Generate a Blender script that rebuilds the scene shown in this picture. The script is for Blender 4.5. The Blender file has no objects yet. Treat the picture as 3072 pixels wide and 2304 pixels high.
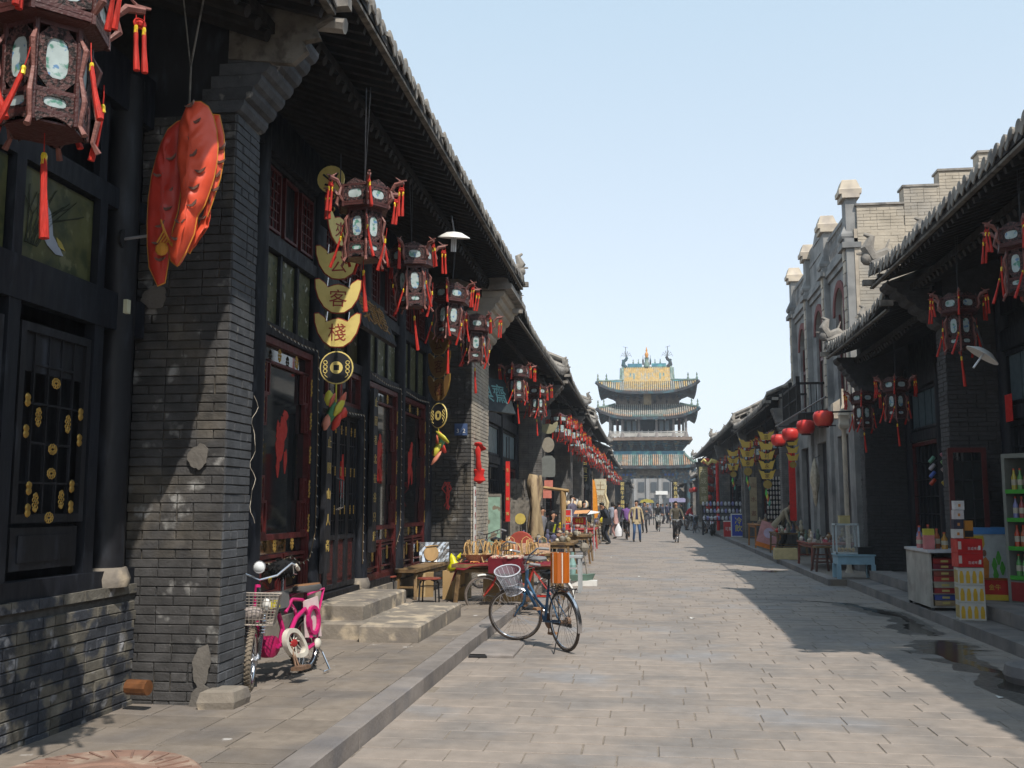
import bpy, math, random
from mathutils import Vector, Matrix, noise as mnoise
R = math.radians; PI = math.pi; TAU = 2*math.pi
rnd = random.Random(7)
sc = bpy.context.scene
col = bpy.context.collection
# ---------------------------------------------------------------- camera
cam_d = bpy.data.cameras.new('camera'); cam = bpy.data.objects.new('camera', cam_d); col.objects.link(cam)
sc.camera = cam
cam.location = (0, 0, 1.62)
cam.rotation_euler = (R(90+6.8428), 0, R(7.5971))
cam_d.sensor_width = 36; cam_d.lens = 3000/3072*36; cam_d.clip_start = .05; cam_d.clip_end = 3000
# ---------------------------------------------------------------- light
SUN = Vector((.36, -.65, 1)).normalized()
w = bpy.data.worlds.new('World'); sc.world = w; w.use_nodes = True
nt = w.node_tree; nt.nodes.clear()
sky = nt.nodes.new('ShaderNodeTexSky'); sky.sky_type = 'NISHITA'; sky.sun_disc = False
sky.sun_elevation = math.asin(SUN.z); sky.sun_rotation = math.atan2(SUN.x, SUN.y)
sky.air_density = 1.0; sky.dust_density = .8; sky.ozone_density = 1.0; sky.altitude = 0
hs = nt.nodes.new('ShaderNodeHueSaturation'); hs.inputs['Saturation'].default_value = .62
bg = nt.nodes.new('ShaderNodeBackground'); bg.inputs['Strength'].default_value = .18
wo = nt.nodes.new('ShaderNodeOutputWorld')
nt.links.new(sky.outputs[0], hs.inputs['Color']); nt.links.new(hs.outputs[0], bg.inputs[0]); 
bg2 = nt.nodes.new('ShaderNodeBackground'); bg2.inputs[1].default_value = 1.12
tcw = nt.nodes.new('ShaderNodeTexCoord'); sxz = nt.nodes.new('ShaderNodeSeparateXYZ'); crw = nt.nodes.new('ShaderNodeValToRGB')
crw.color_ramp.elements[0].position = 0; crw.color_ramp.elements[0].color = (.9, .94, 1, 1); crw.color_ramp.elements[1].position = .55; crw.color_ramp.elements[1].color = (.6, .83, 1, 1)
nt.links.new(tcw.outputs['Generated'], sxz.inputs[0]); nt.links.new(sxz.outputs['Z'], crw.inputs[0]); nt.links.new(crw.outputs[0], bg2.inputs[0])
mxs = nt.nodes.new('ShaderNodeMixShader'); mxs.inputs[0].default_value = .6
nt.links.new(bg.outputs[0], mxs.inputs[1]); nt.links.new(bg2.outputs[0], mxs.inputs[2]); nt.links.new(mxs.outputs[0], wo.inputs[0])
sd = bpy.data.lights.new('sun', 'SUN'); sd.energy = 4.6; sd.angle = R(.55); sd.color = (1, .93, .83)
so = bpy.data.objects.new('sun', sd); col.objects.link(so)
so.rotation_euler = (-SUN).to_track_quat('-Z', 'Y').to_euler()
sc.view_settings.view_transform = 'Standard'; sc.view_settings.look = 'None'
sc.view_settings.exposure = 0; sc.view_settings.gamma = 1
try: sc.view_settings.use_curve_mapping = False
except Exception: pass
sc.cycles.max_bounces = 5; sc.cycles.diffuse_bounces = 1; sc.cycles.transparent_max_bounces = 8
# ---------------------------------------------------------------- materials
MC = {}
def mat(name, c=(.5, .5, .5), r=.8, n=.25, ns=5, m=0, j=0, b=0, bs=40, c2=None, t=(.5, .6), s2=3, c3=None, t3=(.6, .65), s3=14, spec=.4, stretch=None, local=False, tr=0, sheen=0, alpha=1, wave=None):
    if name in MC: return MC[name]
    M = bpy.data.materials.new(name); M.use_nodes = True; N = M.node_tree.nodes; L = M.node_tree.links
    P = N['Principled BSDF']
    P.inputs['Roughness'].default_value = r; P.inputs['Metallic'].default_value = m
    P.inputs['Specular IOR Level'].default_value = spec
    if tr: P.inputs['Transmission Weight'].default_value = tr
    if alpha < 1: P.inputs['Alpha'].default_value = alpha
    if local:
        pos = N.new('ShaderNodeTexCoord').outputs['Object']
    else:
        pos = N.new('ShaderNodeNewGeometry').outputs['Position']
    if stretch:
        mp = N.new('ShaderNodeMapping'); mp.inputs['Scale'].default_value = stretch
        L.new(pos, mp.inputs[0]); pos = mp.outputs[0]
    def noise(sc_, det=4):
        q = N.new('ShaderNodeTexNoise'); q.inputs['Scale'].default_value = sc_; q.inputs['Detail'].default_value = det
        L.new(pos, q.inputs['Vector']); return q.outputs['Fac']
    def rng(x, a, b_, lo, hi):
        q = N.new('ShaderNodeMapRange'); q.inputs[1].default_value = a; q.inputs[2].default_value = b_; q.inputs[3].default_value = lo; q.inputs[4].default_value = hi
        L.new(x, q.inputs[0]); return q.outputs[0]
    cur = None
    rgb = N.new('ShaderNodeRGB'); rgb.outputs[0].default_value = (*c, 1); cur = rgb.outputs[0]
    def mixc(f, cc):
        nonlocal cur
        q = N.new('ShaderNodeMix'); q.data_type = 'RGBA'
        L.new(f, q.inputs[0]); L.new(cur, q.inputs[6]); q.inputs[7].default_value = (*cc, 1); cur = q.outputs[2]
    if c2: mixc(rng(noise(s2, 6), t[0], t[1], 0, 1), c2)
    if c3: mixc(rng(noise(s3, 5), t3[0], t3[1], 0, 1), c3)
    val = None
    if n: val = rng(noise(ns, 5), .25, .75, 1-n, 1+n)
    if j:
        oi = N.new('ShaderNodeObjectInfo'); v = rng(oi.outputs['Random'], 0, 1, 1-j, 1+j)
        if val:
            q = N.new('ShaderNodeMath'); q.operation = 'MULTIPLY'; L.new(val, q.inputs[0]); L.new(v, q.inputs[1]); val = q.outputs[0]
        else: val = v
    if val:
        q = N.new('ShaderNodeVectorMath'); q.operation = 'SCALE'; L.new(cur, q.inputs[0]); L.new(val, q.inputs['Scale']); cur = q.outputs[0]
    L.new(cur, P.inputs['Base Color'])
    if b:
        q = N.new('ShaderNodeBump'); q.inputs['Strength'].default_value = b; q.inputs['Distance'].default_value = .01
        L.new(noise(bs, 5), q.inputs['Height']); L.new(q.outputs[0], P.inputs['Normal'])
    if n and r > .3 and m < .5: L.new(rng(noise(ns*2.3), .3, .7, max(0, r-.12), min(1, r+.12)), P.inputs['Roughness'])
    MC[name] = M; return M
brick = mat('brick_soot', (.06, .058, .058), .85, .4, 9, j=.25, b=.6, bs=60, c2=(.125, .108, .085), t=(.5, .66), s2=1.3, c3=(.24, .235, .225), t3=(.61, .69), s3=5)
brick_side = mat('brick_blue_shaded', (.07, .074, .082), .85, .3, 8, j=.2, b=.5, bs=60, c3=(.3, .29, .27), t3=(.66, .74), s3=6)  # pier side face: its bluish shade is put into the brick colour
brick_far = mat('brick_plain_grey', (.135, .128, .122), .9, .35, 4, j=.2, b=.4, bs=30, c2=(.21, .185, .155), t=(.5, .65), s2=1.1)
brick_dirty = mat('brick_painted_worn', (.045, .05, .062), .85, .4, 10, j=.3, b=.6, bs=60, c2=(.13, .12, .1), t=(.5, .57), s2=4.5, c3=(.26, .26, .27), t3=(.6, .68), s3=7)
mortar = mat('mortar', (.13, .112, .088), .95, .4, 14, b=.5, c2=(.05, .05, .05), t=(.42, .55), s2=2.2)
mortar_dk = mat('mortar_dark', (.06, .058, .055), .95, .4, 14, b=.5)
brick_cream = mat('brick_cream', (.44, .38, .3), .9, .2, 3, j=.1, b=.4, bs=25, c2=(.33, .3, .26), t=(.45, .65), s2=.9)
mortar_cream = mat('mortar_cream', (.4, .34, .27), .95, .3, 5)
stone = mat('stone_step', (.24, .21, .175), .85, .25, 4, b=.7, bs=25, c2=(.17, .15, .135), t=(.5, .66), s2=3, c3=(.42, .35, .26), t3=(.53, .64), s3=4)
stone_grey = mat('kerb_stone', (.24, .215, .2), .8, .22, 5, j=.12, b=.5, bs=30, c2=(.16, .15, .15), t=(.5, .65), s2=2.5)
paver = mat('road_paver', (.295, .25, .215), .72, .14, 7, j=.055, b=.35, bs=50, c2=(.225, .2, .182), t=(.45, .62), s2=1.1, c3=(.25, .24, .24), t3=(.56, .68), s3=.7, spec=.5)
paver_sw = mat('sidewalk_paver', (.225, .19, .157), .8, .2, 8, j=.14, b=.4, bs=50, c2=(.17, .15, .135), t=(.45, .65), s2=2, c3=(.45, .43, .41), t3=(.7, .76), s3=5)
joint = mat('paver_joint', (.23, .195, .16), .95, .35, 20, c2=(.2, .17, .14), t=(.45, .6), s2=3)
joint_sw = mat('sidewalk_joint', (.3, .25, .19), .95, .35, 20)
earth = mat('earth', (.25, .21, .17), .95, .3, 1)
tile = mat('roof_tile_grey', (.17, .158, .145), .9, .4, 6, j=.25, b=.5, bs=40, c2=(.29, .26, .22), t=(.52, .62), s2=5)
tile_side = mat('roof_tile_weathered', (.27, .245, .215), .95, .35, 5, b=.7, bs=20, c2=(.15, .14, .13), t=(.5, .62), s2=3)
wood_blk = mat('wood_black', (.012, .0125, .016), .55, .4, 8, b=.2, bs=20, c2=(.03, .034, .045), t=(.55, .72), s2=9, spec=.35, stretch=(1, 1, .3))
wood_navy = mat('wood_blue_black', (.009, .011, .017), .55, .4, 8, b=.2, bs=30, c2=(.032, .037, .05), t=(.6, .72), s2=12, spec=.35, stretch=(1, 1, .25))
wood_eave = mat('wood_eave', (.013, .01, .009), .8, .5, 5, j=.3, b=.3)
wood_grey = mat('wood_weathered', (.15, .135, .115), .9, .35, 9, b=.8, bs=30, c2=(.08, .07, .06), t=(.5, .62), s2=8)
wood_red = mat('wood_oxblood', (.085, .012, .012), .45, .35, 12, b=.15, spec=.4)
wood_maho = mat('wood_mahogany', (.075, .027, .025), .42, .3, 14, b=.4, bs=70, spec=.45)
fret = mat('wood_fretwork', (.095, .043, .04), .6, .3, 30, b=.9, bs=90, c2=(.012, .006, .006), t=(.46, .52), s2=55)
olive = mat('panel_olive', (.085, .088, .032), .45, .35, 5, c2=(.04, .05, .02), t=(.5, .62), s2=6, c3=(.14, .14, .07), t3=(.62, .7), s3=9)
painted = mat('panel_figures', (.095, .1, .045), .5, .3, 6, c2=(.42, .44, .4), t=(.635, .66), s2=11, c3=(.03, .05, .02), t3=(.6, .62), s3=9)
gold = mat('gilded', (.4, .25, .06), .45, .3, 20, m=.55, b=.3, bs=60)
gold_bright = mat('gold_foil', (.85, .6, .04), .3, .1, 20, m=.35)
gold_flat = mat('ingot_gold_paint', (.68, .54, .18), .5, .1, 5, c2=(.58, .45, .13), t=(.5, .7), s2=8)
char_red = mat('character_red', (.28, .035, .02), .6, .1)
char_gold = mat('character_gold', (.55, .4, .12), .4, .2, m=.3)
char_teal = mat('character_teal', (.2, .42, .42), .6, .2)
glass_dk = mat('window_glass', (.012, .014, .016), .04, 0, spec=1.0, m=.0)
glass_paint = mat('lantern_glass', (.42, .5, .5), .3, .2, 15, c2=(.1, .26, .2), t=(.56, .62), s2=16, c3=(.13, .25, .42), t3=(.6, .63), s3=20)
tassel_r = mat('tassel_red', (.46, .022, .012), .7, .35, 60, b=.6, bs=120, stretch=(1, 1, .15))
cloth_red = mat('cloth_red', (.58, .02, .015), .75, .2, 8)
fish_red = mat('nylon_red', (.8, .1, .045), .45, .12, 6, b=.8, bs=7, spec=.5)
piping = mat('piping_yellow', (.6, .26, .03), .6, .2)
silver = mat('foil_silver', (.75, .75, .75), .2, .2, 30, m=.9)
silver_dk = mat('scale_grey', (.22, .13, .1), .3, .2, 20, m=.4)
metal = mat('chrome', (.62, .62, .64), .22, .15, 20, m=1)
metal_rust = mat('metal_rusty', (.24, .15, .1), .6, .4, 30, m=.5)
metal_dk = mat('metal_dark', (.035, .035, .038), .45, .3, 20, m=.5)
rubber = mat('rubber', (.03, .028, .027), .85, .3, 20)
rubber_dusty = mat('rubber_dusty', (.2, .165, .125), .95, .3, 20)
white = mat('white_paint', (.72, .71, .68), .5, .12, 10)
cream = mat('cream_stone', (.5, .43, .34), .8, .2, 3, c2=(.38, .33, .28), t=(.5, .65), s2=2)
plaster = mat('cement_patch', (.15, .137, .122), .95, .25, 6, b=.6)
wood_lt = mat('wood_pale', (.42, .27, .12), .7, .3, 7, b=.3, stretch=(1, 1, .2), c2=(.3, .19, .09), t=(.5, .65), s2=6)
wood_bench = mat('wood_bench', (.2, .125, .055), .7, .35, 9, b=.4, c2=(.1, .06, .03), t=(.5, .64), s2=5)
cardboard = mat('cardboard', (.42, .28, .13), .9, .15, 3)
straw = mat('basket_straw', (.6, .38, .16), .8, .3, 25, b=.5, bs=90)
maroon = mat('velvet_maroon', (.2, .01, .022), .85, .2, 6)
blue_b = mat('frame_blue', (.03, .1, .2), .3, .2, 10, spec=.6)
pink_b = mat('frame_pink', (.5, .015, .14), .3, .15, 10, spec=.6)
red_b = mat('frame_red', (.45, .03, .02), .35, .2, 10, spec=.6)
plas_w = mat('plastic_white', (.62, .58, .5), .5, .2, 12)
black = mat('black_plastic', (.012, .012, .013), .5, .3, 12)
fur = mat('black_fur', (.006, .006, .007), 1, .5, 30, b=1, bs=80)
skin = mat('skin', (.42, .22, .14), .6, .1)
hair = mat('hair_black', (.012, .01, .009), .6, .2)
MM = {}
def C(c, r=.7, n=.15, m=0):
    k = ('c%.3f_%.3f_%.3f_%.2f_%.2f' % (*c, r, m))
    return mat(k, c, r, n, 9, m=m)
# ---------------------------------------------------------------- mesh builder
class MB:
    def __init__(s): s.v = []; s.f = []; s.mi = []; s.k = 0
    def add(s, vs, fs):
        o = len(s.v); s.v += [tuple(p) for p in vs]
        for q in fs: s.f.append(tuple(i+o for i in q)); s.mi.append(s.k)
        return s
    def box(s, x0, x1, y0, y1, z0, z1):
        if x0 > x1: x0, x1 = x1, x0
        if y0 > y1: y0, y1 = y1, y0
        if z0 > z1: z0, z1 = z1, z0
        return s.add([(x0, y0, z0), (x1, y0, z0), (x1, y1, z0), (x0, y1, z0), (x0, y0, z1), (x1, y0, z1), (x1, y1, z1), (x0, y1, z1)],
                     [(0, 3, 2, 1), (4, 5, 6, 7), (0, 1, 5, 4), (1, 2, 6, 5), (2, 3, 7, 6), (3, 0, 4, 7)])
    def bar(s, a, b, w, h=None, up=(0, 0, 1), w2=None):
        a = Vector(a); b = Vector(b); h = h or w; d = (b-a).normalized(); u = Vector(up)
        if abs(d.dot(u)) > .98: u = Vector((0, 1, 0))
        x = d.cross(u).normalized(); z = x.cross(d); w2 = w if w2 is None else w2; k2 = w2/w
        P = []
        for c, k in ((a, 1), (b, k2)):
            for i, j in ((-1, -1), (1, -1), (1, 1), (-1, 1)): P.append(c+x*(w/2*i*k)+z*(h/2*j*k))
        return s.add(P, [(0, 1, 2, 3), (7, 6, 5, 4), (0, 4, 5, 1), (1, 5, 6, 2), (2, 6, 7, 3), (3, 7, 4, 0)])
    def tube(s, pts, r, seg=6, cap=True):
        pts = [Vector(p) for p in pts]; n = len(pts); rr = r if isinstance(r, (list, tuple)) else [r]*n
        o = len(s.v); pu = None
        for i, p in enumerate(pts):
            d = (pts[min(i+1, n-1)]-pts[max(i-1, 0)]).normalized()
            if pu is None:
                u = Vector((0, 0, 1)) if abs(d.z) < .9 else Vector((1, 0, 0)); x = d.cross(u).normalized()
            else:
                x = (pu-d*pu.dot(d)); x = x.normalized() if x.length > 1e-6 else d.orthogonal().normalized()
            pu = x; y = d.cross(x)
            for k in range(seg):
                t = TAU*k/seg; s.v.append(tuple(p+(x*math.cos(t)+y*math.sin(t))*rr[i]))
        for i in range(n-1):
            for k in range(seg):
                a = o+i*seg+k; b = o+i*seg+(k+1) % seg
                s.f.append((a, b, b+seg, a+seg)); s.mi.append(s.k)
        if cap:
            s.f.append(tuple(o+k for k in range(seg))[::-1]); s.mi.append(s.k)
            s.f.append(tuple(o+(n-1)*seg+k for k in range(seg))); s.mi.append(s.k)
        return s
    def lathe(s, prof, seg=16, c=(0, 0, 0), sx=1, sy=1, M=None):
        o = len(s.v); n = len(prof)
        for r, z in prof:
            for k in range(seg):
                t = TAU*k/seg; p = Vector((r*math.cos(t)*sx, r*math.sin(t)*sy, z))
                if M: p = M @ p
                s.v.append((p.x+c[0], p.y+c[1], p.z+c[2]))
        for i in range(n-1):
            for k in range(seg):
                a = o+i*seg+k; b = o+i*seg+(k+1) % seg
                s.f.append((a, b, b+seg, a+seg)); s.mi.append(s.k)
        s.f.append(tuple(o+k for k in range(seg))[::-1]); s.mi.append(s.k)
        s.f.append(tuple(o+(n-1)*seg+k for k in range(seg))); s.mi.append(s.k)
        return s
    def prism(s, poly, M, d):     # poly in local xy, extruded d along local z, M places it
        n = len(poly); P = [M @ Vector((x, y, 0)) for x, y in poly]+[M @ Vector((x, y, d)) for x, y in poly]
        F = [tuple(range(n))[::-1], tuple(range(n, 2*n))]+[(i, (i+1) % n, n+(i+1) % n, n+i) for i in range(n)]
        return s.add(P, F)
    def ring(s, outer, inner, M, d):   # plate with a hole
        n = len(outer); P = []
        for z in (0, d):
            for q in (outer, inner): P += [M @ Vector((x, y, z)) for x, y in q]
        F = []
        for i in range(n):
            k = (i+1) % n
            F += [(2*n+i, 2*n+k, 3*n+k, 3*n+i), (i, n+i, n+k, k), (n+i, 3*n+i, 3*n+k, n+k), (i, k, 2*n+k, 2*n+i)]
        return s.add(P, F)
    def torus(s, R_, r, M, seg=28, ss=7, sq=1):
        o = len(s.v)
        for i in range(seg):
            a = TAU*i/seg
            for k in range(ss):
                b = TAU*k/ss; q = R_+r*math.cos(b)
                s.v.append(tuple(M @ Vector((q*math.cos(a), q*math.sin(a), r*sq*math.sin(b)))))
        for i in range(seg):
            for k in range(ss):
                a = o+i*ss+k; b = o+i*ss+(k+1) % ss; c = o+((i+1) % seg)*ss+(k+1) % ss; d = o+((i+1) % seg)*ss+k
                s.f.append((a, d, c, b)); s.mi.append(s.k)
        return s
    def ball(s, c, r, seg=10, rings=6, sx=1, sy=1, sz=1):
        pr = [(r*math.sin(PI*i/rings)+1e-4, -r*math.cos(PI*i/rings)*sz) for i in range(rings+1)]
        return s.lathe(pr, seg, c, sx, sy)
    def mesh(s, name, mats):
        me = bpy.data.meshes.new(name); me.from_pydata(s.v, [], s.f)
        for m in (mats if isinstance(mats, (list, tuple)) else [mats]): me.materials.append(m)
        me.polygons.foreach_set('material_index', s.mi)
        return me
    def build(s, name, mats, parent=None, smooth=False, W=False, kind=None, label=None, **kw):
        if W and parent is not None:
            l = parent.location; s.v = [(p[0]-l[0], p[1]-l[1], p[2]-l[2]) for p in s.v]
        me = s.mesh(name, mats)
        if smooth:
            me.polygons.foreach_set('use_smooth', [True]*len(me.polygons))
            if smooth != 2: me.set_sharp_from_angle(angle=R(40))
        o = put(name, me, parent)
        if kind: o['kind'] = kind
        if label: o['label'] = label
        for k_, v_ in kw.items(): o[k_] = v_
        return o
def put(name, me, parent=None, loc=None, rot=None, scale=None, W=False):
    o = bpy.data.objects.new(name, me); col.objects.link(o)
    if parent is not None:
        o.parent = parent
    if loc is not None:
        l = Vector(loc)
        if W and parent is not None: l = l-parent.location
        o.location = l
    if rot: o.rotation_euler = rot
    if scale: o.scale = scale
    return o
def thing(name, label, cat, loc=(0, 0, 0), rz=0, group=None, tilt=0):
    o = bpy.data.objects.new(name, None); col.objects.link(o); o.location = loc
    o.rotation_euler = (tilt, 0, rz)
    o['label'] = label; o['category'] = cat
    if group: o['group'] = group
    return o
def tag(o, label, cat, group=None, loc=None, rz=None):
    o['label'] = label; o['category'] = cat
    if group: o['group'] = group
    if loc is not None: o.location = loc
    if rz is not None: o.rotation_euler = (0, 0, rz)
    return o
def struct(o): o['kind'] = 'structure'; return o
KIDS = {}
def dup(root, loc, rz=0, label=None, group=None, scale=None, mats=None):
    def cp(o, par):
        c = o.copy(); col.objects.link(c)
        if par is not None: c.parent = par
        for ch in list(o.children): cp(ch, c)
        return c
    r = cp(root, None); r.location = loc; r.rotation_euler = (r.rotation_euler[0], 0, rz)
    if label: r['label'] = label
    if group: r['group'] = group
    if scale: r.scale = (scale,)*3
    return r
def XF(loc=(0, 0, 0), rx=0, ry=0, rz=0):
    return Matrix.Translation(loc) @ Matrix.Rotation(rz, 4, 'Z') @ Matrix.Rotation(ry, 4, 'Y') @ Matrix.Rotation(rx, 4, 'X')
GM = {}
def glyph(ch, m, ex=.02):
    k = (ch, m.name, ex)
    if k not in GM:
        cu = bpy.data.curves.new('t', 'FONT'); cu.body = ch; cu.size = 1; cu.extrude = ex; cu.resolution_u = 2
        cu.align_x = 'CENTER'; cu.align_y = 'CENTER'
        o = bpy.data.objects.new('t', cu); col.objects.link(o)
        dg = bpy.context.evaluated_depsgraph_get(); me = bpy.data.meshes.new_from_object(o.evaluated_get(dg))
        bpy.data.objects.remove(o); me.materials.clear(); me.materials.append(m); GM[k] = me
    return GM[k]
def write(s, m, parent, loc, size, facing='-Y', vertical=False, step=1.05, rot=None, name='character', ex=.02, sx=1, W=False):
    rz = {'-Y': 0, '+X': R(90), '-X': R(-90), '+Y': PI}[facing] if rot is None else rot
    out = []
    n = len(s)
    for i, ch in enumerate(s):
        if ch == ' ': continue
        if vertical: dx, dz = 0, -i*size*step
        else: dx, dz = (i-(n-1)/2)*size*step, 0
        l = Vector(loc)+Vector((math.cos(rz)*dx, math.sin(rz)*dx, dz))
        out.append(put(name, glyph(ch, m, ex), parent, l, (R(90), 0, rz), (size*sx, size, size*.5), W=W))
    return out
# ================================================================ pieces
PM = {}
def piece(lx, ly, lz, ch, m, jit=0):
    k = (lx, ly, lz, ch, m.name, jit)
    if k in PM: return PM[k]
    b = MB(); a, c = lx/2, ly/2; r2 = random.Random(hash((round(lx*1000), round(ly*1000), jit)))
    q = lambda: (r2.uniform(-1, 1)*ch*.5 if jit else 0)
    V = [(-a, -c, 0), (a, -c, 0), (a, c, 0), (-a, c, 0), (-a+q(), -c+q(), lz-ch), (a+q(), -c+q(), lz-ch), (a+q(), c+q(), lz-ch), (-a+q(), c+q(), lz-ch),
         (-a+ch, -c+ch, lz+q()*.3), (a-ch, -c+ch, lz+q()*.3), (a-ch, c-ch, lz+q()*.3), (-a+ch, c-ch, lz+q()*.3)]
    b.add(V, [(0, 1, 5, 4), (1, 2, 6, 5), (2, 3, 7, 6), (3, 0, 4, 7), (4, 5, 9, 8), (5, 6, 10, 9), (6, 7, 11, 10), (7, 4, 8, 11), (8, 9, 10, 11)])
    me = b.mesh('piece', m); me['v'] = 1; PM[k] = me; return me
def masonry(parent, o, facing, wd, ht, m, bl=.27, bh=.065, gap=.007, limit=300, depth=.02, name='brick', seed=1, skip=None, gone=.0):
    """coursed bricks over a mortar core face: o = lower left corner in world as seen from the front"""
    rr = random.Random(seed); o = Vector(o)
    ux = {'-Y': Vector((1, 0, 0)), '+X': Vector((0, 1, 0)), '-X': Vector((0, -1, 0))}[facing]
    rz = {'-Y': 0, '+X': R(90), '-X': R(-90)}[facing]; nn = {'-Y': Vector((0, -1, 0)), '+X': Vector((1, 0, 0)), '-X': Vector((-1, 0, 0))}[facing]
    n = 0; rest = MB(); row = 0; z = 0
    while z+bh <= ht+.001:
        x = -rr.choice([0, .5])*bl if row % 2 else 0
        while x < wd-.01:
            l = bl*rr.choice([1, 1, 1, .5]); x0 = max(x, 0); x1 = min(x+l-gap, wd)
            if x1-x0 > .03 and not (skip and skip(x0, z)) and rr.random() >= gone:
                L_ = round((x1-x0)/.03)*.03; L_ = min(L_, x1-x0) if L_ > x1-x0 else L_
                L_ = x1-x0 if abs(L_-(x1-x0)) > .012 else L_
                d = depth+rr.uniform(-.007, .003)
                c = o+ux*((x0+x1)/2)+Vector((0, 0, z+bh/2))
                if n < limit:
                    put(name, piece(round(L_, 3), bh-gap*.0, depth, .004, m, rr.randint(1, 2)), parent, c+nn*(d-depth), (R(90), 0, rz), W=True); n += 1
                else:
                    a = c-ux*(L_/2); e = c+ux*(L_/2); h2 = Vector((0, 0, bh/2))
                    p = [a-h2, e-h2, e+h2, a+h2]; i_ = .003
                    f = [a-h2+ux*i_+nn*d+Vector((0, 0, i_)), e-h2-ux*i_+nn*d+Vector((0, 0, i_)), e+h2-ux*i_+nn*d-Vector((0, 0, i_)), a+h2+ux*i_+nn*d-Vector((0, 0, i_))]
                    rest.add(p+f, [(4, 5, 6, 7), (0, 1, 5, 4), (1, 2, 6, 5), (2, 3, 7, 6), (3, 0, 4, 7)])
            x += l
        z += bh+gap; row += 1
    if rest.v: rest.build('brickwork', m, parent, W=True, kind='stuff')
# ================================================================ ground
g = MB(); g.add([(-600, -200, -.03), (600, -200, -.03), (600, 1400, -.03), (-600, 1400, -.03)], [(0, 1, 2, 3)]); struct(g.build('ground', earth))
rb = MB(); rb.box(-1.93, 4.3, -3, 170, -.2, -.006); road = struct(rb.build('road', joint))
far = MB()
pr = .285; pc = .6; ny = 0; y = 4.2; cnt = 0; k = 0
far3 = [MB(), MB()]
while y < 60:
    off = (k*.37+rnd.uniform(-.04, .04)) % pc; x = -1.93-off
    while x < 4.1:
        wd_ = pc+rnd.choice([0, 0, -.1, .05]); x0 = max(x, -1.925); x1 = min(x+wd_, 4.1)
        if x1-x0 > .08:
            vis = y > 5.4 and x0 < .105*y+2.9 and (y < 13.2)
            if vis and cnt < 300:
                put('paving_stone', piece(round(x1-x0-.012, 2), pr-.011, .03, .004, paver, rnd.randint(1, 3)), road, ((x0+x1)/2, y+pr/2, -.03+rnd.uniform(-.0018, .0018)), (rnd.uniform(-.002, .002), 0, rnd.uniform(-.004, .004))); cnt += 1
            else:
                b = far; dz = rnd.uniform(-.003, .001); zz = dz; i_ = .004
                a0, a1, b0, b1 = x0+.006, x1-.006, y+.006, y+pr-.006
                b.add([(a0, b0, -.02), (a1, b0, -.02), (a1, b1, -.02), (a0, b1, -.02), (a0+i_, b0+i_, zz), (a1-i_, b0+i_, zz), (a1-i_, b1-i_, zz), (a0+i_, b1-i_, zz)],
                      [(4, 5, 6, 7), (0, 1, 5, 4), (1, 2, 6, 5), (2, 3, 7, 6), (3, 0, 4, 7)])
        x += wd_
    y += pr; k += 1
far.build('paving_stones', paver, road, kind='stuff')
fr = MB(); fr.add([(-1.93, 60, -.003), (4.3, 60, -.003), (4.3, 170, -.003), (-1.93, 170, -.003)], [(0, 1, 2, 3)]); struct(fr.build('far_road', paver))
# left sidewalk with kerb
sb = MB(); sb.box(-4.2, -1.95, -3, 108, -.1, .118); sw = struct(sb.build('sidewalk', joint_sw))
y = 4; k = 0; cnt = 0; fs = MB(); fk = MB()
while y < 60:
    xx = [-4.1, -3.62, -3.05, -2.6, -2.13]; o = rnd.uniform(-.1, .1)
    d = rnd.choice([.36, .42, .3])
    for i in range(4):
        x0, x1 = xx[i]+(o if 0 < i else 0), xx[i+1]+(o if i < 3 else 0)
        if y < 22 and cnt < 290:
            put('paving_stone', piece(round(x1-x0-.01, 2), round(d-.01, 3), .02, .003, paver_sw, rnd.randint(1, 3)), sw, ((x0+x1)/2, y+d/2, .112+rnd.uniform(-.003, .002)), (0, 0, rnd.uniform(-.008, .008))); cnt += 1
        else: fs.box(x0+.006, x1-.006, y+.006, y+d-.006, .1, .13+rnd.uniform(-.003, .003))
    y += d
fs.build('paving_stones', paver_sw, sw, kind='stuff')
y = 3.5; kerb = MB(); kerb.box(-2.12, -1.94, 3, 60, 0, .05); kr = struct(kerb.build('kerb', mortar))
while y < 105:
    l = rnd.uniform(.75, 1.15) if y < 60 else 10
    nm = MB(); z1 = .136+rnd.uniform(-.004, .004); x1 = -1.925+rnd.uniform(-.005, .005)
    nm.box(-2.125, x1, y+.004, y+l-.004, -.1, z1-.008); nm.add([(-2.125, y+.004, z1-.008), (x1, y+.004, z1-.008), (x1, y+l-.004, z1-.008), (-2.125, y+l-.004, z1-.008), (-2.118, y+.01, z1), (x1-.01, y+.01, z1), (x1-.01, y+l-.01, z1), (-2.118, y+l-.01, z1)],
        [(4, 5, 6, 7), (0, 1, 5, 4), (1, 2, 6, 5), (2, 3, 7, 6), (3, 0, 4, 7)])
    nm.build('kerb_stone', stone_grey, kr); y += l
# right pavement: near shop terrace (two steps) then lower pavement
rt = MB(); rt.box(4.36, 9, 2, 20.8, -.1, .3); terr = struct(rt.build('shop_terrace', stone_grey))
rs = MB(); rs.box(3.93, 4.35, 2, 20.9, -.1, .12); struct(rs.build('terrace_step', stone_grey))
y = 4
while y < 20.8:
    l = rnd.uniform(1, 1.5); l = min(l, 20.9-y); nm = MB(); nm.box(3.915+rnd.uniform(-.006, .006), 4.36, y+.005, y+l-.005, 0, .14+rnd.uniform(-.004, .004)); nm.build('step_stone', stone_grey, bpy.data.objects['terrace_step'])
    nm = MB(); nm.box(4.345, 4.75, y+.25, min(y+l+.24, 20.8), .15, .312+rnd.uniform(-.004, .004)); nm.build('step_stone', stone_grey, terr); y += l
rp = MB(); rp.box(3.62, 6, 20.95, 100, -.1, .12); rpv = struct(rp.build('right_pavement', paver_sw))
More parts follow.
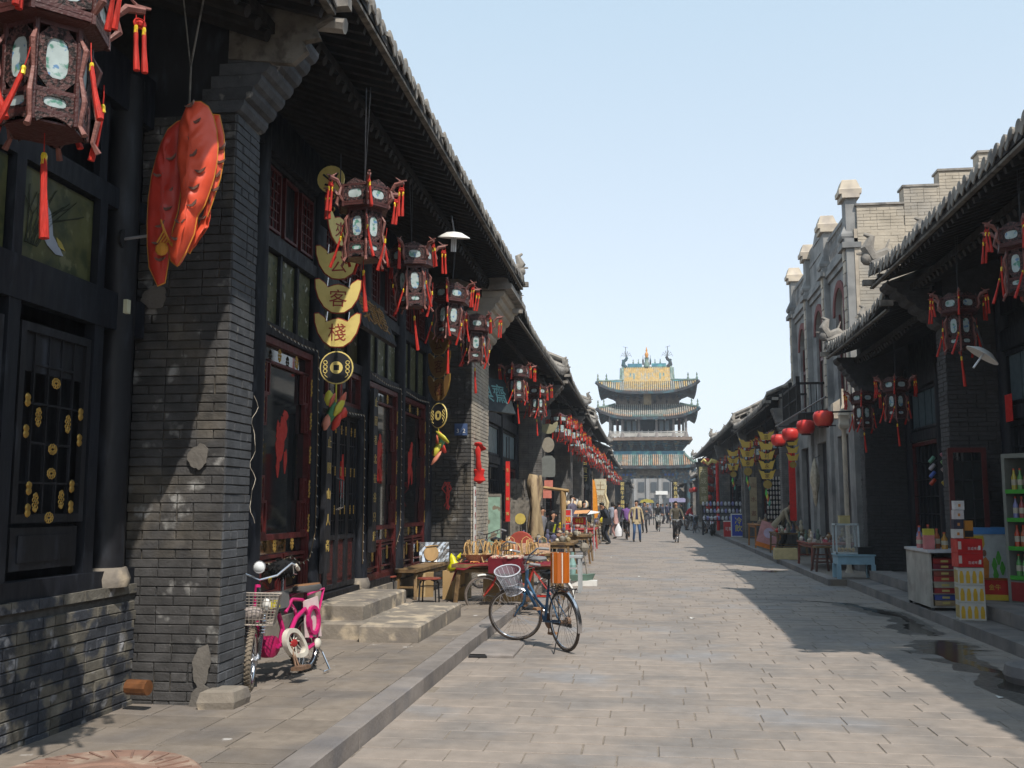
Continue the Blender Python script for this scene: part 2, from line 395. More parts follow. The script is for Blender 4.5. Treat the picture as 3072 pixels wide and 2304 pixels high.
y = 20.95
while y < 75:
    l = rnd.uniform(.9, 1.3); nm = MB(); nm.box(3.55-(y-30)*.002, 3.78, y+.006, y+l-.006, 0, .13+rnd.uniform(-.004, .004)); nm.build('kerb_stone', stone_grey, rpv); y += l
# ================================================================ roofs, piers, fronts
def corbels(root, sx, xf, y0, y1, z0, n, dx, dz, m, back=.35):
    for i in range(n):
        b = MB(); x = xf+sx*dx*i
        pts = [(0, 0), (dx*.55, dz*.18), (dx*.95, dz*.6), (dx, dz*.98), (-back, dz*.98), (-back, 0)]
        P = [(x+sx*px, z0+i*dz+pz) for px, pz in pts]
        V = [(px, y0-.004*i, pz) for px, pz in P]+[(px, y1+.004*i, pz) for px, pz in P]; k_ = len(P)
        b.add(V, [tuple(range(k_)), tuple(range(k_, 2*k_))[::-1]]+[(a, k_+a, k_+(a+1) % k_, (a+1) % k_) for a in range(k_)])
        b.build('corbel', m, root, W=True)
TILEM = {}
def roof(root, sx, xe, ze, y0, y1, run=3.6, rise=2.0, pitch=.2, lod=0, back=True, eave_boards=True, up=.0):
    """sx=+1: eave faces +X"""
    prof = []
    for i in range(6):
        u = i/5; prof.append((xe-sx*run*u, ze+rise*(.62*u+.38*u*u)))
    zl = lambda y: up*((2*(y-y0)/(y1-y0)-1)**4)
    b = MB(); th = .07
    L_ = prof+([(prof[-1][0]-sx*(run), ze+.2)] if back else [])
    n = len(L_); V = []
    ys = [y0+(y1-y0)*i/6 for i in range(7)]
    for y in ys:
        for (x, z) in L_: V.append((x, y, z-.05+zl(y)))
        for (x, z) in L_: V.append((x, y, z-.05-th+zl(y)))
    F = []
    for j in range(6):
        for i in range(n-1):
            a = j*2*n+i; c = a+2*n
            F += [(a, a+1, c+1, c), (a+n, c+n, c+n+1, a+n+1)]
        a = j*2*n; c = a+2*n
        F += [(a, c, c+n, a+n), (a+n-1, a+2*n-1, c+2*n-1, c+n-1)]
    for i in range(n-1):
        F.append((i, i+n, i+n+1, i+1)); e = 12*n; F.append((e+i, e+i+1, e+i+n+1, e+i+n))
    b.add(V, F); b.build('roof_deck', wood_eave if lod < 2 else tile, root, W=True)
    bed = MB(); o = 0
    V = [(x, y, z+zl(y)-.012) for y in ys for (x, z) in prof]; F = [(j*6+i, j*6+i+1, j*6+7+i, j*6+6+i) for j in range(6) for i in range(5)]
    bed.add(V, F); bed.build('tile_bed', tile, root, W=True)
    cnt = int((y1-y0)/pitch)
    key = (sx, run, rise, lod)
    if key not in TILEM:
        t = MB(); rad = .068
        for i in range(5):
            p, q = prof[i], prof[i+1]
            segs = 3 if lod == 0 else 1
            for s_ in range(segs):
                a = Vector((p[0]+(q[0]-p[0])*s_/segs-xe, 0, p[1]+(q[1]-p[1])*s_/segs-ze)); c = Vector((p[0]+(q[0]-p[0])*(s_+1)/segs-xe, 0, p[1]+(q[1]-p[1])*(s_+1)/segs-ze))
                V = []; ns = 5
                for pt, rr in ((a, rad*1.08), (c, rad*.92)):
                    for k_ in range(ns):
                        th_ = PI*k_/(ns-1); V.append((pt.x, math.cos(th_)*rr, pt.z+math.sin(th_)*rr))
                t.add(V, [(k_, k_+1, ns+k_+1, ns+k_) for k_ in range(ns-1)]+[tuple(range(ns))])
        TILEM[key] = t.mesh('cover_tile', tile)
        e = MB(); e.lathe([(.066, -.012), (.074, -.01), (.074, .008), (.05, .014), (.02, .018)], 10, (0, 0, 0), M=XF((sx*.01, 0, .015), ry=sx*R(84)))
        TILEM[key+('e',)] = e.mesh('eave_tile', tile_side)
        dr = MB(); sh = [(-.085, .03), (-.07, -.035), (-.03, -.075), (0, -.105), (.03, -.075), (.07, -.035), (.085, .03)]
        dr.prism(sh, XF((sx*.0, 0, -.02)) @ Matrix(((0, 0, sx, 0), (1, 0, 0, 0), (0, 1, 0, 0), (0, 0, 0, 1))) @ XF(rx=R(-8)), .014)
        TILEM[key+('d',)] = dr.mesh('drip_tile', tile_side)
        ra = MB(); ra.bar((-.05*sx, 0, -.2), (-sx*1.25, 0, .17), .062, .07); TILEM[key+('r',)] = ra.mesh('rafter', wood_grey if 0 else wood_eave)
        rf = MB(); rf.tube([(0, 0, 0), (-sx*1.3, 0, .5)], .052, 8); TILEM[key+('f',)] = rf.mesh('round_rafter', wood_eave)
    stuff = [MB() for _ in range(3)]
    for i in range(cnt):
        y = y0+pitch*(i+.5); l = Vector((xe, y, ze+zl(y))); jz = rnd.uniform(-.008, .008); jx = rnd.uniform(-.012, .012)
        if lod == 0:
            put('roof_tile', TILEM[key], root, l+Vector((jx, 0, jz)), W=True)
            put('eave_tile', TILEM[key+('e',)], root, l+Vector((jx, 0, jz)), (rnd.uniform(-.1, .1), rnd.uniform(-.12, .12), 0), W=True)
            put('drip_tile', TILEM[key+('d',)], root, l+Vector((jx*2, pitch/2, jz)), (0, rnd.uniform(-.15, .15), 0), W=True)
            put('rafter', TILEM[key+('r',)], root, l+Vector((-sx*.02, .03, 0)), W=True)
            put('round_rafter', TILEM[key+('f',)], root, l+Vector((-sx*.5, .03, -.36)), W=True)
        else:
            for q, kk in enumerate((key, key+('e',), key+('d',), key+('r',))):
                me = TILEM[kk]; qq = 0 if q == 0 else (1 if q < 3 else 2)
                off = l+Vector((jx, pitch/2 if q == 2 else 0, jz))
                stuff[qq].add([(v.co.x+off.x, v.co.y+off.y, v.co.z+off.z) for v in me.vertices], [tuple(p.vertices) for p in me.polygons])
    if lod:
        stuff[0].build('roof_tiles', tile, root, W=True, kind='stuff'); stuff[1].build('eave_tiles', tile_side, root, W=True, kind='stuff'); stuff[2].build('rafters', wood_eave, root, W=True, kind='stuff')
    # eave boards
    e = MB(); e.box(xe-sx*.06, xe-sx*.0, y0, y1, ze-.15, ze-.118); e.build('eave_board', wood_grey, root, W=True)
    e = MB(); e.box(xe-sx*.55, xe-sx*.49, y0, y1, ze-.29, ze-.2); e.build('inner_eave_board', wood_eave, root, W=True)
    # ridge
    rx, rz_ = prof[-1]
    r_ = MB(); r_.box(rx-.12, rx+.12, y0, y1, rz_-.1, rz_+.3); r_.box(rx-.17, rx+.17, y0+.002, y1-.002, rz_+.3, rz_+.37); r_.build('roof_ridge', tile_side, root, W=True)
    # verge edging along both slopes ends
    for yy, sg in ((y0, -1), (y1, 1)):
        v = MB()
        v.tube([(x, yy-sg*.06, z+.06+zl(yy)) for x, z in prof], .075, 6); v.tube([(x, yy-sg*.22, z+.03+zl(yy)) for x, z in prof], .06, 6)
        for i in range(5):
            for s_ in range(3 if lod < 2 else 1):
                u = (i+s_/3); i0 = int(u); fr_ = u-i0; x = prof[i0][0]+(prof[min(5, i0+1)][0]-prof[i0][0])*fr_; z = prof[i0][1]+(prof[min(5, i0+1)][1]-prof[i0][1])*fr_
                v.box(x-.1, x+.1, yy-.01, yy+sg*.09, z-.08, z+.01)
        v.build('verge_tiles', tile_side, root, W=True, kind='stuff')
    return prof
def beast(root, x, y, z, s, sx=1):
    """curled dragon ornament at the lower end of a roof corner"""
    b = MB(); b.tube([(x-sx*.3*s, y, z), (x-sx*.1*s, y, z+.16*s), (x+sx*.1*s, y, z+.12*s), (x+sx*.2*s, y, z+.3*s), (x+sx*.12*s, y, z+.5*s), (x+sx*.24*s, y, z+.56*s)], [.13*s, .15*s, .13*s, .12*s, .07*s, .03*s], 7)
    b.ball((x+sx*.2*s, y, z+.1*s), .12*s, 8, 5); b.bar((x+sx*.1*s, y, z+.2*s), (x+sx*.38*s, y, z+.2*s), .09*s, .07*s, w2=.04*s)
    b.bar((x-sx*.1*s, y, z+.2*s), (x-sx*.2*s, y, z+.45*s), .09*s, .05*s, w2=.03*s)
    b.build('roof_ornament', tile_side, root, smooth=True, W=True)
def pier(root, sx, xin, xout, y0, y1, z0, z1, mf, ms, mm, limit=0, seed=3, name='pier', bh=.063, sides=True, ntop=7, cdx=.075, cdz=.105, gone=0):
    b = MB(); b.box(xin, xout, y0+.012, y1-.005, z0-.05, z1); b.build('pier_core', mm, root, W=True); b = MB(); b.box(xin, xout, y0+.014, y1-.007, z1, z1+ntop*cdz+.3); b.build('pier_head', wood_blk if y0 < 8 else mf, root, W=True)  # near pier head in black: shade under the eaves put into the colour
    x0, x1 = min(xin, xout), max(xin, xout)
    masonry(root, (x0, y0+.012, z0), '-Y', x1-x0, z1-z0, mf, limit=limit, seed=seed, bh=bh, gone=gone)
    lim2 = max(0, 300-limit) if limit else 0
    if sx > 0: masonry(root, (x1-.001, y0+.0, z0), '+X', y1-y0, z1-z0, ms, limit=lim2, seed=seed+1, bh=bh, depth=.014)
    else: masonry(root, (x0+.001, y1, z0), '-X', y1-y0, z1-z0, ms, limit=lim2, seed=seed+1, bh=bh, depth=.014)
    corbels(root, sx, xout, y0-.02, y1+.02, z1, ntop, cdx, cdz, ms)
class Front:
    """timber shop front on plane X=xf; d is depth towards the street"""
    def __init__(s, root, xf, sx): s.r = root; s.xf = xf; s.sx = sx
    def bx(s, b, y0, y1, z0, z1, d0, d1): b.box(s.xf+s.sx*d0, s.xf+s.sx*d1, y0, y1, z0, z1); return b
    def part(s, name, m, rects, parent=None, **kw):
        b = MB()
        for q in rects: s.bx(b, *q)
        return b.build(name, m, parent or s.r, W=(parent is None), **kw) if parent is None else s.sub(b, name, m, parent)
    def sub(s, b, name, m, parent):
        l = s.r.location; b.v = [(p[0]-l[0], p[1]-l[1], p[2]-l[2]) for p in b.v]
        return b.build(name, m, parent)
    def column(s, y, z0, z1, r=.11, m=None, d=.02):
        b = MB(); b.lathe([(r*1.02, z0), (r, z0+.3), (r*.95, z1)], 10, (s.xf+s.sx*d, y, 0)); b.build('column', m or wood_navy, s.r, smooth=True, W=True)
        b = MB(); b.lathe([(r*1.3, z0-.14), (r*1.4, z0-.08), (r*1.15, z0)], 10, (s.xf+s.sx*d, y, 0)); b.build('column_base', stone, s.r, smooth=True, W=True)
def bars(y0, y1, z0, z1, t):      # hollow rectangle as four rects
    return [(y0, y1, z0, z0+t), (y0, y1, z1-t, z1), (y0, y0+t, z0+t, z1-t), (y1-t, y1, z0+t, z1-t)]
def building_shell(root, sx, xf, y0, y1, z1, depth, m, ridge_x, ridge_z):
    b = MB(); xb = xf-sx*depth
    b.box(xf-sx*.3, xb, y0+.01, y1-.01, 0, z1)
    for yy, q in ((y0, .3), (y1-.3, .3)):
        pts = [(xf+sx*.05, z1-.02), (ridge_x, ridge_z-.2), (xb, z1-.02)]
        V = [(x, yy, z) for x, z in pts]+[(x, yy+q, z) for x, z in pts]
        b.add(V, [(0, 1, 2), (3, 5, 4), (0, 3, 4, 1), (1, 4, 5, 2), (0, 2, 5, 3)])
    b.build('wall', m, root, W=True)
# ================================================================ LEFT SIDE
# ---- B1: nearest shop, brick dado and black lattice window
B1 = thing('shop_building', 'nearest dark shop with low worn brick dado wall and black lattice windows', 'building', (-3.85, 3, 0))
lw = MB(); lw.box(-4.3, -3.862, -1, 7.29, .0, .985); lw.build('dado_core', mortar_dk, B1, W=True)
masonry(B1, (-3.863, 2.2, .1), '+X', 5.08, .84, brick_dirty, bl=.26, bh=.066, limit=300, seed=5, gone=.02)
cp = MB()
y = 2.2
while y < 7.2:
    l = rnd.uniform(.25, .3); cp.box(-4.05, -3.84+rnd.uniform(-.008, .006), y, min(7.28, y+l-.01), .955, 1.02+rnd.uniform(-.006, .004)); y += l
cp.build('dado_capping', brick_dirty, B1, W=True)
building_shell(B1, 1, -3.95, -4, 7.27, 4.6, 4.4, wood_blk, -6.1, 7.6)
f = Front(B1, -3.97, 1)
f.part('sill_beam', wood_navy, [(2, 7.28, 1.0, 1.14, 0, .1)])
f.part('lintel_beam', wood_navy, [(2, 7.28, 2.9, 3.18, 0, .09), (2, 7.28, 3.82, 3.98, 0, .07), (2, 7.28, 4.6, 5.0, 0, .1)])
for y in (3.2, 4.75, 5.68, 6.66): f.part('mullion', wood_navy, [(y-.06, y+.06, 1.14, 2.9, .0, .08), (y-.05, y+.05, 3.18, 3.82, 0, .07), (y-.05, y+.05, 3.98, 4.6, 0, .05)])
f.column(6.98, 1.16, 4.9, .13, wood_blk, .03)
for y0, y1 in ((3.28, 4.68), (4.82, 5.61), (5.75, 6.6)):
    pn = f.part('painted_panel', olive, [(y0, y1, 3.2, 3.8, -.02, .02)])
    if y0 > 5:   # seated scholar figure painted in grey-white
        fg = MB(); M = XF((-3.946, 6.08, 3.45)) @ Matrix(((0, 0, 1, 0), (1, 0, 0, 0), (0, 1, 0, 0), (0, 0, 0, 1)))
        fg.prism([(-.09, -.05), (-.02, -.11), (.08, -.15), (.17, -.14), (.13, -.1), (.04, -.03), (.02, .06), (.0, .12), (-.03, .15), (-.04, .19), (-.07, .19), (-.07, .15), (-.1, .1), (-.12, .02)], M, .003)
        o = fg.build('painted_figure', C((.34, .38, .45)), pn); o.location = -B1.location
        fg = MB(); fg.prism([(.08, -.03), (.14, -.05), (.19, -.1), (.1, -.09)], M, .003); o = fg.build('painted_lute', C((.4, .33, .08)), pn); o.location = -B1.location
        tr = MB()
        for q in range(14): tr.tube([(-3.945, 5.82+q*.01, 3.3), (-3.945, 5.84+q*.02+rnd.uniform(-.05, .05), 3.5), (-3.945, 5.8+q*.05+rnd.uniform(-.03, .03), 3.68+rnd.uniform(-.06, .06))], .003, 4)
        o = tr.build('painted_branches', C((.03, .035, .02)), pn); o.location = -B1.location
def lattice_leaf(f, y0, y1, z0, z1, frame, d=.03, deep=.04):
    o = f.part('lattice_window', frame, bars(y0, y1, z0, z1, .05) and [q+(d, d+deep) for q in bars(y0, y1, z0, z1, .055)])
    w_ = y1-y0; h = z1-z0; b = MB(); t = .014
    for u in (.22, .42, .6, .78):
        f.bx(b, y0+w_*u-t/2, y0+w_*u+t/2, z0+.05, z1-.05, d+.008, d+.028)
    n = max(3, int(h/.22))
    for i in range(1, n):
        zz = z0+h*i/n; a, c = (0.05, w_-.05) if i % 2 else (w_*.22, w_*.78); f.bx(b, y0+a, y0+c, zz-t/2, zz+t/2, d+.009, d+.027)
    f.sub(b, 'lattice', frame, o); return o
for y0, y1 in ((3.28, 4.68), (4.83, 5.6), (5.78, 6.58)):
    lw_ = lattice_leaf(f, y0, y1, 1.5, 2.78, wood_blk)
    b = MB(); f.bx(b, y0, y1, 2.47, 2.78, .02, .045); f.sub(b, 'carved_board', wood_blk, lw_)
    b = MB(); f.bx(b, y0+.03, y1-.03, 1.2, 1.47, .02, .05); f.bx(b, y0+.1, y1-.1, 1.25, 1.42, .05, .06); f.sub(b, 'apron_panel', wood_blk, lw_)
    w_ = y1-y0
    if y0 > 4.6:
        spots = [(.5, 2.42, 0), (.28, 2.18, 1), (.7, 2.16, 1), (.5, 1.98, 0), (.5, 1.82, 0), (.2, 1.72, 2), (.8, 1.74, 2), (.3, 1.63, 1), (.66, 1.65, 1), (.2, 1.58, 2), (.8, 1.6, 2), (.5, 1.53, 0), (.12, 2.28, 2), (.88, 2.24, 2), (.12, 2.08, 2), (.88, 2.06, 2)]
        for u, zz, kd in spots:
            g_ = MB(); yc = y0+w_*u; x = -3.97+.07; M = XF((x, yc, zz)) @ Matrix(((0, 0, 1, 0), (1, 0, 0, 0), (0, 1, 0, 0), (0, 0, 0, 1)))
            if kd == 2:
                for q in (-.018, .018): g_.lathe([(.012, 0), (.028, .002), (.02, .012)], 8, (x, yc, zz+q), M=XF(ry=R(90)))
            else:
                for q in range(9):
                    a = TAU*q/9; ax, az = (.045, .03) if kd == 0 else (.024, .065); g_.torus(.013, .0045, XF((x, yc+math.cos(a)*ax*.75, zz+math.sin(a)*az*.75), ry=R(90)), 8, 4)
            f.sub(g_, 'gilt_carving', gold, lw_)
prof1 = roof(B1, 1, -2.38, 5.62, -3.6, 7.28, run=3.7, rise=2.3, pitch=.2, lod=0)
# weathered gable end of B1 roof, scalloped
vb = MB(); M = XF((-2.9, 7.32, 5.2), rx=R(90))
vb.prism([(-.35, -.05), (.18, -.12), (.3, -.02), (.26, .06), (.4, .08), (.36, .18), (.5, .25), (.45, .33), (.52, .42), (.3, .52), (-.35, .7)], M, .07); vb.build('barge_board', wood_grey, B1, W=True)
vb = MB(); vb.tube([(-2.9, 7.37, 5.52), (-2.33, 7.37, 5.42)], .065, 8); vb.build('beam_end', tile_side, B1, W=True)
for i in range(4):
    vb = MB(); x = -2.62+.08*i; z = 5.72+.12*i; vb.tube([(x, 7.15, z), (x+.02, 7.36, z+.02)], [.05, .085], 7); vb.ball((x+.02, 7.4, z-.02), .07, 7, 5); vb.build('verge_tile', tile_side, B1, smooth=True, W=True)
# ---- B2: the inn with lantern row
B2 = thing('inn_building', 'two-pier dark inn with black timber front, oxblood lattice windows and lit brick end piers', 'building', (-4, 12.8, 0))
pier(B2, 1, -3.96, -3.19, 7.3, 7.78, .02, 4.72, brick, brick_side, mortar, limit=250, seed=11, ntop=7, cdx=.07, cdz=.1)
pier(B2, 1, -4.12, -3.19, 18.24, 20.2, .05, 4.75, brick, brick_cream, mortar_dk, limit=0, seed=12, ntop=7, cdx=.09, cdz=.12)  # cream side face and corbels: their sunlit look is put into the colour
building_shell(B2, 1, -4.25, 7.5, 19.6, 4.8, 4.4, wood_blk, -6.35, 8.1)
for nm_, c, s_, q in (('plaster_patch', (-3.86, 7.276, 3.23), (.11, .085), 0), ('plaster_patch', (-3.39, 7.276, 1.98), (.075, .1), 1), ('cement_patch', (-3.3, 7.27, .42), (.07, .15), 2), ('cement_patch', (-3.29, 7.262, .17), (.08, .13), 3)):
    b = MB(); n_ = 40; rr = random.Random(q); ph = [rr.uniform(0, 6) for _ in range(4)]; rad_ = lambda a: 1+.1*math.sin(2*a+ph[0])+.08*math.sin(3*a+ph[1])+.05*math.sin(7*a+ph[2])+.03*math.sin(13*a+ph[3]); b.prism([(math.cos(TAU*i/n_)*s_[0]*rad_(TAU*i/n_), math.sin(TAU*i/n_)*s_[1]*rad_(TAU*i/n_)) for i in range(n_)], XF((max(c[0], -3.8), c[1], c[2]), rx=R(90)), .01)
    b.build(nm_, plaster, B2, W=True)
b = MB(); b.box(-4.3, -3.9, 7.75, 18.2, .05, .42); b.build('plinth', stone, B2, W=True)
f = Front(B2, -4.05, 1)
f.part('ground_sill', wood_blk, [(7.8, 18.2, .42, .52, 0, .12)])
f.part('head_beam', wood_navy, [(7.8, 18.2, 3.42, 3.55, 0, .1), (7.8, 18.2, 4.36, 4.5, 0, .1), (7.8, 18.2, 5.38, 5.62, 0, .14), (7.8, 18.2, 5.65, 5.95, 0, .06)])
cols = [7.95, 9.78, 11.68, 13.75, 15.87, 17.95]
for y in cols: f.column(y, .6, 5.6, .12, wood_navy, .06)
def blossom_window(f, y0, y1, z0, z1, zg, seed=0, cut=True):
    """oxblood frame with fret corners, gilt carvings and glass"""
    o = f.part('lattice_window', wood_red, [q+(.02, .09) for q in bars(y0, y1, z0, z1, .07)])
    b = MB(); f.bx(b, y0+.06, y1-.06, z0+.06, z1-.06, -.02, .02); f.sub(b, 'glass_pane', glass_dk, o)
    w_ = y1-y0; b = MB(); t = .028; D0, D1 = .03, .075
    f.bx(b, y0+.07, y1-.07, z1-.27, z1-.27+t, D0, D1)          # top rail
    for sgn, yy in ((1, y0+.07), (-1, y1-.07)):
        for (a, c, zz0, zz1) in ((.0, .2, z1-.62, z1-.25), (.0, .13, z1-.95, z1-.62), (.0, .2, zg, zg+.36), (.0, .12, zg+.36, zg+.62)):
            A, B_ = sorted((yy+sgn*a, yy+sgn*c)); q4 = bars(A, B_, zz0, zz1, t)
            for q in q4: f.bx(b, *q, D0+rnd.uniform(-.001, .001), D1)
            m_ = (zz0+zz1)/2; f.bx(b, (A+B_)/2-t/2, (A+B_)/2+t/2, zz0+t, zz1-t, D0+.003, D1-.004)
    f.bx(b, y0+.07, y1-.07, zg-.06, zg, D0, D1+.01)
    f.sub(b, 'fretwork', wood_red, o)
    for u in (.33, .67):
        for zz in (z1-.16, zg-.12):
            g_ = MB(); yc = y0+w_*u; 
            for q in range(8):
                a = TAU*q/8; g_.torus(.016, .006, XF((f.xf+f.sx*.075, yc+math.cos(a)*.03, zz+math.sin(a)*.055), ry=R(90)), 8, 4)
            f.sub(g_, 'gilt_carving', gold, o)
    for yy in (y0+.035, y1-.035):
        for k_ in range(5):
            zz = zg+.1+(z1-zg-.5)*k_/4; g_ = MB()
            for q in range(6): g_.torus(.015, .006, XF((f.xf+f.sx*.095, yy+(.008 if q % 2 else -.008), zz+q*.035-.09), ry=R(90)), 8, 4)
            f.sub(g_, 'gilt_carving', gold, o)
    # lower apron: two small fretted panes
    for A, B_ in ((y0+.08, (y0+y1)/2-.02), ((y0+y1)/2+.02, y1-.08)):
        b = MB()
        for q in bars(A, B_, z0+.06, zg-.22, .035): f.bx(b, *q, .03, .08)
        for q in bars(A+.08, B_-.08, z0+.16, zg-.34, .022): f.bx(b, *q, .035, .07)
        f.bx(b, A+.03, B_-.03, zg-.3, zg-.28, .036, .069)
        f.sub(b, 'apron_fret', wood_red, o)
        for zz in (z0+.3, zg-.4):
            g_ = MB(); g_.torus(.03, .01, XF((f.xf+f.sx*.07, (A+B_)/2, zz), ry=R(90)), 8, 4); g_.torus(.03, .01, XF((f.xf+f.sx*.07, (A+B_)/2, zz+.05), ry=R(90)), 8, 4); f.sub(g_, 'gilt_carving', gold, o)
    if cut:
        b = MB(); rr = random.Random(seed); yc = (y0+y1)/2; zc = zg+1.05
        M = XF((f.xf+f.sx*.021, yc, zc)) @ Matrix(((0, 0, 1, 0), (1, 0, 0, 0), (0, 1, 0, 0), (0, 0, 0, 1)))
        def blob(cx, cz, rx_, rz_, n_=14, wob=.3):
            b.prism([(cx+math.cos(TAU*i/n_)*rx_*rr.uniform(1-wob, 1+wob), cz+math.sin(TAU*i/n_)*rz_*rr.uniform(1-wob, 1+wob)) for i in range(n_)], M, .003+rr.uniform(0, .002))
        blob(-.05, -.12, .13, .15); blob(.06, .12, .11, .12); blob(-.12, .06, .05, .12); blob(-.1, -.32, .05, .12); blob(.12, -.25, .05, .15); blob(.1, .27, .07, .06); blob(.0, .0, .09, .2)
        f.sub(b, 'paper_cut', C((.45, .03, .02)), o)
    return o
def transom(f, y0, y1, seed):
    n_ = 3
    for i in range(n_):
        a = y0+(y1-y0)*i/n_+.03; c = y0+(y1-y0)*(i+1)/n_-.03
        o = f.part('painted_panel', painted, [(a, c, 3.58, 4.34, .0, .03)])
    f.part('panel_mullion', wood_navy, [(y0+(y1-y0)*i/n_-.03, y0+(y1-y0)*i/n_+.03, 3.55, 4.36, 0, .07) for i in range(1, n_)])
    o = f.part('upper_lattice', wood_blk, [q+(.02, .07) for q in bars(y0, y1, 4.5, 5.36, .05)])
    b = MB()
    for sp in range(3):
        A = y0+(y1-y0)*sp/3+.06; B_ = y0+(y1-y0)*(sp+1)/3-.06
        for q in bars(A, B_, 4.58, 5.28, .03): f.bx(b, *q, .03, .07)
        nn_ = 4 if sp != 1 else 1
        for i in range(1, nn_): f.bx(b, A+(B_-A)*i/nn_-.007, A+(B_-A)*i/nn_+.007, 4.6, 5.26, .035, .055)
        if sp != 1:
            for i in range(1, 6): f.bx(b, A+.02, B_-.02, 4.6+.11*i, 4.614+.11*i, .036, .054)
    f.sub(b, 'lattice', wood_red, o)
bays = [(8.08, 9.64), (9.92, 11.54), (11.82, 13.6), (13.9, 15.73), (16.02, 17.8)]
for i, (a, c) in enumerate(bays):
    transom(f, a, c, i)
    if i != 2: blossom_window(f, a+.02, c-.02, .52, 3.4, 1.3, i, cut=(i > 0))
    if i != 2: f.part('backing_board', wood_blk, [(a, c, .5, 3.42, -.08, -.03)])
    f.part('upper_backing_board', wood_blk, [(a-.1, c+.1, 3.43, 5.9, -.12, -.05)])
# door bay
o = f.part('transom_window', wood_red, [q+(.02, .09) for q in bars(11.84, 13.58, 2.92, 3.4, .06)]); b = MB(); f.bx(b, 11.9, 13.52, 2.98, 3.34, -.02, .03); f.sub(b, 'glass_pane', glass_dk, o)
b = MB()
for yy in (12.2, 12.7, 13.2): f.bx(b, yy-.02, yy+.02, 2.98, 3.34, .035, .07)
f.sub(b, 'fretwork', wood_red, o)
f.part('door_head', wood_blk, [(11.82, 13.6, 2.8, 2.92, 0, .12)])
for a, c in ((11.86, 12.26), (12.27, 12.7), (12.71, 13.14), (13.15, 13.56)):
    o = f.part('door_leaf', wood_blk, [q+(.0, .06) for q in bars(a, c, .54, 2.8, .06)]+[(a+.06, c-.06, 1.16, 1.22, 0, .055)])
    b = MB(); f.bx(b, a+.06, c-.06, 1.22, 2.74, -.02, .015); f.sub(b, 'glass_pane', glass_dk, o)
    b = MB(); f.bx(b, a+.06, c-.06, .6, 1.16, 0, .03); f.bx(b, a+.1, c-.1, .66, 1.1, .03, .042); f.sub(b, 'carved_panel', mat('carved_red', (.11, .02, .018), .55, .3, 40, b=1, bs=60, c2=(.03, .006, .006), t=(.45, .55), s2=35), o)
    b = MB()
    for i in range(1, 4): f.bx(b, a+(c-a)*i/4-.008, a+(c-a)*i/4+.008, 1.24, 2.72, .02, .04)
    for zz in (1.4, 1.75, 2.1, 2.4, 2.6): f.bx(b, a+.06, c-.06, zz, zz+.014, .021, .039)
    f.sub(b, 'lattice', wood_blk, o)
    g_ = MB()
    for zz in (1.5, 2.0, 2.55):
        for q in range(4): g_.torus(.012, .005, XF((f.xf+.06, a+.12, zz+q*.03), ry=R(90)), 8, 4); g_.torus(.012, .005, XF((f.xf+.06, c-.12, zz+q*.03), ry=R(90)), 8, 4)
    f.sub(g_, 'gilt_carving', gold, o)
    h = MB()
    if a in (12.27, 12.71):
        yy = c-.05 if a == 12.27 else a+.05; h.tube([(f.xf+.06, yy, 1.55), (f.xf+.12, yy, 1.58), (f.xf+.12, yy, 1.92), (f.xf+.06, yy, 1.95)], .012, 6); f.sub(h, 'door_handle', metal, o)
b = MB(); M = XF((f.xf+.022, 12.95, 1.95)) @ Matrix(((0, 0, 1, 0), (1, 0, 0, 0), (0, 1, 0, 0), (0, 0, 0, 1)))
b.prism([(-.06, .1), (-.02, .3), (.03, .33), (.05, .1), (.08, 0), (.05, -.25), (.02, -.05), (-.03, -.2), (-.07, -.05)], M, .024); b.build('paper_cut', C((.45, .03, .02)), B2, W=True)
# couplet boards standing proud of the front
for y, s in ((11.7, '止圖山人尚'), (13.78, '止因者北在谷只斧')):
    bd = f.part('couplet_board', wood_blk, [(y-.1, y+.12, .95 if y > 13 else .8, 3.25 if y > 13 else 2.7, .2, .26)])
    z = (3.05 if y > 13 else 2.35)
    for i, ch in enumerate(s):
        put('character', glyph(ch, char_gold, .02), bd, Vector((f.xf+.262, y+.01, z-i*(.31 if y < 13 else .27)))-B2.location, (R(90), 0, R(90)), (.15, .15, .1))
    b = MB(); f.bx(b, y-.04, y+.04, 1.2, 1.26, .05, .2); f.bx(b, y-.04, y+.04, 2.4, 2.46, .05, .2); f.sub(b, 'board_bracket', wood_blk, bd)
# string of fairy lights
def lights(root, pts, m=None):
    b = MB(); b.tube(pts, .006, 4); o = b.build('light_string', C((.12, .08, .04)), root, W=True)
    q = MB()
    for i in range(len(pts)-1):
        a, c = Vector(pts[i]), Vector(pts[i+1])
        for k_ in range(max(1, int((c-a).length/.12))):
            p = a.lerp(c, (k_+.5)/max(1, int((c-a).length/.12))); q.bar(p, p+Vector((.01, .02, -.025)), .009, w2=.004)
    q.build('bulbs', C((.6, .6, .55)), root, W=True, kind='stuff')
xl = f.xf+.15
lights(B2, [(xl, 9.9, 3.5), (xl, 10.4, 3.46), (xl, 11.0, 3.44), (xl, 11.54, 3.46), (xl, 11.58, 2.4), (xl, 11.58, 1.3), (xl, 11.4, 1.0), (xl, 11.1, .95), (xl, 10.8, 1.05), (xl, 10.3, 1.0), (xl, 9.9, 1.02)])
lights(B2, [(xl, 12.0, 2.86), (xl, 12.8, 2.83), (xl, 13.6, 2.86), (xl, 13.62, 1.8), (xl, 13.62, .8)])
lights(B2, [(xl, 13.9, 3.5), (xl, 14.8, 3.44), (xl, 15.7, 3.47), (xl, 15.76, 2.2), (xl, 15.74, 1.2), (xl, 15.4, .9)]); lights(B2, [(xl, 16.0, 3.47), (xl, 17, 3.43), (xl, 17.8, 3.47), (xl, 17.84, 2)])
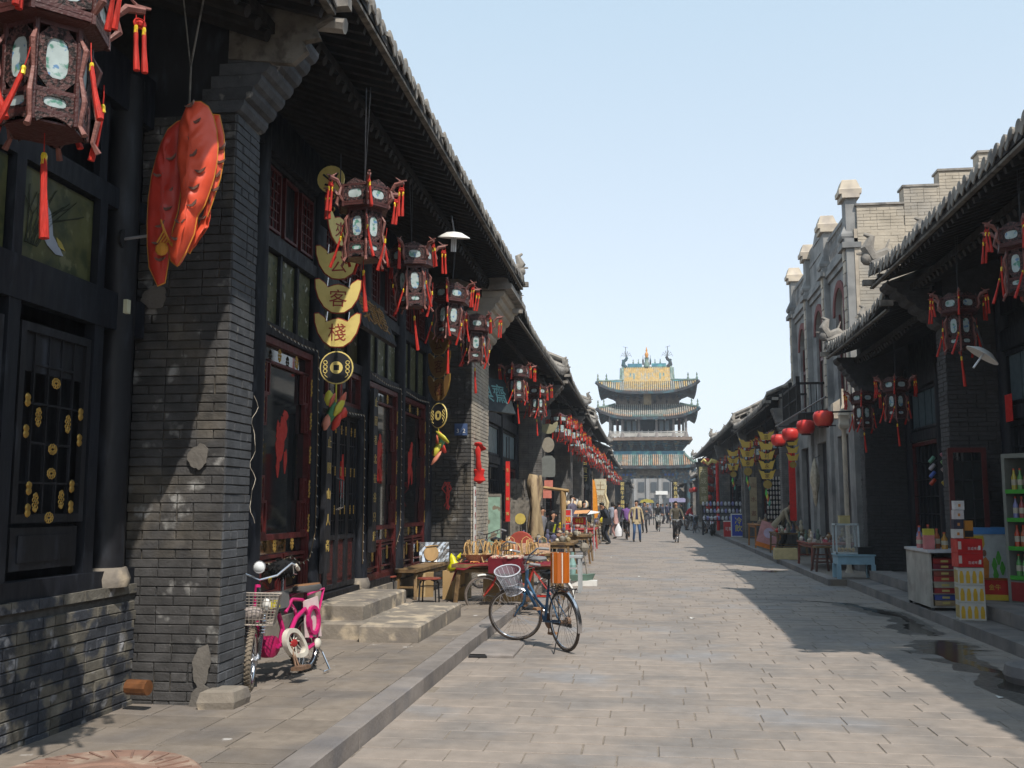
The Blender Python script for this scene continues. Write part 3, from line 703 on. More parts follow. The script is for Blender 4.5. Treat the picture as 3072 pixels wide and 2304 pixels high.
b = MB(); b.tube([(-3.17+.02*math.sin(k*.9), 7.79+.05*math.sin(k*.75)**2, 2.5-.045*k) for k in range(24)], .0028, 4); b.build('loose_wire', C((.38, .34, .28)), B2, W=True)
prof2 = roof(B2, 1, -2.35, 5.98, 7.5, 19.3, run=4.0, rise=2.5, pitch=.2, lod=0, up=.05)
beast(B2, -2.55, 19.25, 6.1, .8); beast(B2, -3.2, 19.3, 6.5, .75); beast(B2, -2.5, 19.35, 5.65, .4)
b = MB(); b.box(-3.0, -2.42, 18.1, 20.3, 5.6, 5.7); b.box(-3.6, -2.5, 18.12, 20.28, 5.7, 5.82); b.build('cap_course', tile_side, B2, W=True)
# number plate and tied red rope on the second pier
pl = MB(); pl.box(-3.5, -3.26, 18.19, 18.215, 2.88, 3.1); np_ = pl.build('number_plate', C((.05, .09, .2)), B2, W=True); write('32', white, np_, Vector((-3.38, 18.188, 2.96))-B2.location, .11)
# ---- generic timber shops further along
def shop(name, label, sx, xf, xp, y0, y1, ze, xe, lod, nb, far_pier=None, grp=None, glassm=None, pw=.5, z0=.13, brickm=None, rich=True, near_pier=True, zp=None, run=3.6, rise=2.2):
    rt_ = thing(name, label, 'building', (xf, (y0+y1)/2, 0), 0, grp)
    brickm = brickm or brick_far; zp = zp or ze-1.05
    building_shell(rt_, sx, xf-sx*.2, y0+.1, y1-.1, ze-.05, 4.4, wood_blk, xe-sx*run, ze+rise-.1)
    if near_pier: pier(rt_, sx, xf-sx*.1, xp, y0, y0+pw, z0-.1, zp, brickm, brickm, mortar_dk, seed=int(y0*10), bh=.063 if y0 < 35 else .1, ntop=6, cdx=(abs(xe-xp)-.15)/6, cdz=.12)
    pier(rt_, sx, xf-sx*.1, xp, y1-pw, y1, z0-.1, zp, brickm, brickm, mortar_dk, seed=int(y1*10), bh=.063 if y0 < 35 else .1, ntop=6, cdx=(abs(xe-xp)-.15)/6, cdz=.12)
    f = Front(rt_, xf, sx)
    f.part('ground_sill', wood_navy, [(y0+pw, y1-pw, z0-.05, z0+.18, 0, .1)])
    f.part('head_beam', wood_navy, [(y0+pw, y1-pw, z0+2.55, z0+2.75, 0, .1), (y0+pw, y1-pw, z0+3.6, z0+3.9, 0, .12), (y0+pw, y1-pw, ze-.75, ze-.45, 0, .1)])
    f.part('frieze_board', wood_blk, [(y0+.1, y1-.1, z0+3.9, ze+.75, -.2, -.02)])
    bw = (y1-y0-2*pw)/nb
    for i in range(nb+1): f.column(y0+pw+bw*i+(.12 if i == 0 else -.12 if i == nb else 0), z0+.15, ze-.5, .11, wood_navy, .05)
    gm = glassm or C((.1, .14, .16), .15)
    for i in range(nb):
        a = y0+pw+bw*i+.16; c = a+bw-.32
        o = f.part('transom_window', wood_navy, [q+(.0, .06) for q in bars(a, c, z0+2.77, z0+3.58, .06)])
        for k_ in range(4):
            A = a+.07+(c-a-.14)*k_/4+.03; B_ = a+.07+(c-a-.14)*(k_+1)/4-.03; b = MB(); f.bx(b, A, B_, z0+2.84, z0+3.52, 0, .025); f.sub(b, 'pane', gm, o)
        door = (i == nb//2)
        zb = z0+.2 if door else z0+.95
        o = f.part('door_leaf' if door else 'lattice_window', wood_red if (i+int(y0)) % 2 else wood_navy, [q+(.0, .06) for q in bars(a, c, zb, z0+2.53, .07)])
        b = MB(); f.bx(b, a+.07, c-.07, zb+.07, z0+2.46, -.02, .01); f.sub(b, 'pane', glass_dk, o)
        b = MB(); nx = 7
        for k_ in range(1, nx): f.bx(b, a+(c-a)*k_/nx-.012, a+(c-a)*k_/nx+.012, zb+.6*(door), z0+2.46, .012, .035)
        for k_ in range(1, 5): zz = zb+.6*door+(z0+2.46-zb-.6*door)*k_/5; f.bx(b, a+.07, c-.07, zz-.01, zz+.01, .013, .034)
        f.sub(b, 'lattice', wood_navy, o)
        if not door: f.part('apron_panel', wood_navy, [(a, c, z0+.18, zb-.01, 0, .04), (a+.1, c-.1, z0+.28, zb-.12, .04, .055)])
    roof(rt_, sx, xe, ze, y0-.05, y1+.02, run=run, rise=rise, pitch=.2 if lod < 2 else .28, lod=lod, up=.38 if sx > 0 else .18)
    beast(rt_, xe-sx*.15, y1-.02, ze+.25, .9, sx); beast(rt_, xe-sx*.9, y1-.02, ze+.6, .7, sx)
    return rt_, f
B3, f3 = shop('shop_building', 'timber shop with transom panes coloured as reflected sky behind the carved root stump, left side', 1, -4.05, -3.2, 19.7, 31.4, 5.5, -2.5, 1, 3, near_pier=False, glassm=C((.26, .34, .37), .25), zp=4.5)  # glassm: sky reflection put into the pane colour
B4, f4 = shop('shop_building', 'third timber shop along the left row hung with a tight row of red-tasselled lanterns', 1, -4.05, -3.2, 31.5, 43.3, 5.7, -2.42, 1, 3)
B5, f5 = shop('shop_building', 'narrow timber shop between lantern-hung neighbours on the left with hanging black couplets', 1, -4.05, -3.2, 43.5, 51.2, 5.55, -2.5, 1, 2)
B6, f6 = shop('shop_building', 'long grey roofed shop on the left beside orange banner and black gold-lettered boards', 1, -4.05, -3.2, 51.4, 75.3, 6.0, -2.55, 2, 5)
B7, f7 = shop('shop_building', 'last low shop on the left before the tower gate, with sagging grey eave', 1, -4.05, -3.2, 75.5, 104, 5.3, -2.5, 2, 5)
# ================================================================ RIGHT SIDE
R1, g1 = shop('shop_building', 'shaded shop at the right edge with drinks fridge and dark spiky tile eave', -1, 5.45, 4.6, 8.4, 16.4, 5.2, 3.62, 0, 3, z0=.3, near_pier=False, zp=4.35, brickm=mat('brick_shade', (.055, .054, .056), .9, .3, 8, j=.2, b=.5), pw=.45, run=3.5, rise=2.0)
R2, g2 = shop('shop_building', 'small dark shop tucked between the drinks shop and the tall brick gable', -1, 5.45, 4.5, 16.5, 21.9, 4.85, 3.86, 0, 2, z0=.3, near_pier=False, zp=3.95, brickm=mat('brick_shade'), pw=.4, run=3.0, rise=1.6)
R0, g0 = shop('shop_building', 'shop beyond the right frame edge with set-back eave, nearest on the right', -1, 6.1, 5.3, -6, 8.25, 5.2, 4.42, 2, 4, z0=.3, near_pier=False)
# ---- R3: two storey republican era facade with stepped gable
R3 = thing('brick_building', 'two-storey grey brick building with pilasters, balustrade parapet and pale stepped gable', 'building', (4.75, 28, 0))
b = MB(); b.box(5.0, 12, 23.7, 33, .05, 8.0); b.box(4.95, 5.2, 23.8, 33, 7.5, 8.1); b.build('wall', mortar_cream, R3, W=True)
steps = [(4.98, 6.05, 8.55), (6.05, 6.85, 8.95), (6.85, 7.75, 9.3), (7.75, 8.9, 9.7), (8.9, 9.6, 10.1)]
for i, (a, c, z) in enumerate(steps):
    b = MB(); b.box(a, c-.002, 23.62, 24.0, 7.9, z); b.build('gable_step', mortar_cream, R3, W=True)
    b = MB(); b.box(a-.03, c, 23.57, 24.05, z, z+.05); b.build('coping', tile_side, R3, W=True)
    masonry(R3, (a, 23.6, 5.0), '-Y', c-a-.004, z-5.0, brick_cream, bl=.3, bh=.072, gap=.004, limit=60, depth=.008, seed=20+i)
b = MB(); b.box(4.9, 9.6, 23.6, 23.7, .1, 8.0); b.build('gable_core', mortar_cream, R3, W=True)
grey_st = mat('render_grey', (.27, .265, .255), .9, .22, 2.5, c2=(.17, .17, .17), t=(.5, .66), s2=1.2, b=.3); 
pil = [(23.62, 24.12), (26.6, 27.1), (29.6, 30.1), (32.55, 33.05)]
for i, (a, c) in enumerate(pil):
    o = MB(); o.box(4.72, 5.0, a, c, .1, 7.55); pb = o.build('pilaster', grey_st, R3, W=True)
    st = MB(); z = 4.1; k_ = 0
    while z < 7.3:
        st.box(4.70-.012*(k_ % 2), 4.72, a+.1+.04*(k_ % 2), c-.1-.04*(k_ % 2), z, z+.26); z += .29; k_ += 1
    f_ = st.build('quoin_blocks', cream, pb); f_.location = -R3.location
    cpn = MB()
    cpn.box(4.62, 5.05, a-.06, c+.06, 7.55, 7.68); cpn.box(4.68, 5.02, a-.02, c+.02, 7.68, 7.78)
    cpn.lathe([(.3, 7.78), (.34, 7.84), (.34, 7.9), (.2, 8.12), (.16, 8.14)], 4, (4.86, (a+c)/2, 0), M=XF(rz=R(45)))
    cpn.box(4.74, 5.0, a+.04, c-.04, 7.9, 8.75); cpn.build('parapet_post', grey_st, R3, W=True)
    t_ = MB(); t_.box(4.66, 5.06, a-.05, c+.05, 8.75, 8.86); t_.lathe([(.36, 8.86), (.37, 8.97), (.33, 9.0), (.24, 9.2), (.22, 9.22)], 4, (4.86, (a+c)/2, 0), M=XF(rz=R(45))); t_.build('post_cap', cream, R3, W=True)
for i in range(3):
    a, c = pil[i][1], pil[i+1][0]
    o = MB(); o.box(4.8, 5.0, a, c, 7.35, 7.5); o.box(4.74, 5.0, a, c, 7.5, 7.62); o.box(4.8, 5.0, a, c, 7.62, 7.8); o.box(4.84, 4.98, a, c, 8.45, 8.55); o.build('cornice', grey_st, R3, W=True)
    if i != 1:
        n_ = 12
        for k_ in range(n_):
            yy = a+(c-a)*(k_+.5)/n_; bb = MB(); bb.lathe([(.05, 7.8), (.05, 7.88), (.03, 7.95), (.06, 8.1), (.035, 8.3), (.05, 8.38), (.05, 8.45)], 6, (4.91, yy, 0)); bb.build('baluster', grey_st, R3, W=True)
    else:
        o = MB(); o.box(4.86, 4.98, a, c, 7.8, 9.0); o.lathe([(.9, 8.9), (.9, 9.0), (.5, 9.3), (.25, 9.5)], 12, (4.92, (a+c)/2, 0), sx=.1); o.build('parapet_panel', grey_st, R3, W=True)
    # upper arched window
    ym = (a+c)/2; hw = .62; n_ = 12; oz = 6.35
    outer = [(-(c-a)/2, 4.0), ((c-a)/2, 4.0), ((c-a)/2, 7.35), (-(c-a)/2, 7.35)]
    arch = [(math.cos(PI*k_/n_)*hw, oz+math.sin(PI*k_/n_)*hw) for k_ in range(n_+1)]
    M = XF((4.86, ym, 0)) @ Matrix(((0, 0, 1, 0), (1, 0, 0, 0), (0, 1, 0, 0), (0, 0, 0, 1)))
    wl = MB(); wl.prism([(-(c-a)/2, 4.0), (-hw, 4.0)]+[(p[0], p[1]) for p in arch[::-1]]+[(hw, 4.0), ((c-a)/2, 4.0), ((c-a)/2, 7.35), (-(c-a)/2, 7.35)], M, .14); wl.build('facade_panel', grey_st, R3, W=True)
    rv = MB(); 
    ao = [(p[0]*1.3, oz+(p[1]-oz)*1.3) for p in arch]
    rv.prism([p for p in arch]+ao[::-1], XF((-.04, 0, 0)) @ M, .04); rv.build('brick_arch', C((.17, .05, .045), .9), R3, W=True)
    wf = MB(); wf.box(4.93, 4.97, ym-hw, ym-hw+.08, 4.4, 6.4); wf.box(4.93, 4.97, ym+hw-.08, ym+hw, 4.4, 6.4); wf.box(4.93, 4.97, ym-.04, ym+.04, 4.4, 6.9); wf.box(4.93, 4.97, ym-hw, ym+hw, 5.6, 5.7); o = wf.build('window_frame', wood_red, R3, W=True)
    # ground floor openings
    o = MB(); o.box(4.8, 5.0, a, a+.55, .1, 3.3); o.box(4.8, 5.0, c-.55, c, .1, 3.3); o.box(4.8, 5.0, a, c, 3.3, 4.0); o.box(4.7, 5.0, a-.1, c+.1, 3.98, 4.1); o.build('ground_wall', grey_st, R3, W=True)
    o = MB(); o.box(4.94, 4.99, a+.55, c-.55, .12, 3.3); o.build('doorway', wood_blk, R3, W=True)
# scroll brackets + balcony
o = MB(); o.box(4.02, 4.8, 27.2, 30.0, 3.85, 4.0); bal = o.build('balcony_deck', wood_eave, R3, W=True)
o = MB()
for yy in [27.2+.14*k_ for k_ in range(21)]: o.box(4.04, 4.06, yy-.01, yy+.01, 4.0, 4.78)
for xx in [4.1+.14*k_ for k_ in range(5)]: o.box(xx-.01, xx+.01, 27.21, 27.23, 4.0, 4.78); o.box(xx-.01, xx+.01, 29.97, 29.99, 4.0, 4.78)
o.build('balusters', wood_eave, R3, W=True, kind='stuff')
o = MB(); o.box(4.02, 4.08, 27.2, 30, 4.78, 4.84); o.box(4.02, 4.08, 27.2, 30, 4.4, 4.43); o.box(4.08, 4.8, 27.2, 27.25, 4.78, 4.84); o.box(4.08, 4.8, 29.95, 30, 4.78, 4.84)
for yy in (27.2, 28.6, 29.94): o.box(4.0, 4.1, yy, yy+.08, 4.0, 5.0)
o.build('balcony_rail', wood_eave, R3, W=True)
for yy in (24.3, 33.2):
    o = MB(); o.prism([(0, 0), (.0, .35), (.15, .45), (.5, .6), (.5, 0)], XF((4.35, yy, 3.6), rx=R(90)), .3); o.build('scroll_bracket', cream, R3, W=True)
o = MB(); o.tube([(5.6, 23.58, 7.5), (5.62, 23.57, 6), (5.68, 23.58, 4.8)], .012, 4); o.build('cable', metal_dk, R3, W=True)
o = MB(); o.ball((5.5, 23.58, 7.25), .07, 8, 5); o.build('wall_lamp', white, R3, W=True)
R4, g4 = shop('shop_building', 'dark shop beyond the balcony building hung with golden ingot-shaped sign chains', -1, 5.2, 4.35, 33.2, 46, 4.95, 3.95, 1, 3, z0=.15, zp=4.0)
R5, g5 = shop('shop_building', 'mid-row shop on the right with pale verge tiles, beyond the ingot signs', -1, 5.1, 4.3, 46.2, 61.5, 5.4, 3.95, 2, 4, z0=.15)
R6, g6 = shop('shop_building', 'far shop on the right with strings of red lanterns, nearest the tower', -1, 5.1, 4.4, 61.8, 87, 5.5, 4.0, 2, 5, z0=.15)
R7, g7 = shop('shop_building', 'low far shop on the right with red goods, right beside the tower foot', -1, 5.6, 5.0, 90, 104, 4.3, 4.5, 2, 3, z0=.15)
# ================================================================ CITY TOWER
TX, TY = .3, 115.5
T = thing('gate_tower', 'three-tiered timber tower with yellow and turquoise glazed roofs spanning the street', 'tower', (TX, TY, 0))
gl_y = mat('glaze_yellow', (.5, .34, .13), .5, .3, 3, c2=(.4, .35, .25), t=(.5, .62), s2=2); gl_g = mat('glaze_green', (.15, .22, .19), .5, .3, 3, c2=(.25, .28, .24), t=(.5, .62), s2=2)
gl_b = mat('glaze_blue', (.07, .2, .27), .35, .25, 2, c2=(.12, .36, .36), t=(.5, .62), s2=1); gl_s = mat('glaze_grey', (.36, .34, .29), .5, .3, 3, c2=(.25, .27, .24), t=(.5, .6), s2=2)
gl_o = mat('glaze_orange', (.42, .27, .17), .5, .3, 3, c2=(.34, .31, .25), t=(.5, .62), s2=2)
GL = [gl_y, gl_g, gl_b, gl_s, gl_o]
tw_dk = mat('tower_timber', (.05, .05, .055), .8, .4, 1.5, c2=(.05, .1, .12), t=(.5, .6), s2=1.4); tw_gy = mat('tower_grey_wood', (.22, .2, .19), .85, .3, 2)
def hip(name, ax, ay, bx_, by_, zm, zc, zt, colf, pitch=.22, conc=.35, flare=.35):
    def pt(side, s, t):   # side 0 front(-y) 1 right 2 back 3 left ; s -1..1
        A, B_ = (ax, ay) if side % 2 == 0 else (ay, ax); P, Q = (bx_, by_) if side % 2 == 0 else (by_, bx_)
        c = abs(s)**3.5; out = 1+flare*c*.06
        ex, ey = s*A*out, -B_*out; ix, iy = s*P, -Q
        x = ex+(ix-ex)*t; y = ey+(iy-ey)*t; ze = zm+(zc-zm)*c; z = ze+(zt-ze)*((1-conc)*t+conc*t*t)
        q = [(x, y), (-y, x), (-x, -y), (y, -x)][side]; return (TX+q[0], TY+q[1], z)
    b = MB(); th = .12
    for side in range(4):
        ns, nt_ = 20, 5
        V = [pt(side, -1+2*i/ns, j/nt_) for i in range(ns+1) for j in range(nt_+1)]
        F = [(i*(nt_+1)+j, (i+1)*(nt_+1)+j, (i+1)*(nt_+1)+j+1, i*(nt_+1)+j+1) for i in range(ns) for j in range(nt_)]
        b.add(V, F); V2 = [(x, y, z-th-.15*(1-0)) for x, y, z in V]; b.add(V2, [q[::-1] for q in F])
        for i in range(ns):
            A_, B2_ = pt(side, -1+2*i/ns, 0), pt(side, -1+2*(i+1)/ns, 0)
            b.add([A_, B2_, (B2_[0], B2_[1], B2_[2]-.27), (A_[0], A_[1], A_[2]-.27)], [(0, 3, 2, 1)])
    b.build(name, tw_dk, T, W=True)
    rb_ = MB()
    for side in (0, 1, 3):
        A = ax if side == 0 else ay; P = bx_ if side == 0 else by_
        n = int(2*A/pitch)
        for i in range(n+1):
            x0 = -A+2*A*i/n
            pts = []
            for j in range(6):
                t = j/5; wdt = A+(P-A)*t
                if abs(x0) > wdt+.001:
                    tt = (A-abs(x0))/(A-P) if A != P else 1
                    if tt > .02: pts.append((pt(side, math.copysign(1, x0), tt), tt))
                    break
                pts.append((pt(side, x0/wdt, t), t))
            for a, c in zip(pts, pts[1:]):
                rb_.k = colf(x0/A, a[1]); p, q = Vector(a[0])+Vector((0, 0, .05)), Vector(c[0])+Vector((0, 0, .05)); rb_.tube([p, q], .075, 5, cap=(a[1] == 0))
    rb_.build('glazed_tiles', GL, T, W=True, kind='stuff')
    for sx in (-1, 1):
        hr = MB(); pp = [Vector(pt(0, sx, t))+Vector((0, 0, .16)) for t in (0, .2, .4, .6, .8, 1)]; hr.tube(pp, .13, 6); o = hr.build('hip_ridge', gl_g, T, W=True)
        for tt in (.02, .35):
            p = Vector(pt(0, sx, tt)); f_ = MB(); f_.lathe([(.1, 0), (.14, .2), (.05, .45), (.1, .55), (.02, .85)], 6, (p.x, p.y, p.z+.15)); f_.build('roof_figure', gl_g, T, smooth=True, W=True)
        g_ = MB(); p = Vector(pt(0, sx, 0)); g_.bar(p+Vector((-sx*.4, .4, -.45)), p+Vector((sx*.15, -.1, .02)), .3, .3); g_.build('corner_beam', tw_dk, T, W=True)
    return pt
def cf_mid(x, t):
    if t < .15: return 4 if abs(x) > .3 else 1
    return 3 if (abs(x) < .9) else 1
def cf_top(x, t):
    if abs(x) < .5: return 4 if t < .12 else 0
    return 0 if int(abs(x)*37) % 2 else 3
def cf_low(x, t): return 4 if (int((x+1)*9) % 3 == 1) else (1 if int((x+1)*9) % 3 == 0 else 3)
# lower roof tier
hip('lower_roof', 5.0, 4.6, 3.9, 3.4, 5.75, 5.9, 7.1, cf_low)
b = MB(); b.box(TX-4.0, TX+4.0, TY-3.5, TY-3.2, 7.0, 7.45); o = b.build('glazed_ridge_band', gl_b, T, W=True)
# body under lower roof
for sx in (-1, 1):
    for xx in (2.9, 4.3):
        b = MB(); b.lathe([(.22, .1), (.2, 5.2)], 10, (TX+sx*xx, TY-3.4, 0)); b.build('column', tw_dk, T, smooth=True, W=True)
        b = MB(); b.lathe([(.22, .1), (.2, 5.2)], 10, (TX+sx*xx, TY+3.4, 0)); b.build('column', tw_dk, T, smooth=True, W=True)
    b = MB(); b.box(TX+sx*2.9-.2, TX+sx*2.9+.2, TY-3.72, TY-3.64, .7, 4.1); cb = b.build('couplet_board', wood_blk, T, W=True)
    for i, ch in enumerate('朝晨午夕鐘鼓樓' if sx < 0 else '市井長街明月'):
        put('character', glyph(ch, gold_flat, .02), cb, Vector((TX+sx*2.9, TY-3.73, 3.8-i*.5))-T.location, (R(90), 0, 0), (.46, .46, .3))
    for k_ in range(8):
        b = MB(); x = TX+sx*(3.2+.2*k_); b.box(x-.035, x+.035, TY-3.5, TY-3.42, .1, 2.3+.05*(k_ % 2)); b.build('fence_paling', wood_eave, T, W=True)
    b = MB(); b.box(TX+sx*3.0, TX+sx*4.8, TY-3.41, TY-3.35, 1.7, 1.8); b.build('fence_rail', wood_eave, T, W=True)
b = MB(); pts = [(-5.2, 5.55), (-5.2, 3.95), (-3.1, 3.9), (-2.6, 3.95), (-2.0, 4.3), (-1.75, 4.42), (1.75, 4.42), (2.0, 4.3), (2.6, 3.95), (3.1, 3.9), (5.2, 3.95), (5.2, 5.55)]
b.prism(pts, XF((TX, TY-3.3, 0), rx=R(90)), .3); b.build('carved_beam', mat('painted_beam', (.1, .1, .1), .8, .4, 2, c2=(.07, .14, .2), t=(.52, .58), s2=2.2, c3=(.2, .19, .16), t3=(.55, .6), s3=4), T, W=True)
for k_ in range(6):
    x = TX+[-2.9, -2.5, -2.1, 1.7, 2.1, 2.5][k_]+.15; b = MB(); b.box(x-.12, x+.12, TY-3.63, TY-3.6, 4.72, 4.95); b.build('painted_block', C((.05, .12, .35)), T, W=True)
b = MB(); b.box(TX-1.25, TX+1.25, TY-3.85, TY-3.75, 4.75, 5.5); pq = b.build('name_plaque', mat('plaque_worn', (.16, .14, .11), .8, .3, 3), T, W=True)
for i, ch in enumerate('金聲玉振'): put('character', glyph(ch, C((.1, .08, .06)), .02), pq, Vector((TX-.9+i*.6, TY-3.86, 5.12))-T.location, (R(90), 0, 0), (.5, .5, .3))
b = MB()
for k_ in range(24):
    x = TX-4.7+k_*.41; 
    for j in range(3): b.box(x-.1-.02*j, x+.1+.02*j, TY-3.5-.22*j, TY-3.3, 5.22+.13*j, 5.3+.13*j)
b.build('bracket_sets', tw_dk, T, W=True, kind='stuff')
# side masonry bases
for sx in (-1, 1):
    b = MB(); b.box(TX+sx*4.75, TX+sx*5.6, TY-3.5, TY+3.5, 0, 5.5); b.build('side_wall', brick_far, T, W=True)
# bracket zone and balcony
b = MB(); b.box(TX-3.75, TX+3.75, TY-3.3, TY+3.3, 7.0, 8.6); b.build('bracket_core', tw_dk, T, W=True)
dg = [MB(), MB()]
for k_ in range(13):
    x = TX-3.75+k_*.625
    for j in range(5):
        dg[k_ % 2].box(x-.11-.05*j, x+.11+.05*j, TY-3.35-.17*j, TY-3.3, 7.55+.2*j, 7.68+.2*j)
        if j in (1, 3): dg[k_ % 2].box(x-.04, x+.04, TY-3.55-.17*j, TY-3.3, 7.44+.2*j, 7.52+.2*j)
dg[0].build('bracket_sets', tw_dk, T, W=True, kind='stuff'); dg[1].build('bracket_sets', mat('bracket_teal', (.07, .14, .17), .8, .4, 3, c2=(.16, .13, .08), t=(.5, .56), s2=3), T, W=True, kind='stuff')
for sx in (-1, 1):
    b = MB()
    for j in range(5): b.box(TX+sx*3.7, TX+sx*(3.85+.17*j), TY-3.4, TY+3.3, 7.6+.2*j, 7.73+.2*j)
    b.build('side_brackets', tw_dk, T, W=True)
b = MB(); b.box(TX-4.85, TX+4.85, TY-4.5, TY+4.5, 8.6, 8.72); b.box(TX-4.78, TX+4.78, TY-4.43, TY+4.43, 8.72, 8.95); b.build('balcony_deck', mat('deck_brown', (.2, .15, .12), .9, .3, 2), T, W=True)
for k_ in range(12):
    x0 = TX-4.2+8.4*k_/12; b = MB(); b.box(x0, x0+.09, TY-4.25, TY-4.15, 8.95, 9.75); b.box(x0+.09, x0+.7, TY-4.22, TY-4.18, 9.02, 9.42); b.box(x0+.09, x0+.7, TY-4.24, TY-4.16, 9.48, 9.6); b.build('railing_panel', mat('rail_pale', (.42, .4, .37), .85, .2, 2), T, W=True)
b = MB(); b.box(TX+4.15, TX+4.25, TY-4.2, TY+4.2, 8.95, 9.58); b.box(TX-4.25, TX-4.15, TY-4.2, TY+4.2, 8.95, 9.58); b.build('side_railing', tw_gy, T, W=True)
# gallery columns and core room
for xx in (-4.1, -2.75, -.93, 1.0, 2.85, 4.2): 
    for yy in (-4.1, 4.1):
        if yy > 0 and abs(xx) < 2: continue
        b = MB(); b.lathe([(.17, 8.95), (.14, 9.2), (.13, 11.5)], 8, (TX+xx-.05, TY+yy, 0)); b.lathe([(.32, 8.95), (.2, 9.35), (.14, 9.6)], 8, (TX+xx-.05, TY+yy, 0)) if yy < 0 else 0; b.build('gallery_column', tw_gy, T, smooth=True, W=True)
for xx in (-3.4, 3.5):
    b = MB(); b.lathe([(.17, 8.95), (.16, 11.6)], 8, (TX+xx, TY-1.5, 0)); b.build('gallery_column', wood_red, T, smooth=True, W=True)
b = MB(); b.box(TX-2.6, TX+2.7, TY-2.8, TY+2.8, 8.95, 11.9); b.build('upper_room', tw_dk, T, W=True)
b = MB(); b.box(TX-.75, TX+.8, TY-2.86, TY-2.8, 9.0, 10.9); b.build('dark_doorway', wood_blk, T, W=True)
for x0 in (-2.35, 1.25):
    for k_ in range(2):
        b = MB(); x = TX+x0+.62*k_; b.box(x, x+.5, TY-2.88, TY-2.8, 9.75, 10.9); wn = b.build('window', tw_gy, T, W=True)
        b = MB(); b.box(x+.06, x+.44, TY-2.9, TY-2.885, 9.82, 10.82); o = b.build('pane', C((.22, .27, .3)), wn); o.location = -T.location
for k_, x in enumerate((-3.3, -1.3, 0.9, 1.9, 3.2)):
    b = MB(); b.lathe([(.02, 10.75), (.07, 10.8), (.08, 10.92), (.02, 10.98)], 6, (TX+x, TY-4.3, 0)); b.build('wind_bell', white, T, W=True)
b = MB(); b.ball((TX+.98, TY-4.35, 11.05), .22, 8, 6); b.build('round_lantern', C((.3, .42, .5)), T, smooth=True, W=True)
b = MB(); b.box(TX-4.2, TX+4.25, TY-4.25, TY-4.0, 10.95, 11.25); b.box(TX-4.2, TX+4.25, TY+4.0, TY+4.25, 10.95, 11.25); b.build('gallery_beam', tw_dk, T, W=True)
hip('middle_roof', 5.35, 5.1, 3.6, 3.2, 11.1, 12.05, 12.6, cf_mid)
# attic band
b = MB()
for x0, x1 in ((-3.5, -2.2), (-2.0, -1.0), (-.8, .8), (1.0, 2.0), (2.2, 3.5)): b.box(TX+x0, TX+x1, TY-3.2, TY-3.0, 12.5, 13.15)
b.box(TX-3.5, TX+3.5, TY-3.25, TY-3.05, 12.5, 12.78); b.box(TX-3.6, TX+3.6, TY-3.3, TY+3.3, 13.15, 14.0); b.build('attic_frame', mat('attic_brown', (.12, .1, .08), .85, .4, 2), T, W=True)
b = MB()
for k_ in range(11):
    x = TX-3.6+k_*.72
    for j in range(4): b.box(x-.12-.06*j, x+.12+.06*j, TY-3.3-.25*j, TY-3.2, 13.1+.18*j, 13.22+.18*j)
b.build('bracket_sets', tw_dk, T, W=True, kind='stuff')
b = MB(); b.box(TX-.42, TX+.42, TY-4.2, TY-4.1, 12.55, 14.0); b.box(TX-.3, TX+.3, TY-4.23, TY-4.2, 12.7, 13.85); o = b.build('name_board', mat('board_bronze', (.2, .15, .08), .7, .3, 3), T, W=True)
hip('upper_roof', 5.35, 5.1, 2.7, 2.3, 13.95, 15.0, 15.4, cf_top)
# steep gabled crown
b = MB(); hx = 2.62
yp = [(-2.5, 14.95), (-1.2, 16.1), (0, 17.3), (1.2, 16.1), (2.5, 14.95)]
for (ya, za), (yb, zb) in zip(yp, yp[1:]): b.add([(TX-hx, TY+ya, za), (TX+hx, TY+ya, za), (TX+hx, TY+yb, zb), (TX-hx, TY+yb, zb)], [(0, 1, 2, 3)])
for sx in (-1, 1): b.add([(TX+sx*(hx-.25), TY+ya, za) for ya, za in yp], [(0, 1, 2, 3, 4)])
b.build('crown_roof', gl_y, T, W=True)
b = MB(); n = 25
for i in range(n):
    x = -hx+.1+(2*hx-.2)*i/(n-1)
    for j in range(6):
        t0, t1 = j/6, (j+1)/6
        def pp(t):
            y = -5.1+.15+(5.1)*t if 0 else -2.55+2.55*t; z = 14.9+(17.3-14.9)*(t*.85+.15*t*t); return Vector((TX+x, TY+y, z+.06))
        u = i/(n-1)*2-1; dia = abs(u)+abs((t0+.08)*2-1)*.9
        b.k = 2 if .7 < dia < .9 and abs(u) > .5 and i % 2 else (3 if (dia < .4 and i % 2) else (4 if abs(t0-.4) < .06 and i % 3 == 0 else 0))
        b.tube([pp(t0), pp(t1)], .07, 5, cap=False)
b.build('glazed_tiles', GL, T, W=True, kind='stuff')
b = MB(); b.box(TX-2.75, TX+2.75, TY-.14, TY+.14, 17.2, 17.35); b.build('ridge_base', gl_g, T, W=True)
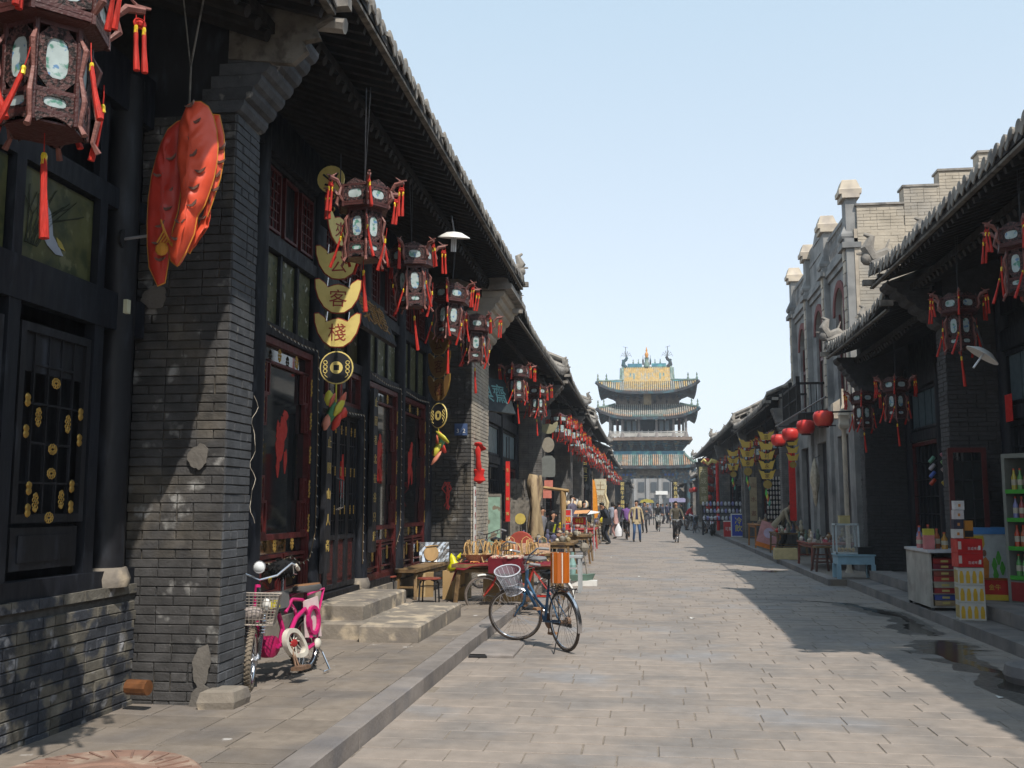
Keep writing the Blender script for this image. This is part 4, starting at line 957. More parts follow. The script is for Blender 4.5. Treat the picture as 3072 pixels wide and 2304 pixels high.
for sx in (-1, 1):
    b = MB(); b.box(TX+sx*.55, TX+sx*2.2, TY-.16, TY+.16, 17.35, 17.72); b.build('ridge_panel', gl_b, T, W=True)
    b = MB(); b.tube([(TX+sx*2.35, TY, 17.3), (TX+sx*2.7, TY, 17.6), (TX+sx*2.65, TY, 18.0), (TX+sx*2.35, TY, 18.25), (TX+sx*2.3, TY, 18.45)], [.22, .26, .2, .18, .12], 8); b.ball((TX+sx*2.3, TY, 18.4), .18, 8, 6); b.tube([(TX+sx*2.55, TY, 17.9), (TX+sx*2.8, TY, 18.2)], .12, 6); b.build('ridge_dragon', tw_dk, T, smooth=True, W=True)
    b = MB(); b.tube([(TX+sx*2.35, TY, 18.4), (TX+sx*2.42, TY, 19.7)], .035, 5)
    for k_ in range(6):
        a = PI*k_/5; b.tube([(TX+sx*2.35, TY, 18.6), (TX+sx*2.35+math.cos(a)*.55, TY+.1, 18.6+math.sin(a)*.5+.15), (TX+sx*2.35+math.cos(a)*.62, TY+.1, 18.55+math.sin(a)*.4)], .02, 4)
    b.bar((TX+sx*2.15, TY, 19.6), (TX+sx*2.7, TY, 19.75), .03); b.build('iron_finial', metal_dk, T, W=True)
    b = MB(); b.tube([(TX+sx*2.75, TY-.1, 17.3), (TX+sx*2.78, TY-1.3, 16.2), (TX+sx*2.8, TY-2.6, 14.95)], .14, 6); b.tube([(TX+sx*3.0, TY-.1, 17.2), (TX+sx*3.02, TY-1.3, 16.0), (TX+sx*3.05, TY-2.6, 14.8)], .09, 6); b.build('gable_ridge', gl_g, T, smooth=True, W=True)
    b = MB(); b.tube([(TX+sx*2.9, TY-2.7, 15.3), (TX+sx*4.3, TY-3.9, 15.25)], .13, 6); b.build('blue_ridge', gl_b, T, W=True)
    for k_ in range(2):
        b = MB(); x = TX+sx*(.95+.6*k_); b.lathe([(.08, 17.7), (.1, 17.85), (.04, 18.0), (.06, 18.1), (.01, 18.3)], 6, (x, TY, 0)); b.build('ridge_figure', gl_g, T, smooth=True, W=True)
    b = MB(); b.lathe([(.09, 17.6), (.1, 18.1), (.03, 18.35), (.01, 18.75)], 6, (TX+sx*.42, TY, 0)); b.build('ridge_spike', tw_dk, T, W=True)
b = MB(); b.lathe([(.35, 17.35), (.3, 17.8), (.2, 18.0), (.24, 18.2), (.2, 18.3), (.3, 18.4)], 10, (TX, TY, 0)); b.build('finial_base', gl_g, T, smooth=True, W=True)
b = MB(); b.lathe([(.12, 18.4), (.22, 18.7), (.2, 18.9), (.08, 19.1), (.12, 19.25), (.01, 19.7)], 10, (TX, TY, 0)); b.build('golden_finial', mat('finial_orange', (.6, .28, .08), .4, .2, 5), T, smooth=True, W=True)
# ---- beyond the gate
Z1, _ = shop('far_building', 'far left shop seen through the tower gate with red goods', 1, -2.6, -2.1, 124, 150, 4.0, -1.8, 2, 4)
ZC = thing('far_building', 'pale grey two-storey building seen through the tower gate', 'building', (1, 175, 0))
b = MB(); b.box(-6, 9, 172, 180, 0, 6.2); b.build('wall', C((.24, .235, .23), .9), ZC, W=True)
for i in range(6):
    b = MB(); x = -4.2+i*2.1; b.box(x, x+.5, 171.6, 172, 0, 6.4); b.build('pilaster', C((.28, .275, .27), .9), ZC, W=True)
    for z in (1.0, 3.7):
        b = MB(); b.box(x+.8, x+1.8, 171.85, 171.99, z, z+1.6); b.build('window', C((.06, .07, .08)), ZC, W=True)
b = MB(); b.box(1.6, 3.6, 171.5, 171.6, 3.2, 3.8); b.build('shop_sign', white, ZC, W=True)
Z2, _ = shop('far_building', 'far right shop with grey tiled slope seen through the tower gate', -1, 5.6, 4.8, 124, 150, 3.9, 3.9, 2, 4)
DM = MB(); rr = random.Random(4)
for i in range(40):
    x = rr.uniform(-60, 70)+(0 if i % 2 else 10); y = rr.uniform(185, 240)
struct(DM.build('distant_ground', earth)) if DM.v else None
# ================================================================ LANTERNS
def fM(k, Rr, z):
    return Matrix.Rotation(k*PI/3, 4, 'Z') @ Matrix.Translation((0, -Rr*math.cos(PI/6), z)) @ Matrix.Rotation(PI/2, 4, 'X')
def tassel_mesh(L, r=.0155, lean=(0, 0), double=False):
    b = MB(); xs = (-.02, .02) if double else (0,)
    for x in xs:
        n = 7; pts = [(x+lean[0]*(i/n)**1.5*(1 if double else 1), lean[1]*(i/n)**1.5, -L*i/n) for i in range(n+1)]
        i0 = 2
        b.k = 0; b.tube(pts[:i0+1], .003, 4)
        b.tube(pts[i0:], [r*.55, r*.75, r*.7, r*.85, r*1.0, r*1.05][:n-i0+1], 7)
        p = Vector(pts[i0]); b.k = 1; b.lathe([(r*.45, -.035), (r*.7, -.032), (r*.62, -.015), (r*.72, .0), (r*.5, .012)], 7, p)
    if double:
        b.k = 0; b.torus(.028, .006, XF((0, 0, -.07), rx=R(90)), 10, 4); b.ball((0, 0, -.07), .02, 6, 4)
    return b.mesh('tassel', [tassel_r, gold_bright])
TAS = [tassel_mesh(.34, .0155, (.02, 0), True), tassel_mesh(.42, .016, (-.09, .02)), tassel_mesh(.44, .0155, (.09, -.03)), tassel_mesh(.31, .0155, (-.03, .02), True), tassel_mesh(.45, .018, (.03, 0))]
def lantern(label, loc, rz, cord, group, full=True, dark=1):
    t = thing('palace_lantern', label, 'lantern', loc, rz, group)
    Rl, Rt = .185, .262; H1, H2 = .5, .74
    def posts(Rr, z0, z1, m, nm, extra=()):
        b = MB()
        for k in range(6):
            a = k*PI/3; x, y = Rr*math.cos(a), Rr*math.sin(a); b.lathe([(.016, z0), (.013, (z0+z1)/2), (.016, z1)], 6, (x, y, 0))
            a2 = a+PI/3; x2, y2 = Rr*math.cos(a2), Rr*math.sin(a2)
            for z in extra: b.bar((x, y, z), (x2, y2, z), .018, .022)
        return b.build(nm, m, t)
    posts(Rl, 0, H1+.02, wood_maho, 'lower_frame', (.05, .155, .49)); posts(Rt, H1+.01, H2, wood_maho, 'upper_frame', (H1+.03, H1+.055, H2-.01))
    def ell(a, c, n=14, ox=0, oy=0): return [(ox+a*math.copysign(abs(math.cos(TAU*i/n))**.7, math.cos(TAU*i/n)), oy+c*math.copysign(abs(math.sin(TAU*i/n))**.7, math.sin(TAU*i/n))) for i in range(n)]
    def rect(a, c, n=14):
        o = []
        for i in range(n):
            t_ = TAU*i/n; cx, cy = math.cos(t_), math.sin(t_); s_ = min(a/abs(cx) if abs(cx) > 1e-6 else 9, c/abs(cy) if abs(cy) > 1e-6 else 9); o.append((cx*s_, cy*s_))
        return o
    specs = [(Rl, .165, .48, .66), (Rl, .06, .145, .62), (Rt, H1+.065, H2-.02, .72)]
    for si, (Rr, z0, z1, q) in enumerate(specs):
        hw = Rr/2-.012; hh = (z1-z0)/2
        k0 = (si, full)
        for k in range(6):
            M = fM(k, Rr-.004, (z0+z1)/2)
            kk = ('fret', si)
            if kk not in PM:
                b = MB(); b.ring(rect(hw, hh), ell(hw*.62, hh*(.66 if si == 0 else .62)), Matrix.Identity(4), .012); PM[kk] = b.mesh('fret_panel', fret)
                b = MB(); b.prism(ell(hw*.66, hh*(.7 if si == 0 else .66)), Matrix.Translation((0, 0, -.004)), .008); PM[kk+(1,)] = b.mesh('painted_glass', glass_paint)
            o = bpy.data.objects.new('fret_panel', PM[kk]); col.objects.link(o); o.parent = t; o.matrix_local = M
            g_ = bpy.data.objects.new('painted_glass', PM[kk+(1,)]); col.objects.link(g_); g_.parent = o
    b = MB(); b.lathe([(Rl*.96, 0), (Rl*.96, .01)], 6); b.lathe([(Rl, H1+.0), (Rt, H1+.015)], 6); b.lathe([(Rt*.98, H2), (Rt*.7, H2+.03), (.05, H2+.08)], 6); b.build('boards', wood_maho, t)
    for k in range(6):      # crest and apron
        b = MB(); hw = Rt/2
        b.prism([(-hw*.8, 0), (-hw*.5, .03), (-hw*.2, .045), (0, .06), (hw*.2, .045), (hw*.5, .03), (hw*.8, 0)], fM(k, Rt, H2), .01)
        hw = Rl/2; b.prism([(-hw, 0), (-hw*.8, -.05), (-hw*.5, -.025), (0, -.012), (hw*.5, -.025), (hw*.8, -.05), (hw, 0)], fM(k, Rl, .04), .01)
        b.build('carved_apron', fret, t)
        a = k*PI/3; d = Vector((math.cos(a), math.sin(a), 0)); p = d*Rt
        b = MB(); b.tube([p+Vector((0, 0, .56)), p+d*.05+Vector((0, 0, .62)), p+d*.03+Vector((0, 0, .7)), p+d*.08+Vector((0, 0, .765)), p+d*.17+Vector((0, 0, .78))], [.012, .02, .016, .024, .02], 6)
        b.bar(p+d*.12+Vector((0, 0, .79)), p+d*.2+Vector((0, 0, .8)), .03, .02, w2=.015); b.tube([p+d*.13+Vector((0, 0, .8)), p+d*.08+Vector((0, 0, .84))], [.01, .004], 4)
        q = d*Rl; b.tube([q+Vector((0, 0, .46)), q+d*.045+Vector((0, 0, .38)), q+d*.02+Vector((0, 0, .25)), q+d*.05+Vector((0, 0, .12)), q+d*.03+Vector((0, 0, .0)), q+d*.06+Vector((0, 0, -.05))], [.008, .016, .01, .014, .012, .016], 5)
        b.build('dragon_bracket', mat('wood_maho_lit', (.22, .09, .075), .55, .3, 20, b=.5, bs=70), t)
        kq = (k+int(loc[1]*7)) % 2
        put('tassel', TAS[0 if kq else 3], t, p+d*.15+Vector((0, 0, .77)), (rnd.uniform(-.12, .12), rnd.uniform(-.12, .12), a))
        put('tassel', TAS[1 if kq else 2], t, q+d*.07+Vector((0, 0, .42-.1*kq)), (rnd.uniform(-.15, .15), rnd.uniform(-.15, .15), -rz+rnd.uniform(-.6, .6)), (1, 1, rnd.uniform(.9, 1.15)))
    put('tassel', TAS[4], t, (0, 0, .05), (0, 0, 0), (1.2, 1.2, 1.3))
    b = MB(); b.tube([(0, 0, H2+.06), (0, 0, H2+cord)], .006, 4); b.tube([(0, 0, H2+.06), (.05, 0, H2+cord)], .004, 4); b.build('hanging_cord', metal_dk, t)
    return t
GL_ = 'palace lanterns hung along the eaves'
L1 = lantern('largest carved hexagonal lantern, nearest, at the upper left edge above the painted panel', (-2.68, 4.05, 3.29), R(-14), 1.6, GL_); L1.scale = (.97, .97, .92)
LL = [((-2.54, 8.72, 3.84), 'carved lantern in front of the golden ingot sign reading inn'), ((-2.85, 12.05, 4.06), 'carved lantern second from the near pier in the inn lantern row, beside the spotlight'),
      ((-2.85, 14.3, 4.05), 'carved lantern just above the shaded brown ingot chain'), ((-2.85, 16.6, 4.02), 'carved lantern hanging right before the second brick pier of the inn')]
first = None
for i, (l, lb) in enumerate(LL):
    if first is None: first = lantern(lb, l, R(-8), 1.1, GL_)
    else:
        o_ = dup(first, l, R([-8, 22, -30, 12][i]), lb, GL_); o_.rotation_euler[0] = R([0, 3, -2, 4][i]); o_.rotation_euler[1] = R([0, -3, 3, 2][i])
near_l = [((-2.85, 22.3, 3.95), 'carved lantern under the third shop eave beside the tilted teal-lettered board'), ((-2.85, 26.3, 3.95), 'carved lantern under the third shop eave, further from the teal-lettered board')]
for i, (l, lb) in enumerate(near_l): dup(first, l, R(20+30*i), lb, GL_)
first.scale = (.9,)*3
# low detail version for the far rows
def far_lantern(label, loc, group):
    t = thing('palace_lantern', label, 'lantern', loc, rnd.uniform(0, 1), group)
    b = MB(); b.lathe([(.18, 0), (.19, .02), (.19, .5), (.27, .52), (.27, .72), (.2, .76), (.05, .85)], 6); b.build('body', wood_maho, t)
    b = MB()
    for k in range(6):
        for Rr, z0, z1 in ((.19, .17, .45), (.27, .56, .7)):
            M = fM(k, Rr+.004, (z0+z1)/2); hw = Rr/2*.62; hh = (z1-z0)/2*.8; b.prism([(-hw, -hh), (hw, -hh), (hw, hh), (-hw, hh)], M, .006)
    b.build('painted_glass', glass_paint, t)
    for k in range(6):
        a = k*PI/3; d = Vector((math.cos(a), math.sin(a), 0)); put('tassel', TAS[0], t, d*.42+Vector((0, 0, .77)), (0, 0, a)); put('tassel', TAS[1+k % 2], t, d*.24+Vector((0, 0, .4)), (0, 0, a+1))
        b = MB() if k == 0 else b
        if k == 0: b = MB()
        b.tube([d*.27+Vector((0, 0, .7)), d*.33+Vector((0, 0, .76)), d*.42+Vector((0, 0, .78))], .018, 5)
    b.build('dragon_brackets', wood_maho, t)
    b = MB(); b.tube([(0, 0, .82), (0, 0, 1.6)], .008, 4); b.build('hanging_cord', metal_dk, t)
    return t
GF = 'tightly hung tasselled lanterns along the far left eaves'
fl = far_lantern('small red-tasselled lantern in the crowded far row under the left eaves', (-2.8, 32.6, 3.75), GF)
ys = [33.6, 35.4, 37.1, 38.9, 40.7, 42.3, 44.2, 46, 47.8, 49.6, 52, 54, 56, 58.3, 60.5, 63, 66, 69, 72, 77, 80, 83, 87, 91, 96, 101]
cnts = {}
for y in ys:
    bn = 'fourth' if y < 43.4 else 'fifth' if y < 51.3 else 'sixth' if y < 75.4 else 'last'
    cnts[bn] = cnts.get(bn, 0)+1; od = ['first', 'second', 'third', 'fourth', 'fifth', 'sixth', 'seventh', 'eighth', 'ninth', 'tenth', 'eleventh', 'twelfth', 'thirteenth'][cnts[bn]-1]
    o_ = dup(fl, (-2.8+rnd.uniform(-.08, .08), y, 3.75-(.3 if y > 76 else 0)+rnd.uniform(-.1, .1)), rnd.uniform(0, 1), f'{od} red-tasselled lantern under the {bn} left shop eave', GF); o_.rotation_euler[0] = rnd.uniform(-.06, .06)
GR = 'dark palace lanterns under the right eaves'
for (l, lb) in [((3.85, 10.6, 3.75), 'shaded lantern at the upper right frame edge above the fridge'), ((4.05, 13.4, 3.6), 'shaded lantern right of the drinks shop pier, beside the white street lamp'),
                ((4.35, 18.1, 3.1), 'dark lantern under the second right eave, in front of the small dark shop'), ((4.25, 20.3, 3.1), 'dark lantern nearest the pale pilaster corner, second right eave')]:
    dup(first, l, R(15), lb, GR)
for i, y in enumerate([35, 37, 39.5, 41.5, 43.5, 48, 51, 54, 57, 64, 68, 72, 76]):
    dup(fl, (4.35, y, 3.3), .3*i, f"{['first', 'second', 'third', 'fourth', 'fifth', 'sixth', 'seventh', 'eighth', 'ninth', 'tenth', 'eleventh', 'twelfth', 'thirteenth'][i]} small tasselled lantern past the balcony building on the right", 'tasselled lanterns along the far right eaves')
# round red lanterns on a bar from the balcony building
def round_lantern(label, loc, s, col_, group):
    t = thing('red_lantern', label, 'lantern', loc, rnd.uniform(0, 1), group)
    b = MB(); n = 24; prof = [(.16, -.24), (.24, -.22), (.3, -.12), (.33, .02), (.33, .12), (.28, .22), (.16, .26)]
    o = len(b.v)
    for (r, z) in prof:
        for k in range(n): a = TAU*k/n; rr = r*(1 if k % 2 else .955); b.v.append((rr*math.cos(a)*s, rr*math.sin(a)*s, z*s))
    for i in range(len(prof)-1):
        for k in range(n): b.f.append((i*n+k, i*n+(k+1) % n, (i+1)*n+(k+1) % n, (i+1)*n+k)); b.mi.append(0)
    b.f.append(tuple(range(n))[::-1]); b.mi.append(0)
    b.build('shade', col_, t, smooth=2)
    for z in (-.26, .26):
        b = MB(); b.lathe([(.165*s, z*s-.015), (.165*s, z*s+.015)], 16); b.build('rim', C((.06, .01, .01)), t)
    b = MB(); b.tube([(0, 0, .27*s), (0, 0, .5*s)], .006, 4); b.build('hook', metal_dk, t)
    return t
lr = mat('silk_red', (.55, .03, .025), .5, .15, 5, spec=.5, c2=(.62, .08, .04), t=(.5, .7), s2=3)
for i, (y, s) in enumerate([(19.21, .57), (21.3, .57), (23.6, .57), (25.66, .57)]):
    round_lantern(['brightest round red lantern, nearest of the row on the bar', 'second round red lantern on the bar, next to the brightest', 'third round red lantern on the bar, darker and partly behind the second', 'farthest round red lantern on the bar, above the ingot signs'][i], (3.3, y, 3.2), s, lr, 'round red lanterns on the overhead bar')
b = MB(); b.tube([(3.3, 18.9, 3.58), (3.3, 26.2, 3.58)], .015, 6); b.tube([(3.3, 22.3, 3.58), (4.6, 22.4, 3.62)], .02, 6); b.tube([(3.3, 26.1, 3.58), (4.8, 26.2, 3.6)], .02, 6); tag(b.build('lantern_bar', metal_dk), 'thin dark overhead bar carrying four round red lanterns', 'bar')
for i, y in enumerate([62, 64, 66]):
    for k in range(6 if i == 1 else 4):
        round_lantern(f"{['top', 'second', 'third', 'fourth', 'fifth', 'lowest'][k]} red lantern of the {['near', 'middle', 'far'][i]} vertical string before the tower", (3.9+.25*(i-1), y, 4.2-k*.55), .7, lr, 'strings of small red lanterns near the tower')
for i in range(5): round_lantern(f"{['first', 'second', 'third', 'fourth', 'fifth'][i]} red lantern over the low shop beside the tower foot", (4.3, 91+i*1.5, 2.9), .8, lr, 'red lanterns of the last right shop')
# ================================================================ SIGNS
def ingot_outline(w_, h):
    return [(-.5*w_, .5*h), (-.42*w_, .52*h), (-.3*w_, .4*h), (-.22*w_, .26*h), (-.1*w_, .33*h), (0, .36*h), (.1*w_, .33*h), (.22*w_, .26*h), (.3*w_, .4*h), (.42*w_, .52*h), (.5*w_, .5*h), (.49*w_, .25*h), (.42*w_, -.08*h), (.3*w_, -.34*h), (.14*w_, -.5*h), (0, -.52*h), (-.14*w_, -.5*h), (-.3*w_, -.34*h), (-.42*w_, -.08*h), (-.49*w_, .25*h)]
def coin(parent, loc, r, rz, m_rim=gold_flat, full=True):
    M = XF(loc, rz=rz) @ XF(rx=R(90))
    b = MB(); b.lathe([(r*.93, -.012), (r*.93, .012)], 24, (0, 0, 0), M=M); o = b.build('coin_disc', wood_blk, parent)
    b = MB(); b.torus(r*.95, r*.06, M, 24, 6); q = b.build('coin_rim', m_rim, o)
    for sg in (1, -1):
        b = MB(); b.ring([(math.cos(TAU*i/16)*r*.38, math.sin(TAU*i/16)*r*.38) for i in range(16)], [(.16*r*(1 if i in (15, 0, 1, 7, 8, 9) else .9)*math.copysign(1, math.cos(TAU*(i+.5)/16)), .16*r*math.copysign(1, math.sin(TAU*(i+.5)/16))) for i in range(16)], M @ Matrix.Translation((0, 0, .012 if sg > 0 else -.018)), .006); b.build('coin_centre', m_rim, o)
    if full:
        for sg in (1, -1):
            b = MB()
            for k in range(3): b.torus(r*.11, r*.028, M @ Matrix.Translation((sg*r*.66, r*(.3-.26*k), .016)), 10, 4)
            b.tube([M @ Vector((sg*r*.58, -r*.28, .016)), M @ Vector((sg*r*.7, -r*.45, .016)), M @ Vector((sg*r*.52, -r*.6, .016))], r*.028, 4); b.build('coin_script', m_rim, o)
    return o
def ingot_chain(label, loc, rz, chars, face, chm, r, w_=.5, h=.36, pitch=.385, group=None, with_coin=True, tail=True, rzs=None):
    """root at the top hook; everything hangs below it"""
    t = thing('ingot_sign', label, 'sign', loc, rz, group)
    z = 0
    for i, ch in enumerate(chars):
        zz = -pitch*i-h*.5-.1; q = rzs[i] if rzs else 0
        b = MB(); M = XF((0, 0, zz), rz=q) @ XF(rx=R(90)); b.prism(ingot_outline(w_, h), M @ Matrix.Translation((0, 0, -.012)), .024); pl_ = b.build('ingot_plate', face, t)
        b = MB(); ol = ingot_outline(w_*1.02, h*1.03); b.tube([M @ Vector((x, y, 0)) for x, y in ol+ol[:1]], .009, 5, cap=False); b.build('plate_edge', chm if face is gold_flat else gold, pl_)
        if ch.strip():
            for sg, rr_ in ((-1, 0), (1, PI)):
                put('character', glyph(ch, chm, .02), pl_, XF(rz=q) @ Vector((0, sg*.013, 0))+Vector((0, 0, zz-.04)), (R(90), 0, q+rr_), (h*.58, h*.58, .1))
        b = MB()
        for x in (-.12, .12): b.tube([(x*w_*2, 0, zz+h*.3), (x*w_*2+.01, 0, zz+h*.3+.1)], .007, 5); b.torus(.015, .005, XF((x*w_*2, 0, zz+h*.27)), 8, 4)
        b.build('chain_link', metal, t)
        z = zz-h*.5
    if with_coin:
        o = coin(t, (0, 0, z-.24), r, 0 if rzs is None else rzs[-1]); b = MB(); b.tube([(0, 0, z+.08), (0, 0, z-.06)], .008, 5); b.build('chain_link', metal, t); z -= .24+r
    b = MB(); b.tube([(0, 0, -.2), (0, 0, .6)], .006, 4); b.build('hanging_wire', metal_dk, t)
    if tail:
        rr = random.Random(int(loc[1]*10)); cc = [(.55, .13, .08), (.62, .06, .04), (.55, .5, .06), (.12, .4, .2), (.6, .22, .14)]
        for k in range(8):
            b = MB(); x, y = rr.uniform(-.09, .09), rr.uniform(-.07, .07); zz = z-.08-rr.uniform(0, .3); l = rr.uniform(.1, .22); a = rr.uniform(0, 6)
            b.lathe([(.02, -l), (.06, -l*.5), (.045, 0), (.01, l*.3)], 5, (0, 0, 0), M=XF((x, y, zz), rx=rr.uniform(-.7, .7), ry=rr.uniform(-.7, .7), rz=a), sy=.35)
            b.build('cloth_petal', C(cc[k % 5], .5), t, smooth=2)
        b = MB(); b.tube([(0, 0, z+.02), (0, 0, z-.2)], .01, 4); b.build('cloth_stem', C((.5, .45, .05)), t)
    return t
ingot_chain('bright golden ingot-shaped sign chain with red characters and a black coin beneath', (-3.17, 9.97, 4.77), R(14), '來公客棧', gold_flat, char_red, .185, rzs=[R(60), R(-3), R(2), R(-4)]).scale = (.94,)*3
# fan shaped plaque above it
t = thing('round_sign', 'small gold disc sign with black scroll above the ingot chain', 'sign', (-3.3, 10.05, 5.08), 0)
b = MB(); b.lathe([(.15, -.01), (.15, .01)], 20, M=XF(rx=R(90))); o = b.build('disc', gold_flat, t); b = MB(); b.tube([(-.08, -.02, .05), (0, -.02, -.02), (.08, -.02, .06), (.02, -.02, -.08), (-.06, -.02, -.06)], .012, 5); b.build('scroll_mark', black, o)
b = MB(); b.prism([(-.12, -.15), (.12, -.15), (.1, -.5), (.0, -.58), (-.1, -.5)], XF((0, 0, 0), rx=R(90)), .02); o = b.build('black_plate', wood_blk, t)
b = MB()
for k in range(5): b.torus(.025, .008, XF((.03*(-1)**k, -.025, -.2-.07*k), rx=R(90)), 9, 4)
b.build('gold_scroll', gold, o)
ingot_chain('brown shaded ingot sign chain beside the second brick pier', (-3.05, 14.6, 4.32), R(-38), '公客棧', mat('ingot_brown_shaded', (.22, .12, .04), .5, .2, 5), C((.1, .02, .01)), .19, w_=.5, h=.36, pitch=.345)  # brown plates: gold paint with its shade put into the colour
# tilted dark plaque with gold characters
t = thing('shop_plaque', 'tilted black plaque with large gold characters behind the ingot sign', 'plaque', (-3.62, 12.9, 4.12), R(90), None)
b = MB(); b.box(-.85, .85, -.03, .03, -.3, .3); o = b.build('board', wood_blk, t, W=False); t.rotation_euler = (R(-20), 0, R(90)); write('聚寶樓', mat('char_bronze', (.38, .2, .05), .5, .2, m=.3), o, (0, -.035, 0), .42, sx=1.15)
t = thing('shop_plaque', 'tilted dark board with pale teal calligraphy under the third shop eave', 'plaque', (-3.45, 21.4, 4.0), 0); t.rotation_euler = (R(-22), R(0), R(62))
b = MB(); b.box(-.9, .9, -.03, .03, -.42, .42); o = b.build('board', mat('board_teal', (.03, .04, .045), .6, .2, 5), t); write('永興齋', char_teal, o, (0, -.035, 0), .5)
# third shop hanging chain of grey medallions
t = thing('medallion_sign', 'grey hanging chain of medallions with round and oblong plates and pink cloth', 'sign', (-3.0, 31.0, 4.4), 0)
for i, (kk, z, c_) in enumerate([('r', 0, (.1, .11, .11)), ('i', -.42, (.28, .26, .16)), ('o', -.95, (.28, .25, .2)), ('p', -1.65, (.16, .17, .16))]):
    b = MB()
    if kk == 'r': b.box(-.08, .08, -.015, .015, z-.15, z+.15)
    if kk == 'i': b.prism(ingot_outline(.62, .36), XF((0, 0, z), rx=R(90)), .03)
    if kk == 'o': b.lathe([(.24, -.015), (.24, .015)], 18, M=XF((0, 0, z), rx=R(90)), sx=.8)
    if kk == 'p': b.prism([(-.2, -.3), (.2, -.3), (.22, -.2), (.22, .25), (.12, .36), (-.12, .36), (-.22, .25), (-.22, -.2)], XF((0, 0, z), rx=R(90)), .03)
    b.build('plate', C(c_), t)
b = MB(); b.box(-.12, .14, -.04, .04, -2.35, -2.05); b.box(-.16, .1, -.03, .05, -2.6, -2.3); b.build('cloth', C((.6, .2, .15)), t); b = MB(); b.tube([(0, 0, -2.2), (0, 0, .6)], .01, 4); b.build('hanging_wire', metal_dk, t)
# right side gold ingot chains
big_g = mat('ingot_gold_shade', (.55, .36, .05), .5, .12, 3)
def big_chain(label, loc, chars, s, tailc=True):
    t = thing('ingot_sign', label, 'sign', loc, R(-6), 'ingot sign chains along the right-hand shops')
    for i, ch in enumerate(chars):
        z = -.55*s*i; b = MB(); w_ = .95*s; h = .62*s
        ol = [(-.5*w_, .5*h), (-.38*w_, .34*h), (-.2*w_, .3*h), (-.14*w_, .14*h), (.14*w_, .14*h), (.2*w_, .3*h), (.38*w_, .34*h), (.5*w_, .5*h), (.4*w_, .1*h), (.3*w_, -.4*h), (-.3*w_, -.4*h), (-.4*w_, .1*h)]
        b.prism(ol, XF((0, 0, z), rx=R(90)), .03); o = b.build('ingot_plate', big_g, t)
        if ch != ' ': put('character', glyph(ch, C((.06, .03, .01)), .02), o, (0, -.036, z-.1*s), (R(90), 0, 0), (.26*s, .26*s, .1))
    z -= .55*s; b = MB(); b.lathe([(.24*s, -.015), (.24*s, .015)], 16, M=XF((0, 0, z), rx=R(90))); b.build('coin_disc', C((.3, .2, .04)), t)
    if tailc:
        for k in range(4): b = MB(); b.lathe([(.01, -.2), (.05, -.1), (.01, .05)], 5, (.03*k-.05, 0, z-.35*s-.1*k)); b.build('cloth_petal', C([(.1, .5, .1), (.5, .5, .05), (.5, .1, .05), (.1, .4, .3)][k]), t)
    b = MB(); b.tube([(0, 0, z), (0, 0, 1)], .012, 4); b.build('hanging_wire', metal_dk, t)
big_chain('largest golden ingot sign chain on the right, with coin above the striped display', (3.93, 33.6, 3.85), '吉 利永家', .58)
big_chain('wide golden ingot chain behind the largest one on the right', (3.9, 39.5, 3.95), ' 安泰', .66)
big_chain('slim golden ingot chain with a green tail, far right shops', (3.9, 46.0, 3.9), ' 元寶', .58)
big_chain('narrow golden ingot chain against the balcony building ground floor', (4.45, 31.4, 3.5), '   ', .42, False)
# black vertical boards, left far
def vboard(label, loc, chars, w_, h, m=wood_blk, cm=gold_flat, rz=0, nm='vertical_sign', grp=None):
    t = thing(nm, label, 'sign', loc, rz, grp); b = MB(); b.box(-w_/2, w_/2, -.03, .03, 0, h); o = b.build('board', m, t)
    n = len(chars)
    for i, ch in enumerate(chars): put('character', glyph(ch, cm, .02), o, (0, -.035, h-(i+.6)*h/n*.97), (R(90), 0, 0), (min(w_*.8, h/n*.8),)*2+(.1,))
    b = MB(); b.tube([(-w_*.3, 0, h), (-w_*.3, 0, h+.6)], .012, 4); b.tube([(w_*.3, 0, h), (w_*.3, 0, h+.6)], .012, 4); b.build('hanging_wire', metal_dk, t)
    return t
vboard('black board with gold disc and column of gold characters under the far lantern row', (-3.2, 52.8, 2.7), '福德盛百貨行', .5, 2.6)
vboard('slim black couplet board with pale characters beside a far brick pier, left', (-3.35, 43.9, 1.4), '古玩字畫收藏', .3, 2.9, cm=C((.4, .38, .25)))
vboard('tall gold-lettered board leaning near the red pole, right side by the tower', (3.35, 60, 1.6), '天成客棧', .5, 2.2, m=C((.2, .18, .08)), cm=C((.5, .45, .3)))
t = thing('red_pole', 'tall red pole with gold dragon head beside the red lantern strings', 'pole', (4.05, 58.5, 0)); b = MB(); b.tube([(0, 0, .12), (0, 0, 4.0)], .09, 8); b.build('shaft', cloth_red, t); b = MB(); b.tube([(0, 0, 4.0), (-.3, 0, 4.1), (-.5, 0, 3.9), (-.75, 0, 4.15), (-.9, 0, 4.0)], [.12, .14, .1, .1, .04], 6); b.build('dragon_head', gold_flat, t)
t = thing('orange_banner', 'orange vertical banner hanging by a far left doorway', 'banner', (-2.6, 51.8, .9)); b = MB(); b.add([(-.13, 0, 0), (.15, .02, .0), (.1, 0, 1.2), (-.02, .02, 1.9), (-.13, 0, 2.0)], [(0, 1, 2, 3, 4)]); b.add([(-.13, .02, 0), (.15, .04, .0), (.1, .02, 1.2), (-.02, .04, 1.9), (-.13, .02, 2.0)], [(4, 3, 2, 1, 0)]); b.build('cloth', C((.75, .28, .02)), t); b = MB(); b.tube([(-.14, 0, 0), (-.14, 0, 2.4)], .02, 5); b.build('pole', wood_grey, t)
vboard('white and ochre paper notice board on a far left pier', (-3.05, 68, 1.5), '土產', .8, 1.8, m=C((.6, .55, .4)), cm=C((.3, .2, .1)))
